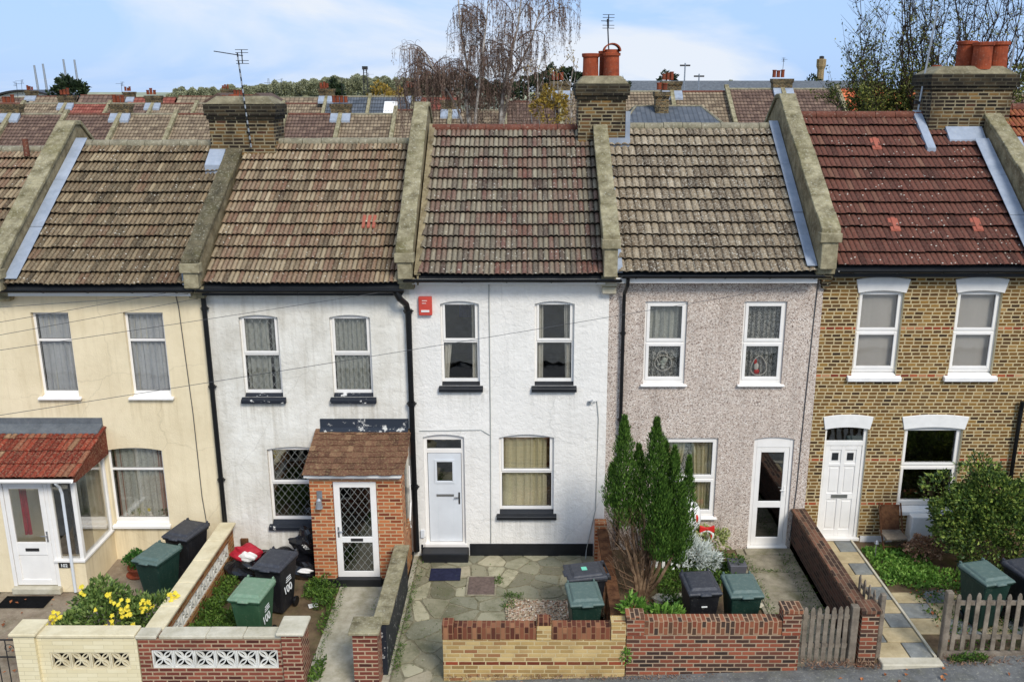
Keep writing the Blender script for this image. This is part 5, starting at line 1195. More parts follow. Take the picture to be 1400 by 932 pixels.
for k in range(5):
    mb = MB(); y = -3.85 + k * 0.17; x = 5.86 - .02 * k; mb.prism([(y - .04, .30), (y + .04, .30), (y + .04, 1.12), (y, 1.20), (y - .04, 1.12)], 'x', x - .02, x); mb.build('picket', M['wood_grey'], G5)
for z in (.5, .98):
    mb = MB(); mb.hexa([(5.862, -3.92, z - .035), (5.90, -3.92, z - .035), (5.82, -3.10, z - .035), (5.782, -3.10, z - .035), (5.862, -3.92, z + .035), (5.90, -3.92, z + .035), (5.82, -3.10, z + .035), (5.782, -3.10, z + .035)]); mb.build('rail', M['wood_grey'], G5)
GI = thing('iron_gate', 'low black wrought iron gate beside the cream front wall', 'gate', (-8.9, -4.25, -0.4))
mb = MB()
for k in range(8): mb.tube([(-9.5 + k * .155, -4.25, -0.38), (-9.5 + k * .155, -4.25, 0.62)], .009, 6)
for z in (-.34, .30, .62): mb.box(-9.52, -8.38, -4.258, -4.242, z - .012, z + .012)
for k in range(4):
    c = (-9.36 + k * .28, .46); pts = [(c[0] + .10 * (1 - t / 14) * math.cos(t * .6), -4.262, c[1] + .10 * (1 - t / 14) * math.sin(t * .6)) for t in range(13)]; mb.tube(pts, .006, 5)
mb.build('gate_leaf', M['dark_metal'], GI)

# ================================================================ path, step, mats, cover
def path_slabs():
    xs0, xs1 = 5.86, 6.78; n = 9; L_ = 4.02 / n
    mbs = {'slab_sand': MB(), 'slab_grey': MB()}
    def q(k, a, b, y0, y1, z):
        mb = mbs[k]; e = .008; j = lambda: rnd(-.003, .003)
        mb.hexa([(a + e, y0 + e, z - .05), (b - e, y0 + e, z - .05), (b - e, y1 - e, z - .05), (a + e, y1 - e, z - .05), (a + e, y0 + e, z + j()), (b - e, y0 + e, z + j()), (b - e, y1 - e, z + j()), (a + e, y1 - e, z + j())])
    for i in range(n):
        y0 = -4.05 + i * L_; z = 0.15 + 0.05 * i / n
        m_ = xs0 + (0.58 if i % 2 == 0 else 0.34) * (xs1 - xs0) * (1.0)
        ka, kb = ('slab_sand', 'slab_grey') if i % 2 == 0 else ('slab_grey', 'slab_sand')
        q(ka, xs0, m_, y0, y0 + L_, z); q(kb, m_, xs1, y0, y0 + L_, z)
    q('slab_sand', 5.9, 6.5, -0.03 - L_ * 0, 0.0, .2) if False else None
    for i in range(3):
        for j in range(4):
            y0 = -3.35 + i * .5; q('slab_grey' if (i + j) % 2 else 'slab_sand', 6.84 + j * .55, 6.84 + (j + 1) * .55, y0, y0 + .5, .145)
    for k, mb in mbs.items(): tag(mb.build('path_slabs', M[k], bevel=.006), kind='structure')
path_slabs()
mb = MB(); mb.hexa([(6.785, -4.05, .1), (6.83, -4.05, .1), (6.78, 0, .1), (6.74, 0, .1), (6.785, -4.05, .175), (6.83, -4.05, .175), (6.78, 0, .23), (6.74, 0, .23)]); tag(mb.build('path_edging', M['stone']), kind='structure')
mb = MB(); mb.box(5.84, 6.86, -4.28, -4.06, -.1, .17); tag(mb.build('gate_step', M['stone'], bevel=.015), kind='structure')
mb = MB()
for i in range(5): mb.box(4.42, 5.46, -3.9 + i * .72, -3.9 + (i + 1) * .72 - .02, -.04, .03 + .002 * (i % 2))
tag(mb.build('path_slabs', M['concrete_dirty'], bevel=.006), kind='structure')
def flat_thing(name, label, cat, mat, x0, x1, y0, y1, z, t=.012, rz=0, bevel=0.004):
    cx_, cy_ = (x0 + x1) / 2, (y0 + y1) / 2; mb = MB(); mb.box(x0 - cx_, x1 - cx_, y0 - cy_, y1 - cy_, 0, t); o = mb.build(name, mat, bevel=bevel); o.location = (cx_, cy_, z); o.rotation_euler.z = rz
    return tag(o, label, cat)
flat_thing('door_mat', 'dark blue door mat below the black step of the bright white house', 'mat', M['mat_dark'], -1.98, -1.36, -1.06, -0.58, -.138, rz=.02)
flat_thing('door_mat', 'black mat on the ground in front of the glazed porch', 'mat', M['mat_black'], -10.2, -9.28, -1.86, -1.44, -.262)
mc = flat_thing('manhole_cover', 'rusty square manhole cover set in the crazy paving', 'manhole cover', M['iron'], -1.18, -0.66, -1.58, -.92, -.148, t=.018)
mb = MB()
for (a, b, c, d) in ((-.30, -.263, -.37, .37), (.263, .30, -.37, .37), (-.262, .262, .334, .37), (-.262, .262, -.37, -.334)): mb.box(a, b, c, d, .0, .016)
mb.build('frame', M['concrete_dirty'], mc, world=False)
mb = MB(); mb.box(-.38, 1.38, -3.95, -1.8, -.16, -.132)
gr = mb.build('gravel', M['gravel']); tag(gr, 'small patch of pale gravel behind the yellow wall', 'gravel', kind='stuff')
# loose stones over the patch
sm = MB()
for _ in range(1600):
    x, y, s_ = rnd(-.42, 1.42), rnd(-3.9, -1.75), rnd(.010, .022); sm.lathe((x, y, -.133), [(s_, 0), (s_ * .8, s_ * .7)], 5)
o = sm.build('gravel_stones', M['gravel']); tag(o, 'loose stones lying on the gravel patch', 'gravel', kind='stuff')

# ================================================================ wheelie bins
def text_mesh(txt, size, mat, parent, loc, rot, name='number'):
    cu = bpy.data.curves.new('lettering', 'FONT'); cu.body = txt; cu.size = size; cu.extrude = .0015; cu.align_x = 'CENTER'; cu.align_y = 'CENTER'; cu.offset = size * .02
    to = bpy.data.objects.new('tmp', cu); COL.objects.link(to); dg = bpy.context.evaluated_depsgraph_get(); me = bpy.data.meshes.new_from_object(to.evaluated_get(dg)); bpy.data.objects.remove(to)
    me.materials.clear(); me.materials.append(mat); o = bpy.data.objects.new(name, me); COL.objects.link(o); o.parent = parent; o.location = loc; o.rotation_euler = rot; WP[o] = WP.get(parent, Vector())
    return o
def wheelie(x, y, z, rz, body, lid, label, h=1.0, text=None, sticker=False, group='wheelie bins in the front gardens', open_=0.0):
    t = thing('wheelie_bin', label, 'wheelie bin', (x, y, z), group, R(rz))
    b = MB(); wb, db, wt, dt = .20, .20, .27, .33; zb, zt = .05, h - .10
    b.hexa([(-wb, -db, zb), (wb, -db, zb), (wb, db + .02, zb), (-wb, db + .02, zb), (-wt, -dt, zt), (wt, -dt, zt), (wt, dt, zt), (-wt, dt, zt)])
    b.hexa([(-wt - .02, -dt - .02, zt - .05), (wt + .02, -dt - .02, zt - .05), (wt + .02, dt + .02, zt - .05), (-wt - .02, dt + .02, zt - .05), (-wt - .025, -dt - .03, zt + .005), (wt + .025, -dt - .03, zt + .005), (wt + .025, dt + .02, zt + .005), (-wt - .025, dt + .02, zt + .005)])
    b.build('body', body, t, world=False, bevel=.022, seg=2)
    # lid: sloped rim, domed centre and two ribs
    l = MB(); a, c, e = wt + .035, -dt - .055, dt + .03
    l.hexa([(-a, c, zt + .008), (a, c, zt + .008), (a, e, zt + .008), (-a, e, zt + .008), (-a + .02, c + .02, zt + .045), (a - .02, c + .02, zt + .045), (a - .02, e - .02, zt + .075), (-a + .02, e - .02, zt + .075)])
    l.hexa([(-a + .05, c + .09, zt + .04), (a - .05, c + .09, zt + .04), (a - .05, e - .06, zt + .05), (-a + .05, e - .06, zt + .05), (-a + .09, c + .14, zt + .085), (a - .09, c + .14, zt + .085), (a - .09, e - .10, zt + .105), (-a + .09, e - .10, zt + .105)])
    l.hexa([(-.10, c - .035, zt + .0), (.10, c - .035, zt + .0), (.12, c + .05, zt + .0), (-.12, c + .05, zt + .0), (-.08, c - .03, zt + .035), (.08, c - .03, zt + .035), (.10, c + .06, zt + .06), (-.10, c + .06, zt + .06)])
    for sx in (-1, 1): l.box(sx * (a - .07) - .018, sx * (a - .07) + .018, e - .03, e + .035, zt + .02, zt + .10)
    lo = l.build('lid', lid, t, world=False, bevel=.018, seg=2)
    hn = MB(); hn.tube([(-wt + .02, dt + .075, zt + .02), (wt - .02, dt + .075, zt + .02)], .016, 8)
    for sx in (-1, 1): hn.box(sx * (wt - .03) - .02, sx * (wt - .03) + .02, dt + .01, dt + .09, zt - .03, zt + .04)
    hn.build('handle', body, t, world=False, bevel=.005)
    for sx in (-1, 1):
        w = MB(); w.prism([(db + .0 + .10 * math.cos(R(q)), .10 + .10 * math.sin(R(q))) for q in range(0, 360, 24)], 'x', sx * .25 - .025, sx * .25 + .025); wo_ = w.build('wheel', M['pvc_black'], t, world=False, bevel=.008)
    if text:
        text_mesh(text, .20, M['text_white'], t, (wt - .035 + .012, -.04, .50), (R(90 - 7), 0, R(90)))
        s2 = MB()
        for k in range(3): s2.box(wt - .004, wt + .0, -.13 + .01 * k, .07 - .01 * k, .66 + k * .04, .678 + k * .04)
        s2.build('address_strip', M['text_white'], t, world=False)
    if sticker:
        s2 = MB(); s2.box(-.05, .07, -.08, .02, zt + .098, zt + .1015); s2.build('sticker', M['green_sticker'], lo, world=False)
    return t
wheelie(-7.12, -1.55, -.27, -18, M['bin_green'], M['lid_green'], 'dark green wheelie bin with teal lid beside the potted box balls', h=1.06)
wheelie(-6.86, -.72, -.26, -18, M['bin_black'], M['lid_black'], 'black wheelie bin tucked against the cream wall behind a green bin', h=1.12)
wheelie(-4.86, -3.02, -.20, -8, M['bin_lime'], M['lid_lime'], 'mid green wheelie bin with pale green lid and white 100 on its side', h=1.08, text='100')
wheelie(-4.72, -2.02, -.19, -14, M['bin_black'], M['lid_black'], 'black wheelie bin with white 100 on its side near the rubbish bags', h=1.10, text='100')
wheelie(.98, -3.12, -.16, 6, M['bin_green'], M['lid_green'], 'dark green wheelie bin with grey-green lid on the gravel behind the yellow wall', h=1.02)
wheelie(1.05, -2.38, -.16, -82, M['bin_black'], M['lid_black'], 'black wheelie bin with a small green sticker on its lid', h=1.04, sticker=True)
b_ = wheelie(3.02, -3.05, -.03, 5, M['bin_black'], M['lid_black'], 'black wheelie bin behind the red brick wall below the conifer', h=1.06)
mb = MB(); mb.box(-.05, .05, -.318, -.312, .70, .725); mb.build('nameplate', M['text_white'], b_, world=False)
wheelie(3.74, -3.10, -.03, 3, M['bin_green'], M['lid_green'], 'dark green wheelie bin right of the black one behind the red brick wall', h=1.04)
wheelie(8.02, -3.02, .13, 14, M['bin_green'], M['lid_green'], 'dark green wheelie bin with teal lid behind the picket fence', h=1.08)
wheelie(8.82, -2.95, .13, 14, M['bin_black'], M['lid_black'], 'black wheelie bin at the right edge behind the picket fence', h=1.10)

# ================================================================ rubbish, pots and small things
def blob(name, label, cat, c, r, mat, seed, amp=.25, n=22, group=None, freq=3.0):
    rr = random.Random(seed); ph = [(rr.uniform(1, freq), rr.uniform(1, freq), rr.uniform(1, freq), rr.uniform(0, 6)) for _ in range(7)]
    mb = MB(); m_ = n // 2
    for i in range(m_ + 1):
        th_ = PI * i / m_
        for k in range(n):
            p = 2 * PI * k / n; d = Vector((math.sin(th_) * math.cos(p), math.sin(th_) * math.sin(p), math.cos(th_)))
            s_ = 1 + amp * sum(math.sin(d.x * a * 2 + d.y * b * 2 + d.z * e * 2 + f) for a, b, e, f in ph) / 4 + rr.uniform(-.02, .02)
            if i in (0, m_): s_ = 1
            z = d.z * r[2] * s_; z = max(z, -r[2] * .7)
            mb.v.append((d.x * r[0] * s_, d.y * r[1] * s_, z + r[2] * .7))
    for i in range(m_):
        for k in range(n):
            a, b = i * n + k, i * n + (k + 1) % n; mb.f.append((a, a + n, b + n, b)); mb.m.append(0); mb.uv.append(None)
    o = mb.build(name, mat, smooth=False); o.location = c
    return tag(o, label, cat, group)
bg_ = 'rubbish bags piled against the off-white house'
blob('rubbish_bag', 'open black bag full of red and white cloth by the downpipe', 'rubbish bag', (-5.75, -.75, -.2), (.42, .32, .22), M['bag'], 1, group=bg_)
blob('cloth_bundle', 'red and white cloth spilling from the top of a black bag', 'cloth', (-5.72, -.62, .10), (.30, .22, .17), M['red_bag'], 5)
blob('paper_bundle', 'crumpled white sheet lying on the red cloth', 'cloth', (-5.66, -.78, .16), (.19, .10, .10), M['white_stuff'], 6)
blob('rubbish_bag', 'black rubbish bag slumped under the leaded window', 'rubbish bag', (-5.08, -.60, -.2), (.42, .32, .30), M['bag'], 2, group=bg_)
blob('rubbish_bag', 'large black rubbish bag on top of the pile beside the brick porch', 'rubbish bag', (-4.52, -.50, .10), (.30, .26, .34), M['bag'], 3, group=bg_)
blob('rubbish_bag', 'lowest black rubbish bag at the foot of the brick porch', 'rubbish bag', (-4.50, -.72, -.2), (.36, .34, .24), M['bag'], 4, group=bg_)
blob('white_shoe', 'white shoe lying on the black bags by the porch', 'shoe', (-4.44, -1.02, .02), (.15, .06, .05), M['white_stuff'], 9)
flat_thing('paper_scrap', 'white scrap of paper on the weedy ground beside the concrete path', 'litter', M['white_stuff'], -4.18, -4.0, -2.0, -1.86, -.17, rz=.4)
mb = MB(); mb.box(-6.02, -5.86, -.05, -.002, -.05, .25); tag(mb.build('air_brick_cover', M['wood_brown'], bevel=.006), 'brown board fixed low on the off-white wall by the downpipe', 'vent cover')
mb = MB(); mb.box(-9.17, -8.96, -1.32, -1.302, .29, .39); pl_ = mb.build('number_plate', M['dark_metal'], H1); text_mesh('102', .095, M['text_white'], pl_, (-9.065 + 8.26, -1.323, .34 + .25), (R(90), 0, 0))
def pot(name, label, x, y, z, r=.19, h=.2, leaf_r=.27, leafz=.18, n=1500):
    t = thing(name, label, 'potted plant', (x, y, z), 'potted box balls by the cream house')
    mb = MB(); mb.lathe((0, 0, 0), [(r * .7, .02), (r * .98, h * .8), (r * 1.1, h * .82), (r * 1.1, h), (r * .95, h), (r * .9, h - .03), (.01, h - .03)], 20); mb.build('pot', M['pot_dark'], t, world=False)
    mb = MB(); mb.lathe((0, 0, 0), [(r * 1.15, 0), (r * 1.3, .03), (r * 1.2, .025), (r * .7, .02)], 20); mb.build('saucer', M['pot'], t, world=False)
    mb = MB(); leaf_blob(mb, (0, 0, h + leafz * .8), (leaf_r, leaf_r, leafz), n, .045, .03, shell=.3); mb.build('foliage', M['leaf_box'], t, world=False)
pot('potted_shrub', 'round box bush in a terracotta pot left of the green bin', -7.95, -.62, -.25)
pot('potted_shrub', 'smaller box bush in a terracotta pot partly hidden by the green bin', -7.52, -.62, -.25, leaf_r=.2)
def shrub(name, label, cat, c, blobs, mat, l, w, stems=None, stemmat=None, group=None, flowers=None):
    t = thing(name, label, cat, c, group)
    mb = MB()
    for (p, r, n) in blobs: leaf_blob(mb, p, r, n, l, w)
    mb.build('foliage', mat, t, world=False)
    if stems:
        sm_ = MB()
        for s_ in stems: sm_.tube(s_, [.02] + [.012] * (len(s_) - 1), 5)
        sm_.build('stem', stemmat or M['bark_dark'], t, world=False)
    if flowers:
        for p in flowers:
            fm = MB(); c_ = Vector(p); nrm = Vector((rnd(-.4, .4), -.8, rnd(.3, .9))).normalized(); a = nrm.cross(Vector((0, 0, 1))).normalized(); b = nrm.cross(a)
            for k in range(9):
                q = 2 * PI * k / 9 + rnd(-.2, .2); d = a * math.cos(q) + b * math.sin(q) + nrm * rnd(.0, .5); leaf(fm, c_, d, nrm, rnd(.035, .055), .03)
            fm.build('flower', M['flower_y'], t, world=False)
    return t
fl = []
rr = random.Random(3)
for (cx_, cy_, cz, n, s_) in ((-.95, -.4, .62, 16, .12), (-.78, -.25, .90, 10, .14), (.1, -.1, 1.12, 6, .14), (.38, -.15, 1.02, 14, .16), (.62, .05, .95, 14, .14), (1.02, .25, 1.0, 12, .10), (.5, -.5, .72, 7, .15), (.2, -.4, .8, 4, .2), (-.5, .1, 1.2, 4, .12)):
    for _ in range(n): fl.append((cx_ + rr.gauss(0, s_ * .55), cy_ - .1 + rr.gauss(0, s_ * .5), cz + rr.gauss(0, s_ * .55)))
shrub('flowering_shrub', 'leafy green shrub with clusters of bright yellow flowers behind the cream wall', 'shrub', (-7.25, -3.25, -.28),
      [((-.1, 0, .62), (.78, .6, .46), 1900), ((-.25, .25, .88), (.5, .4, .36), 900), ((.55, .15, .65), (.5, .5, .38), 1000), ((-.66, -.2, .5), (.38, .35, .36), 600)], M['leaf_shrub'], .10, .05,
      stems=[[(0, 0, 0), (.1, 0, .4), (.3, .1, .8)], [(0, 0, 0), (-.2, .1, .4), (-.4, .2, .8)], [(.1, 0, 0), (.4, .1, .5)]], flowers=fl)
def weeds(label, regions, mat, n, h, lw=(.07, .03), seed=1, z=-.18, name='weeds'):
    mb = MB()
    for (x0, x1, y0, y1, wgt) in regions:
        for _ in range(int(n * wgt)):
            x, y = rnd(x0, x1), rnd(y0, y1)
            # clumps
            hh = h * (0.35 + 0.65 * abs(math.sin(x * 4.1 + seed) * math.cos(y * 3.7 + seed * 2)))
            leaf(mb, (x, y, z + rnd(0, hh)), Vector((rnd(-1, 1), rnd(-1, .6), rnd(.1, 1.1))), rvec(), lw[0] * rnd(.6, 1.4), lw[1] * rnd(.6, 1.4))
    o = mb.build(name, mat); return tag(o, label, 'weeds', kind='stuff')
weeds('green weeds covering the garden between the orange side wall and the green bin', [(-6.1, -5.2, -3.95, -2.2, 1.0), (-6.08, -5.75, -2.3, -1.1, .25), (-5.5, -5.25, -2.4, -1.6, .2)], M['leaf_weed'], 4200, .26, seed=1)
weeds('tall weeds between the rubbish bags and the concrete path', [(-4.35, -3.95, -1.7, -1.1, .5), (-4.05, -3.72, -2.1, -1.3, .4), (-3.80, -3.66, -2.9, -1.9, .12), (-3.66, -3.45, -4.3, -3.7, .15)], M['leaf_weed'], 1500, .26, seed=2)
weeds('small weeds growing in the joints of the crazy paving', [(-.66, -.5, -1.2, -.95, .12), (-.48, -.1, -1.75, -1.6, .2), (-2.28, -2.16, -4.0, -3.2, .16), (-2.3, -2.2, -2.9, -1.2, .08), (-.5, -.25, -2.1, -1.85, .14)], M['leaf_weed'], 900, .10, lw=(.05, .015), seed=3, z=-.15)
weeds('low green plants under the conifer and around the planter', [(2.4, 4.1, -1.5, -.35, 1.0), (2.5, 3.1, -2.6, -1.4, .35), (3.95, 4.3, -2.4, -.6, .30), (3.3, 3.5, -3.6, -2.9, .12)], M['leaf_weed'], 3600, .20, seed=4, z=-.03)
weeds('tufts of grass along the joints of the grey front path', [(5.15, 5.48, -3.0, -.3, .25), (4.38, 4.56, -3.6, -.5, .3), (4.6, 5.2, -1.05, -.98, .05)], M['leaf_weed'], 1200, .09, lw=(.06, .015), seed=5, z=.02)
weeds('ivy and creeping plants beside the checkered slab path', [(6.85, 8.0, -1.75, -.35, 1.0), (7.2, 8.6, -1.9, -1.3, .3)], M['leaf_bright'], 2600, .16, lw=(.07, .05), seed=6, z=.15)
weeds('ground plants and weeds behind the picket fence', [(7.2, 10.5, -3.9, -1.8, 1.0)], M['leaf_weed'], 2200, .10, seed=7, z=.13)
weeds('dry grass and weeds at the foot of the picket fence and gates', [(6.9, 9.8, -4.3, -4.08, .6), (4.5, 5.8, -4.32, -4.2, .25)], M['leaf_hydra'], 1500, .13, lw=(.09, .012), seed=8, z=.1)
weeds('green weeds at the foot of the picket fence', [(7.0, 7.6, -4.2, -4.08, .5), (8.5, 10, -4.2, -4.06, .5), (8.2, 8.5, -4.6, -4.4, .25)], M['leaf_weed'], 700, .16, seed=9, z=.12)
# fallen leaves on the ground
fm = MB()
for _ in range(260):
    x, y = random.choice([(rnd(7.2, 9.0), rnd(-3.9, -1.8)), (rnd(-10, -6.5), rnd(-4, -1.5)), (rnd(1.8, 4.3), rnd(-3.9, -.5)), (rnd(7.2, 8.5), rnd(-2.2, -1.6)), (rnd(-1.4, 9.5), rnd(-4.9, -4.3))])
    z = {True: gz(x) + .012}.get(y < -4.25, (-.25 if x < -6.3 else -.02 if x < 4.4 else .15)); leaf(fm, (x, y, z + rnd(0, .02)), Vector((rnd(-1, 1), rnd(-1, 1), rnd(0, .3))), Vector((0, 0, 1)), rnd(.04, .09), rnd(.03, .07))
tag(fm.build('fallen_leaves', M['leaf_dry']), 'scattered brown fallen leaves on gardens and pavement', 'leaves', kind='stuff')

# conifer with several upright spires
def conifer():
    t = thing('conifer', 'tall upright conifer with several green spires and bare brown lower branches', 'conifer', (2.15, -2.0, -.03))
    mb = MB()
    spires = [(-.42, 0, 3.68, 1.55, .30), (.15, -.05, 3.66, 1.15, .34), (-.14, .1, 3.1, 1.5, .29), (.50, 0, 3.10, .90, .28), (.78, .05, 2.88, 1.05, .17), (.35, .15, 3.15, 1.2, .26), (-.62, .05, 2.75, 1.9, .17), (.28, -.2, 2.6, .95, .28), (.64, -.12, 2.45, .85, .19)]
    for (sx, sy, zt, zb, r) in spires:
        n = int(3600 * (zt - zb) * r)
        for _ in range(n * 2):
            u = random.random() ** 0.8; z = zb + (zt - zb) * (1 - u) if False else zb + (zt - zb) * random.random()
            f = (z - zb) / (zt - zb); rr_ = r * (math.sin(PI * min(1, f * .9 + .16)) ** .6 if f < .45 else (1 - ((f - .45) / .55) ** 1.35)) * (0.82 + .25 * math.sin(z * 9 + sx * 20) * math.cos(f * 14 + sx * 7))
            q = rnd(0, 2 * PI); k = rnd(.55, 1.05) if random.random() < .85 else rnd(0, .6)
            ca = math.cos(q); sa = math.sin(q); lump = 1 + .18 * math.sin(q * 5 + z * 6)
            p = Vector((sx + ca * rr_ * k * lump, sy + sa * rr_ * k * lump, z)); d = Vector((ca * .45, sa * .45, 1.0)) + rvec() * .35
            leaf(mb, p, d, Vector((ca, sa, 0)) + rvec() * .5, rnd(.05, .11), rnd(.015, .03))
    mb.build('foliage', M['leaf_con'], t, world=False)
    for (sx, sy, zt, zb, r) in spires:
        for _ in range(int(26 * (zt - zb))):
            z = rnd(zb, zt - .1); f = (z - zb) / (zt - zb); q = rnd(0, 2 * PI); rr_ = r * (.95 if f < .5 else (1 - ((f - .5) / .5) ** 1.3) + .02); c = Vector((sx + math.cos(q) * rr_, sy + math.sin(q) * rr_, z))
            for _ in range(14): leaf(mb, c + Vector((math.cos(q) * rnd(0, .05), math.sin(q) * rnd(0, .05), rnd(-.05, .14))), Vector((math.cos(q) * .35, math.sin(q) * .35, 1)) + rvec() * .25, rvec(), rnd(.05, .10), rnd(.012, .024))
    tm = MB(); bt = MB()
    for k in range(9):
        q = rnd(-PI, PI); top = Vector((rnd(-.6, .7), rnd(-.15, .2), rnd(1.2, 2.0))); b0 = Vector((rnd(-.08, .12), rnd(-.06, .06), 0)); mid = b0.lerp(top, .5) + Vector((rnd(-.08, .08), rnd(-.1, .02), -.1))
        tm.tube([b0, mid, top], [.05, .035, .02], 6)
    tm.build('trunk', M['bark_con'], t, world=False)
    for _ in range(900):
        a = rnd(-.58, .16); z = rnd(.75, 1.9) + max(0, (a + .1)) * -1.2; y = rnd(-.3, .2); p = Vector((a, y, z)); d = Vector((a * .3 + rnd(-.35, .35), rnd(-.5, .3), rnd(.3, 1.2)))
        leaf(bt, p, d, rvec(), rnd(.08, .2), .011)
    for _ in range(60):
        a = rnd(-.62, .28); z = rnd(.3, 1.8); p = Vector((a, rnd(-.25, .15), z)); bt.tube([Vector((a * .3, 0, z * .6)), p, p + Vector((a * .3, rnd(-.2, .1), .3))], [.010, .008, .004], 4)
    bt.build('dead_branches', M['leaf_brown'], t, world=False)
conifer()
shrub('leafy_plant', 'bright green leafy plant at the left end of the red brick wall', 'plant', (2.0, -3.6, -.03), [((-.18, .1, .72), (.25, .2, .24), 260), ((.35, 0, .62), (.33, .2, .26), 330)], M['leaf_bright'], .13, .055,
      stems=[[(0, 0, 0), (-.1, 0, .5), (-.2, 0, .8)], [(0, 0, 0), (.3, 0, .6)], [(0, 0, 0), (.1, 0, .7)]])
shrub('wall_weed', 'small green weed growing from the joint between the yellow and red walls', 'plant', (1.62, -4.25, .2), [((0, 0, .1), (.06, .04, .13), 60)], M['leaf_bright'], .07, .03)
shrub('silver_shrub', 'silvery white decorative bush beside the pebbledashed wall', 'shrub', (3.35, -.85, -.03), [((0, 0, .35), (.34, .28, .34), 900), ((-.1, .05, .55), (.16, .14, .28), 350), ((.28, -.1, .25), (.25, .2, .22), 400)], M['leaf_silver'], .13, .018)
shrub('variegated_shrub', 'variegated cream and green shrub under the ground floor window', 'shrub', (3.62, -.45, -.03), [((.1, 0, .48), (.45, .22, .28), 700), ((-.5, .0, .3), (.3, .2, .22), 300)], M['leaf_varieg'], .08, .045)
shrub('small_shrub', 'thin brown and yellow shrub between conifer and window', 'shrub', (2.92, -.5, -.03), [((0, 0, .85), (.18, .12, .22), 170)], M['leaf_varieg'], .06, .035, stems=[[(0, 0, 0), (.02, 0, .5), (.1, 0, .9)], [(0, 0, 0), (-.08, 0, .8)]])
shrub('flowering_plant', 'small plant with white and teal flowers beside the silver bush', 'plant', (2.98, -.85, -.03), [((0, 0, .28), (.2, .15, .2), 160)], M['leaf_silver'], .07, .05)
# bow decoration, planter, trough, inflatable
bw = thing('bow_decoration', 'red bow on a white wreath standing among the shrubs', 'decoration', (3.62, -.55, .55))
mb = MB()
for s_ in (-1, 1): mb.hexa([(0, -.02, -.02), (s_ * .15, -.03, -.07), (s_ * .15, .03, -.07), (0, .02, -.02), (0, -.02, .03), (s_ * .15, -.03, .08), (s_ * .15, .03, .08), (0, .02, .03)])
mb.hexa([(-.03, -.03, -.02), (.03, -.03, -.02), (.03, .03, -.02), (-.03, .03, -.02), (-.03, -.03, .04), (.03, -.03, .04), (.03, .03, .04), (-.03, .03, .04)])
mb.hexa([(.08, -.02, -.28), (.14, -.02, -.26), (.14, .0, -.26), (.08, .0, -.28), (.07, -.02, -.04), (.12, -.02, -.04), (.12, 0, -.04), (.07, 0, -.04)])
mb.v = [(x, y, z + .18) for x, y, z in mb.v]; mb.build('bow', M['red_plastic'], bw, world=False, bevel=.01)
mb = MB(); mb.tube([(.13 * math.cos(q * .42), 0, .02 + .13 * math.sin(q * .42)) for q in range(16)], .03, 7); mb.build('wreath', M['white_stuff'], bw, world=False)
mb = MB(); mb.tube([(0, 0, -.56), (0, 0, -.1)], .01, 5); mb.build('stake', M['dark_metal'], bw, world=False)
pt_ = thing('planter', 'dark grey tapered square planter near the white door', 'planter', (4.12, -1.15, -.03))
mb = MB(); mb.hexa([(-.13, -.13, 0), (.13, -.13, 0), (.13, .13, 0), (-.13, .13, 0), (-.17, -.17, .36), (.17, -.17, .36), (.17, .17, .36), (-.17, .17, .36)]); mb.build('pot', M['planter'], pt_, world=False, bevel=.01)
mb = MB(); leaf_blob(mb, (0, 0, .40), (.16, .16, .08), 120, .06, .03); mb.build('foliage', M['leaf_weed'], pt_, world=False)
inf = thing('inflatable_ball', 'large white inflatable with a red and pink patch beside the conifer', 'inflatable', (3.02, -.95, .85))
mb = MB(); mb.lathe((0, 0, 0), [(.02 + .36 * math.sin(PI * k / 14), .38 - .38 * math.cos(PI * k / 14)) for k in range(15)], 28); mb.build('ball', M['white_stuff'], inf, world=False, smooth=True)
mb = MB(); mb.lathe((.24, -.255, .36), [(.012 + .06 * math.sin(PI * k / 8), .07 - .09 * math.cos(PI * k / 8)) for k in range(9)], 12, sx=.6, sy=.6); mb.build('patch', M['red_plastic'], inf, world=False, smooth=True)
mb = MB(); mb.lathe((.16, -.32, .42), [(.004 + .018 * math.sin(PI * k / 6), .018 - .018 * math.cos(PI * k / 6)) for k in range(7)], 8); mb.build('dot', M['pvc_black'], inf, world=False, smooth=True)
mb = MB(); mb.tube([(0, 0, -.88), (0, 0, .02)], .02, 6); mb.build('stake', M['white_stuff'], inf, world=False)
t = thing('plant_pot', 'small terracotta pot under the conifer', 'plant pot', (1.92, -2.65, -.03)); mb = MB(); mb.lathe((0, 0, 0), [(.08, 0), (.11, .17), (.125, .17), (.125, .22), (.10, .22), (.09, .1)], 16); mb.build('pot', M['pot'], t, world=False)
mb = MB(); leaf_blob(mb, (0, 0, .26), (.1, .1, .08), 60, .06, .02); mb.build('foliage', M['leaf_weed'], t, world=False)
mb = MB(); mb.box(-.32, .32, -.14, .14, 0, .2); o = mb.build('planting_trough', M['terracotta_trough'], bevel=.02); o.location = (8.75, -1.95, .13); tag(o, 'brown terracotta trough at the foot of the large bush', 'planter')
mb = MB()
for k in range(4): mb.box(2.30 + k * .13, 2.36 + k * .13, -.86, -.80, -.02, .16)
tag(mb.build('edging_fence', M['white_stuff'], bevel=.004), 'short white garden edging behind the conifer', 'garden edging')
# garden stones by the path
for k, (x, y, s_) in enumerate(((2.55, -2.0, .2), (2.9, -1.9, .14), (4.3, -2.2, .12))):
    blob('garden_stone', ['large pale stone right of the conifer trunk', 'smaller pale stone beside the large one', 'pale stone edging the grey path'][k], 'stone', (x, y, -.03), (s_, s_ * .7, s_ * .4), M['stone'], 20 + k, .15)
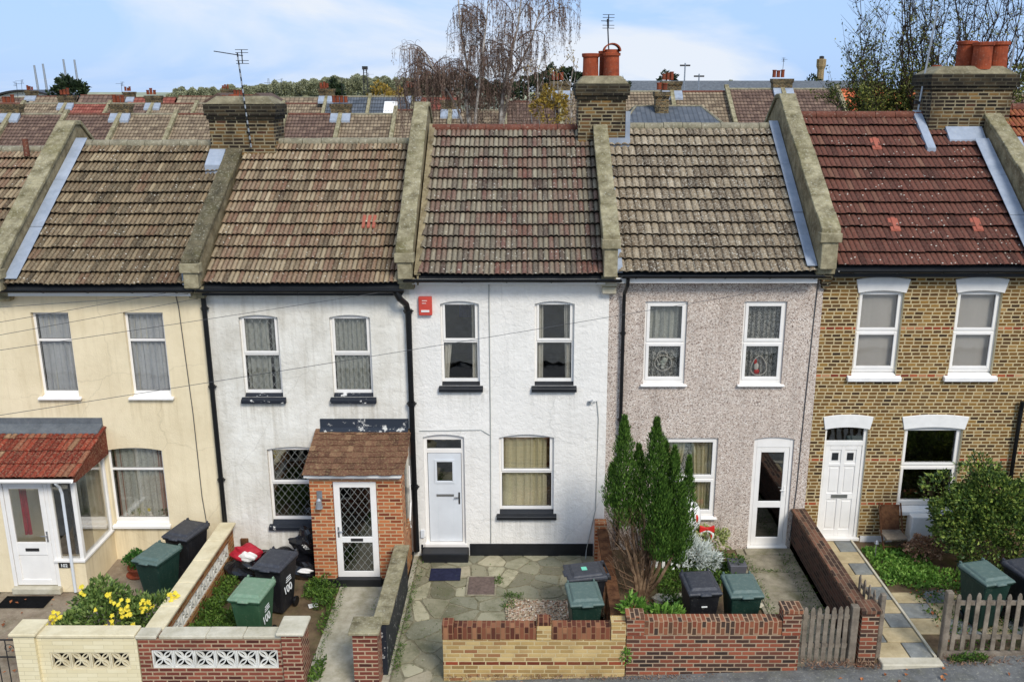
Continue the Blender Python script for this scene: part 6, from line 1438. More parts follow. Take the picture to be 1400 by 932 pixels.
# big bush on the right
shrub('large_bush', 'large glossy green bush with yellow-tipped leaves in front of the brick house', 'bush', (9.15, -1.35, .13), [((.1, 0, .85), (1.30, .85, .90), 8200), ((-.2, .1, 1.55), (.85, .6, .66), 4200), ((-.85, .1, 1.2), (.65, .5, .62), 2600), ((.9, .1, 1.45), (.8, .6, .75), 3000), ((-1.25, .25, 1.75), (.42, .3, .36), 260), ((-.5, .2, 2.15), (.5, .3, .3), 260)], M['leaf_bush'], .085, .05,
      stems=[[(0, 0, 0), (.1, 0, .8), (.2, 0, 1.9)], [(0, 0, 0), (-.4, .1, .9), (-.9, .2, 1.7)], [(0, 0, 0), (.5, 0, .9), (1.0, 0, 1.6)], [(-.9, .2, 1.4), (-1.05, .25, 2.0)], [(-.7, .2, 1.3), (-.62, .3, 2.15)]])
shrub('hydrangea', 'dried brown hydrangea beside the rotting chair', 'plant', (7.95, -.85, .15), [((0, 0, .3), (.42, .28, .26), 900), ((.1, -.1, .42), (.3, .2, .16), 300)], M['leaf_hydra'], .055, .045, stems=[[(0, 0, 0), (.1, 0, .4)], [(0, 0, 0), (-.2, 0, .4)]])
# decaying wooden chair
ch = thing('garden_chair', 'decaying brown wooden folding chair against the brick wall', 'chair', (7.45, -.45, .15))
mb = MB(); mb.hexa([(-.20, .20, .42), (.20, .20, .42), (.20, .23, .42), (-.20, .23, .42), (-.19, .30, .92), (.19, .30, .92), (.19, .33, .92), (-.19, .33, .92)]); mb.build('backrest', M['wood_brown'], ch, world=False)
mb = MB(); mb.box(-.22, .22, -.20, .22, .38, .42); mb.build('seat', M['wood_grey'], ch, world=False, bevel=.006)
for sx in (-.22, .22):
    mb = MB(); mb.tube([(sx, -.26, 0), (sx, .10, .45), (sx, .34, .95)], .018, 6); mb.build('leg', M['wood_brown'], ch, world=False)
    mb = MB(); mb.tube([(sx * .9, .26, 0), (sx * .9, -.20, .42)], .016, 6); mb.build('leg', M['wood_grey'], ch, world=False)
mb = MB(); mb.tube([(-.22, -.12, .2), (.22, -.12, .2)], .012, 6); mb.build('stretcher', M['wood_brown'], ch, world=False)
mb = MB(); mb.tube([(0, 0, 0), (0, 0, .35)], .01, 6); mb.lathe((0, 0, .34), [(.02, 0), (.05, .03), (.03, .08), (.005, .1)], 8)
o = mb.build('garden_light', M['chrome']); o.location = (7.0, -.75, .15); tag(o, 'small solar garden light beside the slab path', 'garden light')
# window ornaments
def ring(mb, c, rx, rz, y, r=.008, n=28):
    mb.tube([(c[0] + rx * math.cos(2 * PI * k / n), y, c[1] + rz * math.sin(2 * PI * k / n)) for k in range(n + 1)], r, 5, cap=False)
o1 = thing('window_decoration', 'round silver hanging decoration in the left upstairs window of the pebbledashed house', 'decoration', (2.70, .13, 4.0))
mb = MB(); ring(mb, (2.70, 4.03), .17, .16, .13, .010); ring(mb, (2.68, 4.14), .11, .14, .135, .008); mb.tube([(2.70, .13, 4.28), (2.70, .13, 4.46)], .003, 4); mb.build('ring', M['white_stuff'], o1)
mb = MB()
for k, (dx, dz, r) in enumerate(((0.03, .07, .055), (-.03, .03, .035), (0, -.02, .035), (-.01, -.08, .035), (-.09, -.02, .025))): mb.lathe((2.70 + dx, .13, 4.02 + dz - r), [(.003 + r * math.sin(PI * q / 8), r - r * math.cos(PI * q / 8)) for q in range(9)], 10, sy=.5)
mb.build('bauble_cluster', M['green_sticker'] if False else M['leaf_silver'], o1, smooth=True)
o1 = thing('window_decoration', 'drop shaped red and white hanging decoration in the right upstairs window', 'decoration', (4.62, .13, 4.0))
mb = MB(); n = 26; P = []
for k in range(n + 1):
    q = 2 * PI * k / n; P.append((4.62 + .15 * math.sin(q) * (1 - .35 * math.cos(q)), .13, 3.98 - .0 + .20 * math.cos(q)))
mb.tube(P, .011, 5, cap=False); mb.tube([(4.60, .13, 4.18), (4.62, .13, 4.44)], .003, 4); mb.build('ring', M['white_stuff'], o1)
mb = MB(); mb.lathe((4.58, .13, 3.80), [(.003 + .055 * math.sin(PI * q / 8), .055 - .055 * math.cos(PI * q / 8)) for q in range(9)], 12, sy=.5); mb.lathe((4.545, .13, 4.0), [(.003 + .03 * math.sin(PI * q / 8), .06 - .06 * math.cos(PI * q / 8)) for q in range(9)], 12, sy=.5); mb.build('red_ball', M['red_plastic'], o1, smooth=True)
mb = MB(); mb.lathe((4.57, .128, 3.88), [(.003 + .045 * math.sin(PI * q / 8), .08 - .08 * math.cos(PI * q / 8)) for q in range(9)], 12, sy=.5); mb.build('white_ball', M['white_stuff'], o1, smooth=True)
for k, (x, mt_, lb_) in enumerate(((-8.32, 'leaf_box', 'leftmost small plant on the inside sill of the cream house'), (-8.12, 'leaf_bright', 'taller bright plant on the inside sill of the cream house'), (-7.66, 'leaf_box', 'rightmost small plant on the inside sill of the cream house'))):
    t = thing('potted_plant', lb_, 'potted plant', (x, .19, .62)); mb = MB(); mb.lathe((0, 0, 0), [(.035, 0), (.05, .09), (.04, .09), (.03, .05)], 10); mb.build('pot', M['white_stuff'], t, world=False)
    mb = MB(); leaf_blob(mb, (0, 0, .15), (.08, .03, .08), 60, .05, .025); mb.build('foliage', M[mt_], t, world=False)
t = thing('sill_figurine', 'small white dog figurine on the inside sill of the cream house', 'figurine', (-7.92, .17, .62))
mb = MB(); mb.lathe((0, 0, 0), [(.045, 0), (.05, .03), (.03, .10), (.022, .11)], 10, sy=.6); mb.lathe((-.01, -.01, .10), [(.005, 0), (.03, .02), (.032, .045), (.005, .065)], 10)
for s_ in (-1, 1): mb.tube([(s_ * .025 - .01, -.01, .15), (s_ * .04 - .01, -.012, .115)], .009, 5)
mb.build('body', M['white_stuff'], t, world=False, smooth=True)
mb = MB()
for k in range(6): leaf(mb, (0, 0, 0), Vector((math.cos(k), -.2, math.sin(k))), Vector((0, -1, 0)), .05, .03)
o = mb.build('artificial_flower', M['flower_y']); o.location = (-7.94, .15, .83); tag(o, 'yellow artificial flower in the ground floor window of the cream house', 'flower')

# ================================================================ aerials and wires
def yagi(label, x, y, z0, z1, lean, boom, rz, mat, bands=False, n=7, s=.16, tilt=0.0):
    t = thing('tv_aerial', label, 'aerial', (x, y, z0))
    mb = MB(); k = 12; H = z1 - z0
    if bands:
        for i in range(k * 2): mb.tube([(lean * i / k / 2, 0, H * i / k / 2), (lean * (i + 1) / k / 2, 0, H * (i + 1) / k / 2 - .002)], .016 if i % 2 else .018, 6, m=i % 2)
        mb.build('mast', [M['metal'], M['pvc_black']], t, world=False)
    else: mb.tube([(0, 0, 0), (lean, 0, H)], .016, 6); mb.build('mast', mat, t, world=False)
    b = MB(); d = Vector((math.cos(rz), math.sin(rz), tilt)); sd_ = Vector((-math.sin(rz), math.cos(rz), 0)); top = Vector((lean, 0, H - .04))
    b.tube([top - d * .12, top + d * boom], .010, 5)
    for i in range(n): 
        c = top + d * (boom * (i + .3) / n); b.tube([c - sd_ * s * (1 - .05 * i), c + sd_ * s * (1 - .05 * i)], .004, 4)
    c = top - d * .10
    b.tube([c + Vector((0, 0, .12)), c - Vector((0, 0, .16))], .012, 5)
    for dz in (.12, .06, -.10, -.16): b.tube([c + Vector((-.13, -.02, dz)), c + Vector((.13, .02, dz))], .006, 4)
    b.build('boom', M['dark_metal'], t, world=False)
yagi('television aerial on a banded mast fixed to the left chimney', -6.0, 2.82, 8.1, 10.05, -.14, .52, R(172), M['metal'], bands=True, s=.1, tilt=.15)
yagi('small television aerial behind the hooded chimney pot', 1.84, 3.8, 9.3, 10.80, -.10, .12, R(100), M['dark_metal'], n=5, s=.14)
def pole(label, x, y, z0, z1, lean=0, name='aerial_pole'):
    t = thing(name, label, 'aerial pole', (x, y, z0)); mb = MB(); mb.tube([(0, 0, 0), (lean, 0, z1 - z0)], .022, 6); mb.build('mast', M['metal'], t, world=False)
    mb = MB(); mb.box(-.05, .05, -.04, .04, .3, .36); mb.box(-.05, .05, -.04, .04, .7, .76); mb.build('bracket', M['dark_metal'], t, world=False)
pole('thin pale aerial pole left of the three-pot chimney', 8.52, 3.3, 8.3, 11.0, .22)
pole('thin pale aerial pole right of the three-pot chimney', 10.5, 3.5, 8.6, 10.4, .1)
def wire(label, a, b, sag=.10, r=.0045):
    a = Vector(a); b = Vector(b); b = a + (b - a) * 2.6; n = 26; pts = []
    for i in range(n + 1):
        t = i / n; p = a.lerp(b, t); p.z -= sag * 4 * t * (1 - t) * 2.0; pts.append(p)
    mb = MB(); mb.tube(pts, r, 5); o = mb.build('overhead_wire', M['cable']); return tag(o, label, 'wire', 'telephone wires crossing the house fronts')
wire('longest telephone wire running from the brick house corner across all the fronts', (5.64, -.1, 5.75), (-9.91, -6, 4.98), .16)
wire('telephone wire from the corner above the brick porch house to the left', (-2.5, -.1, 5.58), (-9.75, -6, 5.72), .06)
wire('telephone wire ending at the downpipe corner of the cream house', (-6.4, -.1, 5.40), (-9.74, -6, 5.77), .03)
wire('telephone wire ending just left of the cream house corner', (-6.89, -.1, 5.53), (-9.70, -6, 5.97), .03)
wire('uppermost telephone wire at the cream house eaves', (-6.45, -.1, 5.50), (-9.6, -6, 6.45), .02)
mb = MB(); mb.tube([(-6.95, -.12, 5.50), (-6.85, -.03, 5.48), (-6.82, -.012, 5.2), (-6.75, -.012, 3.0), (-6.74, -.012, 1.2), (-6.70, -.012, .6)], .009, 5); mb.build('wall_cable', M['cable'], H1)

# ================================================================ trees
def tree_tubes(mb, pts, r0, r1, n=6):
    k = len(pts); mb.tube(pts, [r0 + (r1 - r0) * i / (k - 1) for i in range(k)], n)
def birch():
    t = thing('birch_tree', 'bare weeping birch tree with white trunks and hanging brown twigs', 'tree', (-1.5, 17, -.6))
    tr = MB(); tw = MB(); ct = MB()
    trunks = [[(.5, 0, 0), (.45, 0, 8.0), (.55, 0, 9.4), (.75, .1, 10.6), (1.15, .1, 12.2), (1.3, 0, 13.4)],
              [(-.6, 0, 0), (-.6, 0, 8.2), (-.75, .1, 9.6), (-.72, .2, 10.8), (-.95, .2, 12.2), (-1.0, .1, 13.6)],
              [(-.5, .2, 0), (-.55, .2, 7.8), (-1.15, .2, 9.4), (-1.9, 0, 10.6), (-2.3, -.2, 11.3)],
              [(-.55, -.1, 7.6), (-.35, -.3, 9.4), (-.1, -.5, 11.2), (.1, -.4, 12.8)],
              [(.5, .1, 8.5), (.9, .3, 10.2), (1.6, .5, 11.6), (1.9, .5, 12.6)]]
    for i, T in enumerate(trunks): tree_tubes(tr, [Vector(p) for p in T], .105 if i < 2 else .065, .02, 8)
    tr.build('trunk', M['bark_birch'], t, world=False)
    rr = random.Random(11)
    def hang(p, L_):
        q = [p]; d = Vector((rr.uniform(-.3, .3), rr.uniform(-.3, .3), -.2)); n = 6
        for k in range(n):
            d = d * .6 + Vector((rr.uniform(-.12, .12), rr.uniform(-.12, .12), -1)) * .5; q.append(q[-1] + d.normalized() * (L_ / n))
        tree_tubes(tw, q, .007, .003, 3)
        for k in range(int(9 * L_) + 3):
            a = rr.random() ** .7; i_ = min(n - 1, int(a * n)); pp = q[i_].lerp(q[i_ + 1], a * n - i_)
            leaf(ct, pp + Vector((rr.uniform(-.04, .04), rr.uniform(-.04, .04), 0)), Vector((rr.uniform(-.6, .6), rr.uniform(-.6, .6), -1)), rvec(), rr.uniform(.05, .11), rr.uniform(.015, .035))
    def spray(p, az):      # fine upward side twigs that nod over at the tip
        a2 = az + rr.uniform(-1.6, 1.6); e2 = rr.uniform(.5, 1.3); q2 = [p]; L2 = rr.uniform(.25, .65)
        for j in range(5): e2 -= .34; a2 += rr.uniform(-.3, .3); q2.append(q2[-1] + Vector((math.cos(a2) * math.cos(e2), math.sin(a2) * math.cos(e2), math.sin(e2))) * (L2 / 5))
        tree_tubes(tw, q2, .007, .003, 3)
        if rr.random() < .6: hang(q2[-1], rr.uniform(.15, .6))
    def limb(p, az, L_, rise, droop, r):
        q = [p]; n = 9; el = rise
        for k in range(n):
            el -= droop / n * (.4 + 1.2 * k / n); az += rr.uniform(-.25, .25); el += rr.uniform(-.12, .12); q.append(q[-1] + Vector((math.cos(az) * math.cos(el), math.sin(az) * math.cos(el), math.sin(el))) * (L_ / n))
        tree_tubes(tw, q, r, .006, 4)
        for k in range(2, n + 1):
            for _ in range(rr.choice((1, 2, 3))):
                hang(q[k] + Vector((rr.uniform(-.1, .1), rr.uniform(-.1, .1), 0)), rr.uniform(.25, 1.25) * (1.1 if k > 5 else .6)); spray(q[k], az)
            if k in (3, 5, 7) and L_ > 1.4:
                a2 = az + rr.choice((-1, 1)) * rr.uniform(.4, 1.0); q2 = [q[k]]; e2 = el + .7
                for j in range(5): e2 -= .35; q2.append(q2[-1] + Vector((math.cos(a2) * math.cos(e2), math.sin(a2) * math.cos(e2), math.sin(e2))) * (L_ * .11))
                tree_tubes(tw, q2, r * .5, .004, 4)
                for w in q2[1:]: hang(w, rr.uniform(.5, 1.5)); hang(w, rr.uniform(.3, 1.0))
    for T in trunks:
        T = [Vector(p) for p in T]
        for k in range(11):
            z = rr.uniform(9.2, T[-1].z)
            for i in range(len(T) - 1):
                if T[i].z <= z <= T[i + 1].z: p = T[i].lerp(T[i + 1], (z - T[i].z) / (T[i + 1].z - T[i].z)); break
            else: continue
            az = rr.choice((0, PI)) + rr.uniform(-1.2, 1.2); limb(p, az, rr.uniform(.8, 1.9), rr.uniform(.85, 1.3), rr.uniform(.9, 2.0), .020)
    for az, L_ in ((PI, 2.3), (PI - .3, 2.0), (PI + .3, 1.7)): limb(Vector((-1.5, 0, 10.0)), az, L_, 1.0, 2.2, .03)
    limb(Vector((-1.9, 0, 10.6)), PI, 1.5, .9, 2.3, .03); limb(Vector((-1.0, .1, 9.6)), PI, 2.7, .75, 1.9, .03)
    limb(Vector((.9, .1, 10.4)), .1, 1.6, .9, 2.0, .03); limb(Vector((1.1, .1, 11.6)), .2, 1.5, .9, 2.2, .03)
    tw.build('twigs', M['bark_twig'], t, world=False); ct.build('catkins', M['leaf_catkin'], t, world=False)
birch()
def bare_shrub(label, x, y, z0, z1, w, mat, leafmat, n=26, nl=300, seed=1, tr=(.05, .012), group=None, name='bare_tree', tips=3, dens=1.0, depth=None):
    t = thing(name, label, 'tree', (x, y, z0), group); rr = random.Random(seed); tm = MB(); lm = MB(); H = z1 - z0; depth = depth or w * .6
    tm2 = MB()
    tree_tubes(tm2, [Vector((0, 0, 0)), Vector((rr.uniform(-.1, .1), 0, H * .5))], tr[0] * 1.6, tr[0], 6)
    for k in range(n):
        bx_ = rr.uniform(-w * .35, w * .35); top = Vector((bx_ * 1.6 + rr.uniform(-w * .25, w * .25), rr.uniform(-depth * .5, depth * .5), H * rr.uniform(.6, 1.0))); b0 = Vector((bx_ * .3, 0, H * rr.uniform(.05, .45)))
        q = [b0]; m_ = 7
        for i in range(1, m_ + 1): q.append(b0.lerp(top, i / m_) + Vector((rr.uniform(-.08, .08), rr.uniform(-.08, .08), 0)) * (1 + H * .05))
        tree_tubes(tm, q, tr[0] * .6, tr[1] * .6, 4)
        for i in range(2, m_ + 1):
            for _ in range(tips):
                d = Vector((rr.uniform(-1, 1), rr.uniform(-1, 1), rr.uniform(.3, 1.3))).normalized(); e = q[i] + d * rr.uniform(.3, .9) * H * .11; mm = q[i].lerp(e, .5) + Vector((rr.uniform(-.04, .04), 0, rr.uniform(0, .06)))
                tree_tubes(tm, [q[i], mm, e], tr[1] * .5, tr[1] * .2, 3)
                for _ in range(int(nl / (n * m_ * tips) + rr.random())):
                    f = rr.random(); p = q[i].lerp(e, f); leaf(lm, p, rvec() + Vector((0, 0, -.3)), rvec(), rr.uniform(.05, .12), rr.uniform(.03, .07))
    tm2.build('trunk', mat, t, world=False); tm.build('branches', mat, t, world=False)
    if lm.f: lm.build('foliage', leafmat, t, world=False)
    return t
bare_shrub('small birch with white stems and a few yellow leaves right of the weeping birch', .95, 15.5, -.6, 10.4, 2.0, M['bark_birch'], M['leaf_yellow'], n=14, nl=1500, seed=4, tr=(.06, .02))
shrub('yellow_bush', 'yellow and brown autumn bush beyond the red ridge tiles', 'bush', (1.0, 15.0, 5.6), [((-.2, 0, 3.1), (.7, .6, .75), 900)], M['leaf_yellow'], .12, .07, stems=[[(0, 0, -6.4), (0, 0, 2.6)], [(0, 0, 1), (-.5, 0, 3.5)]])
for k, (x, y, z1, w, s_) in enumerate(((-2.6, 19, 9.0, 2.6, 21), (-1.0, 20, 8.9, 2.4, 22), (.4, 19.5, 9.1, 2.4, 23), (1.8, 20, 9.0, 2.2, 24))):
    bare_shrub(['leftmost bare brown bush behind the birch', 'bare brown bush directly behind the birch trunks', 'bare brown bush between the birch and the yellow bush', 'bare brown bush beside the hooded chimney'][k], x, y, -.6, z1, w, M['bark_twig'], M['leaf_hydra'], n=34, nl=700, seed=s_, tr=(.04, .014), group='bare bushes behind the middle roof', name='bare_bush', tips=5)
# right-hand tree group: leafy crown left, bare uprights behind the chimney
def right_tree():
    t = thing('tree', 'tall thinly leaved autumn tree behind the dark red roof and its chimney', 'tree', (13.4, 14, .2)); rr = random.Random(5); tm = MB(); bm_ = MB(); lm = MB()
    tree_tubes(tm, [Vector((-.6, 0, 0)), Vector((-.5, 0, 7.5))], .22, .14, 8); tree_tubes(tm, [Vector((1.2, .4, 0)), Vector((1.2, .4, 7.5))], .2, .12, 8)
    tm.build('trunk', M['bark_dark'], t, world=False)
    for k in range(66):
        bx_ = rr.uniform(-2.8, 3.6); top = Vector((bx_ + rr.uniform(-.7, .4), rr.uniform(-1.4, 1.4), rr.uniform(11.0, 13.8) if bx_ > -1.2 else rr.uniform(8.8, 12.0) + (bx_ + 2.6) * .4)); b0 = Vector((bx_ * .35, rr.uniform(-.4, .4), rr.uniform(5.5, 7.8)))
        q = [b0]; n = 10
        for i in range(1, n + 1):
            f = i / n; q.append(b0.lerp(top, f) + Vector(((bx_ - b0.x) * .35 * math.sin(PI * f), 0, 0)) + Vector((rr.uniform(-.16, .16), rr.uniform(-.16, .16), 0)))
        tree_tubes(bm_, q, .034, .009, 5)
        for i in range(2, n + 1):
            for _ in range(5):
                d = Vector((rr.uniform(-1, 1), rr.uniform(-1, 1), rr.uniform(.2, 1.4))).normalized(); e = q[i] + d * rr.uniform(.35, 1.1); mm = q[i].lerp(e, .5) + Vector((rr.uniform(-.05, .05), 0, -.03)); tree_tubes(bm_, [q[i], mm, e], .009, .003, 3)
                z = e.z; dens = 16 if z < 9.4 else 6 if z < 10.2 else 2.6 if z < 11.0 else 1.2
                if bx_ > .8: dens *= .55
                for _ in range(int(dens + rr.random())):
                    p = q[i].lerp(e, rr.uniform(.2, 1.1)) + rvec() * .10; leaf(lm, p, rvec() + Vector((0, 0, -.4)), rvec(), rr.uniform(.06, .13), rr.uniform(.04, .08))
    bm_.build('branches', M['bark_dark'], t, world=False); lm.build('foliage', M['leaf_tree'], t, world=False)
right_tree()

# ================================================================ back terraces
ORD = ['first', 'second', 'third', 'fourth', 'fifth', 'sixth', 'seventh', 'eighth', 'ninth', 'tenth', 'eleventh', 'twelfth', 'thirteenth', 'fourteenth', 'fifteenth', 'sixteenth', 'seventeenth', 'eighteenth']
def back_house(x0, w, yf, zg, ze, zr, tile, label, group, chim=False, depth=7.0, ncol=16, nc=12, pots=3, mat=None, par=True, sky=False):
    h = thing('terraced_house', label, 'house', (x0 + w / 2, yf, zg), group); ym = yf + depth / 2
    mb = MB(); mb.box(x0 + .01, x0 + w - .01, yf, yf + depth, zg, ze - .05); mb.prism([(yf, ze - .05), (yf + depth, ze - .05), (ym, zr - .08)], 'x', x0 + .01, x0 + .2)
    wl = mb.build('wall', mat or M['chimney_brick'], h)
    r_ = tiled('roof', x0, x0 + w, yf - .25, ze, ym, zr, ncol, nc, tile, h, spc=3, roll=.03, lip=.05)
    b = MB(); b.face([(x0, ym, zr), (x0 + w, ym, zr), (x0 + w, yf + depth + .2, ze), (x0, yf + depth + .2, ze)]); b.build('rear_roof', tile, h)
    ridge(x0, x0 + w, ym, zr + .01, M['ridge_red'] if random.random() < .5 else M['ridge_grey'], r_, n=5)
    wf = MB()
    for (a, c) in ((.18, ze - 1.9), (.60, ze - 1.9), (.55, zg + 1.0)): wf.box(x0 + w * a, x0 + w * a + .9, yf - .03, yf - .001, c, c + 1.5)
    wf_ = wf.build('window', M['upvc'], h)
    wf = MB()
    for (a, c) in ((.18, ze - 1.9), (.60, ze - 1.9), (.55, zg + 1.0)): wf.box(x0 + w * a + .08, x0 + w * a + .82, yf - .034, yf - .0305, c + .1, c + 1.4)
    wf.build('pane', M['seal'], wf_)
    if par:
        p = MB(); p.prism([(yf - .3, ze + .05), (ym, zr + .10), (ym + .2, zr + .10), (ym + .2, zr + .35), (ym, zr + .35), (yf - .3, ze + .40)], 'x', x0 - .14, x0 + .14); p.build('parapet', M['coping'], h)
    if chim:
        P = [(x0 - .55 + .30 * k + rnd(-.02, .02), ym + .2, .13, rnd(.4, .6), 'pot') for k in range(pots)]
        c = chimney(h, x0 - .7, x0 + .7, ym - .3, ym + .4, zr - 1.3, zr + .75, P, flaunch=False)
        lb = MB(); lb.prism([(ym - .9, zr - .60), (ym - .31, zr - .15), (ym - .31, zr + .1), (ym - .9, zr - .40)], 'x', x0 - .7, x0 + .75); lb.build('flashing', M['lead'], h)
    if sky:
        s_ = MB(); f = .3; g_ = .8; s_.prism([(yf + (ym - yf) * f, ze + (zr - ze) * f + .12), (yf + (ym - yf) * g_, ze + (zr - ze) * g_ + .12), (yf + (ym - yf) * g_, ze + (zr - ze) * g_ + .18), (yf + (ym - yf) * f, ze + (zr - ze) * f + .18)], 'x', x0 + w * .35, x0 + w * .65); s_.build('skylight', M['white_stuff'], h)
    return h
TM = ['far_tile_b', 'far_tile_b', 'far_tile_b', 'far_tile_a', 'far_tile_a', 'far_tile_a', 'far_tile_b', 'far_tile_a', 'far_tile_a', 'far_tile_a', 'far_tile_b', 'far_tile_a', 'far_tile_a', 'far_tile_a', 'far_tile_b', 'far_tile_b', 'far_tile_d']
TN = {'far_tile_a': 'brown', 'far_tile_b': 'plum', 'far_tile_c': 'red', 'far_tile_d': 'orange', 'slate': 'slate grey'}
for k in range(17):
    x0 = -42.05 + 4.04 * k
    zr = 7.62 if x0 < -10 else (7.9 if x0 < -4 else 8.5 if x0 < 1 else 9.22 if x0 < 12 else 9.4)
    back_house(x0, 4.04, 48.5, -1.6, zr - 2.6, zr, M[TM[k]], '%s-roofed terraced house, %s from the left in the nearer row behind' % (TN[TM[k]], ORD[k]), 'nearer row of terraced houses behind', chim=(k % 2 == 1), pots=3 if k != 7 else 4)
TC = ['far_tile_b', 'far_tile_c', 'far_tile_c', 'far_tile_a', 'far_tile_c', 'far_tile_b', 'far_tile_a', 'far_tile_a', 'far_tile_b', 'far_tile_a', 'slate', 'slate', 'far_tile_c']
for k in range(13):
    x0 = -60 + 4.1 * k
    back_house(x0, 4.1, 68.5, -1.6, 5.6 if k < 10 else 5.9, 8.12 if k < 10 else 8.75, M[TC[k]], '%s-roofed terraced house, %s from the left in the second row behind' % (TN[TC[k]], ORD[k]), 'second row of terraced houses behind', chim=(k % 2 == 0), pots=3, nc=9, sky=(k == 11))
TD = ['far_tile_b', 'far_tile_a', 'far_tile_c', 'far_tile_b', 'far_tile_a', 'far_tile_b', 'far_tile_c', 'far_tile_a', 'far_tile_b', 'far_tile_a', 'far_tile_b', 'far_tile_a']
for k in range(12):
    x0 = -92 + 6.5 * k
    back_house(x0, 6.2, 105, -1.6, 5.9, 8.45 + .15 * (k % 3), M[TD[k]], '%s-roofed house, %s from the left in the third row behind' % (TN[TD[k]], ORD[k]), 'third row of houses far behind', chim=(k % 2 == 0), ncol=10, nc=6, pots=3, par=False)
for k in range(7):
    x0 = 24 + 6.5 * k if k > 1 else 24.5 + 4.2 * k
    back_house(x0 + 2, 6.2 if k > 1 else 4.2, 52 + 3 * k, -1.6, 6.4, 9.2 - .1 * k, M['far_tile_d' if k == 0 else 'slate' if k == 1 else 'far_tile_b'], '%s roofed house, %s beyond the leafy tree on the right' % ('orange' if k == 0 else 'grey' if k == 1 else 'plum', ORD[k]), 'houses beyond the leafy tree', chim=k % 2 == 1, ncol=10, nc=8)
# slate hipped building with chimney
hb = thing('outbuilding', 'building with a grey hipped slate roof behind the pale tiled roof', 'building', (7.5, 32, -.6))
mb = MB(); mb.box(4.7, 10.4, 30.6, 36.4, -.6, 7.2); mb.build('wall', M['chimney_brick'], hb)
mb = MB(); mb.hasuv = True
a, b, c, d, e, f = (4.4, 30.3, 7.1), (10.7, 30.3, 7.1), (10.7, 36.7, 7.1), (4.4, 36.7, 7.1), (5.8, 33.4, 8.50), (9.3, 33.4, 8.50)
for q in ((a, b, f, e), (b, c, f), (c, d, e, f), (d, a, e)): mb.face(q, uv=[(p[0] * 4, p[1] * 4) for p in q])
rf = mb.build('roof', M['slate'], hb)
mb = MB(); mb.tube([a, e, f, b], .07, 6); mb.tube([d, e], .06, 6); mb.tube([c, f], .06, 6); mb.build('ridge_tiles', M['ridge_grey'], rf)
chimney(hb, 6.75, 7.45, 32.6, 33.3, 8.0, 9.25, [(6.95, 32.9, .13, .36, 'pot'), (7.25, 32.9, .13, .34, 'pot')], flaunch=False)
# long grey industrial roof
gb = thing('long_building', 'long low building with a plain dark grey roof on the right horizon', 'building', (20, 95, -1.6))
mb = MB(); mb.box(11.5, 42, 95, 110, -1.6, 8.0); mb.build('wall', M['room'], gb)
mb = MB(); mb.prism([(94.5, 8.0), (102, 10.55), (109.5, 8.0)], 'x', 11.2, 42.3); rf = mb.build('roof', M['lead_dark'], gb)
for x in (17.2, 24.5):
    mb = MB(); mb.box(x, x + .8, 97, 98, 8.9, 9.6); mb.build('roof_light', M['white_stuff'], rf)
# tower, stadium roof and masts, radio mast, pylons
tw = thing('brick_tower', 'slender octagonal brick tower on the horizon at the right', 'tower', (60.6, 180, 0))
mb = MB(); mb.lathe((0, 0, 0), [(.95, 0), (.72, 13.6), (.98, 14.2), (1.0, 15.6), (.8, 15.7)], 8); mb.build('shaft', M['stock_brick'], tw, world=False)
mb = MB(); mb.lathe((0, 0, 15.7), [(.5, 0), (.5, .5), (.2, .6)], 8); mb.build('cap', M['dark_metal'], tw, world=False)
sb = thing('arched_building', 'pale building with a dark arched roof at the left horizon', 'building', (-105, 185, -1.6))
n = 14; arc = [(-6.5 + 13 * i / n, 9.0 + 2.2 * math.sin(PI * (.12 + .70 * i / n))) for i in range(n + 1)]
mb = MB(); mb.prism([(-6.0, 0), (6.0, 0), (6.0, 8.6)] + [(x * .92, z - .4) for x, z in arc[::-1]] + [(-6.0, 8.6)], 'y', -6, 6); mb.build('wall', M['white_stuff'], sb, world=False)
mb = MB()
for (p, q) in zip(arc, arc[1:]): mb.prism([(p[0], p[1] - .35), (q[0], q[1] - .35), (q[0], q[1]), (p[0], p[1])], 'y', -7, 7)
mb.build('roof', M['dark_metal'], sb, world=False)
for k, (u, zt) in enumerate(((-113.0, 15.0), (-111.0, 15.3), (-106.2, 16.3), (-103.7, 16.2))):
    t = thing('floodlight_mast', 'tall thin pale mast, %s of four on the left horizon' % ORD[k].replace('first', 'leftmost').replace('fourth', 'rightmost'), 'mast', (u + 1, 200, -1.6), 'four pale masts on the left horizon')
    mb = MB(); mb.tube([(0, 0, 0), (-.5, 0, zt + 1.6)], [.40, .22], 8); mb.build('mast', M['metal'], t, world=False)
t = thing('radio_mast', 'lattice radio mast rising from the wooded hill', 'mast', (-71.4, 400, 8)); mb = MB()
for (dx, dy) in ((-.6, -.6), (.6, -.6), (.6, .6), (-.6, .6)): mb.tube([(dx * 1.6, dy * 1.6, 0), (dx, dy, 11.5)], .14, 4)
for z in range(1, 12): mb.box(-.8, .8, -.8, .8, z, z + .14)
mb.box(-1.1, 1.1, -1.1, 1.1, 10.4, 11.8); mb.build('lattice', M['dark_metal'], t, world=False)
def pylon(label, x, y, z0, z1):
    t = thing('electricity_pylon', label, 'pylon', (x, y, z0)); H = z1 - z0; mb = MB()
    for s_ in (-1, 1): mb.tube([(s_ * 1.2, 0, 0), (s_ * .25, 0, H)], .14, 4)
    for f, w in ((.72, 3.2), (.86, 2.4)): mb.tube([(-w, 0, H * f), (w, 0, H * f)], .13, 4)
    mb.build('lattice', M['metal'], t, world=False)
pylon('distant electricity pylon left of the wooded hill', -137.5, 486, 0, 15.8)
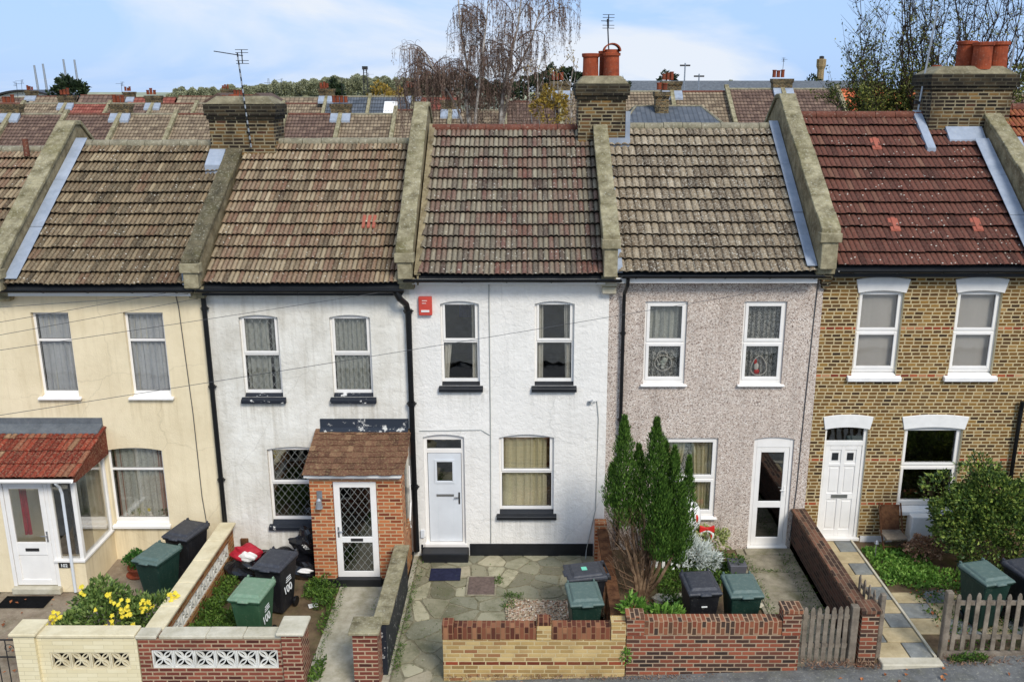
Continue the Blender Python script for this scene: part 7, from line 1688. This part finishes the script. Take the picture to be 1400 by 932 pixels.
for k, (u, y, z) in enumerate(((-12.6, 90, 11.4), (15.2, 75, 11.9), (16.6, 75, 10.9))):
    t = thing('street_lamp' if k == 0 else 'telegraph_pole', ['thin pale pole before the wooded hill', 'taller telegraph pole above the grey roof', 'shorter pole with a bent head above the grey roof'][k], 'pole', (u, y, -1)); mb = MB(); mb.tube([(0, 0, 0), (0, 0, z + 1)], .07, 6); mb.build('mast', M['metal'], t, world=False); mb = MB(); mb.box(-.5, .5, -.05, .05, z + .7, z + .85); mb.build('crossarm', M['dark_metal'], t, world=False)
# gabled roofs beyond the left chimney
for k, x in enumerate((-34.5, -30.2)):
    t = thing('gabled_house', '%s brown gabled house beyond the left chimney' % ('left' if k == 0 else 'right'), 'house', (x, 88, -1.6)); mb = MB(); mb.box(-2, 2, 0, 6, 0, 9.4); mb.build('wall', M['cap_cream'], t, world=False)
    mb = MB(); mb.prism([(-2.4, 9.3), (2.4, 9.3), (0, 10.7)], 'y', -.3, 6.3); mb.build('roof', M['far_tile_b'], t, world=False)
# far trees and hills
def far_crowns(name, label, pts, mat, l, n, kind='stuff', cat='woodland'):
    mb = MB()
    for (x, y, z, rx, rz) in pts: leaf_blob(mb, (x, y, z), (rx, rx * .7, rz), int(n * rx * rz / 12), l, l * .8, shell=.8)
    o = mb.build(name, mat); return tag(o, label, cat, kind=kind)
pts = []; rr = random.Random(8)
for k in range(60):
    x = -175 + 2.2 * k; f = (x + 175) / 130; h = 11.0 + 5.6 * math.sin(PI * min(1, max(0, (f - .15) * .92))) ** 1.1; pts.append((x * 1.0, 470 + rr.uniform(-20, 20), h - 5 + rr.uniform(-1, .7), rr.uniform(3.0, 7), rr.uniform(3.2, 5.4)))
far_crowns('wooded_hill', 'green and brown wooded hill on the horizon left of the birch', pts, M['leaf_wood'], 0.9, 900)
hm = MB()
for i in range(40):
    def hz(i_): x = -260 + 13 * i_; return (x, -1.6 + (9.5 if x < -180 else 9.8) + (4.0 * math.sin(PI * (x + 180) / 140) if -180 < x < -40 else 0) + 1.0 * math.sin(i_ * 1.3))
    (xa, za), (xb, zb) = hz(i), hz(i + 1); hm.face([(xa, 440, -1.5), (xb, 440, -1.5), (xb, 500, zb), (xa, 500, za)]); hm.face([(xa, 500, za), (xb, 500, zb), (xb, 900, zb - 1), (xa, 900, za - 1)])
tag(hm.build('hills', M['leaf_wood']), kind='structure')
pts = [(-19 + 1.9 * k + rr.uniform(-.5, .5), 128 + rr.uniform(-4, 4), 7.5 + 2.4 * math.sin(.5 + k * .33) ** 2 + (.8 if k > 5 else 0), rr.uniform(1.6, 2.6), rr.uniform(1.8, 2.6)) for k in range(18)]
far_crowns('pine_wood', 'dark pine wood behind the birch tree', pts, M['leaf_pine'], .5, 1500)
pts = [(30 + 9 * k + rr.uniform(-3, 3), 240, 8.2 + rr.uniform(-.6, .8), rr.uniform(3.5, 6), rr.uniform(2.0, 3.2)) for k in range(16)]
far_crowns('far_tree_line', 'thin line of distant trees on the right horizon', pts, M['leaf_wood'], .9, 500)
def round_tree(label, x, y, zb, z, rx, rz, mat, n, l, name='tree', group=None):
    t = thing(name, label, 'tree', (x, y, zb), group); mb = MB(); mb.tube([(0, 0, 0), (0, 0, z - zb)], [.3, .1], 6); mb.build('trunk', M['bark_dark'], t, world=False)
    mb = MB(); leaf_blob(mb, (0, 0, z - zb), (rx, rx * .8, rz), n, l, l * .7, shell=.4); mb.build('crown', mat, t, world=False)
round_tree('dark evergreen beside the four pale masts', -88, 165, -1.6, 8.8, 3.6, 3.2, M['leaf_pine'], 700, .9)
round_tree('narrow dark conifer right of the left chimney', -21.4, 88, -1.6, 8.4, 1.0, 2.2, M['leaf_pine'], 400, .5, name='conifer')
round_tree('yellow-green tree behind the left chimney pots row', -17.0, 95, -1.6, 8.2, 2.6, 2.0, M['leaf_yellow'], 350, .5)
round_tree('dark green bush beside the hooded chimney', 6.9, 60, -1.6, 9.0, 1.6, 1.6, M['leaf_pine'], 500, .45)
round_tree('small dark tree above the long grey roof', 21, 125, -1.6, 10.6, 1.6, 1.6, M['leaf_pine'], 300, .5)
round_tree('dark rounded tree above the right end of the long grey roof', 47.5, 140, -1.6, 9.6, 2.4, 2.2, M['leaf_pine'], 300, .6)
round_tree('leafy tree at the far right behind the orange-red roof', 18.5, 16, 0, 9.0, 2.2, 1.6, M['leaf_tree'], 1500, .16)
fb = thing('flats', 'distant brown brick flats beside the brick tower', 'building', (70, 190, -1.6)); mb = MB(); mb.box(-6, 8, 0, 8, 0, 13); mb.build('wall', M['far_tile_b'], fb, world=False)
wm = MB()
for i in range(5):
    for j in range(3): wm.box(-5 + i * 2.6, -3.8 + i * 2.6, -.1, -.01, 5.6 + j * 2.4, 7.0 + j * 2.4)
wm.build('window', M['upvc'], fb, world=False)
mb = MB()
for _ in range(14): pass
shrub('roof_moss', 'yellow moss patch on the orange-red roof at the right edge', 'moss', (10.75, .9, 7.25), [((0, 0, 0), (.3, .2, .12), 120)], M['flower_y'], .05, .04)

weeds('moss and tiny weeds in the joints of the crazy paving near the walls', [(-2.3, 1.4, -4.0, -.3, 1.0)], M['leaf_weed'], 420, .02, lw=(.035, .012), seed=12, z=-.15)
weeds('moss and grass growing along the foot of the garden walls', [(-2.35, -2.15, -4.2, -.2, .5), (-1.38, 1.4, -3.98, -3.88, .5), (1.7, 4.3, -3.95, -3.85, .4), (5.3, 5.49, -3.8, -.2, .4), (-3.65, -3.55, -4.2, -1.3, .3), (-2.95, -2.56, -3.95, -1.5, .15)], M['leaf_weed'], 900, .06, lw=(.05, .014), seed=13, z=-.14)
weeds('dry moss and grit at the foot of the front walls on the pavement', [(-1.4, 1.6, -4.34, -4.24, .6), (1.6, 4.5, -4.34, -4.22, .6), (5.4, 7.0, -4.5, -4.2, .3)], M['leaf_hydra'], 700, .03, lw=(.035, .015), seed=14, z=-.08)
for k, (x, y, z) in enumerate(((-37.6, 52.3, 8.6), (-29.9, 52.3, 8.6), (-13.7, 52.3, 8.9), (18.6, 52.3, 10.3), (-48, 72.5, 9.0), (-23.4, 72.5, 9.1), (-15.1, 72.5, 9.6))):
    yagi('small television aerial on a distant chimney, %s of seven from the list of nearer to farther roofs' % ORD[k] if False else ['small aerial on the leftmost nearer back chimney', 'small aerial on the second nearer back chimney from the left', 'small aerial on the back chimney with four pots', 'small aerial on the back chimney beside the orange roof', 'small aerial above the red roofs at far left', 'small aerial above the second back row behind the left chimney', 'small aerial above the grey slate roof'][k], x, y, z, z + 1.25, .05, .5, R((20, 160, 100, 60, 200, 140, 30)[k]), M['dark_metal'], n=5, s=.22)
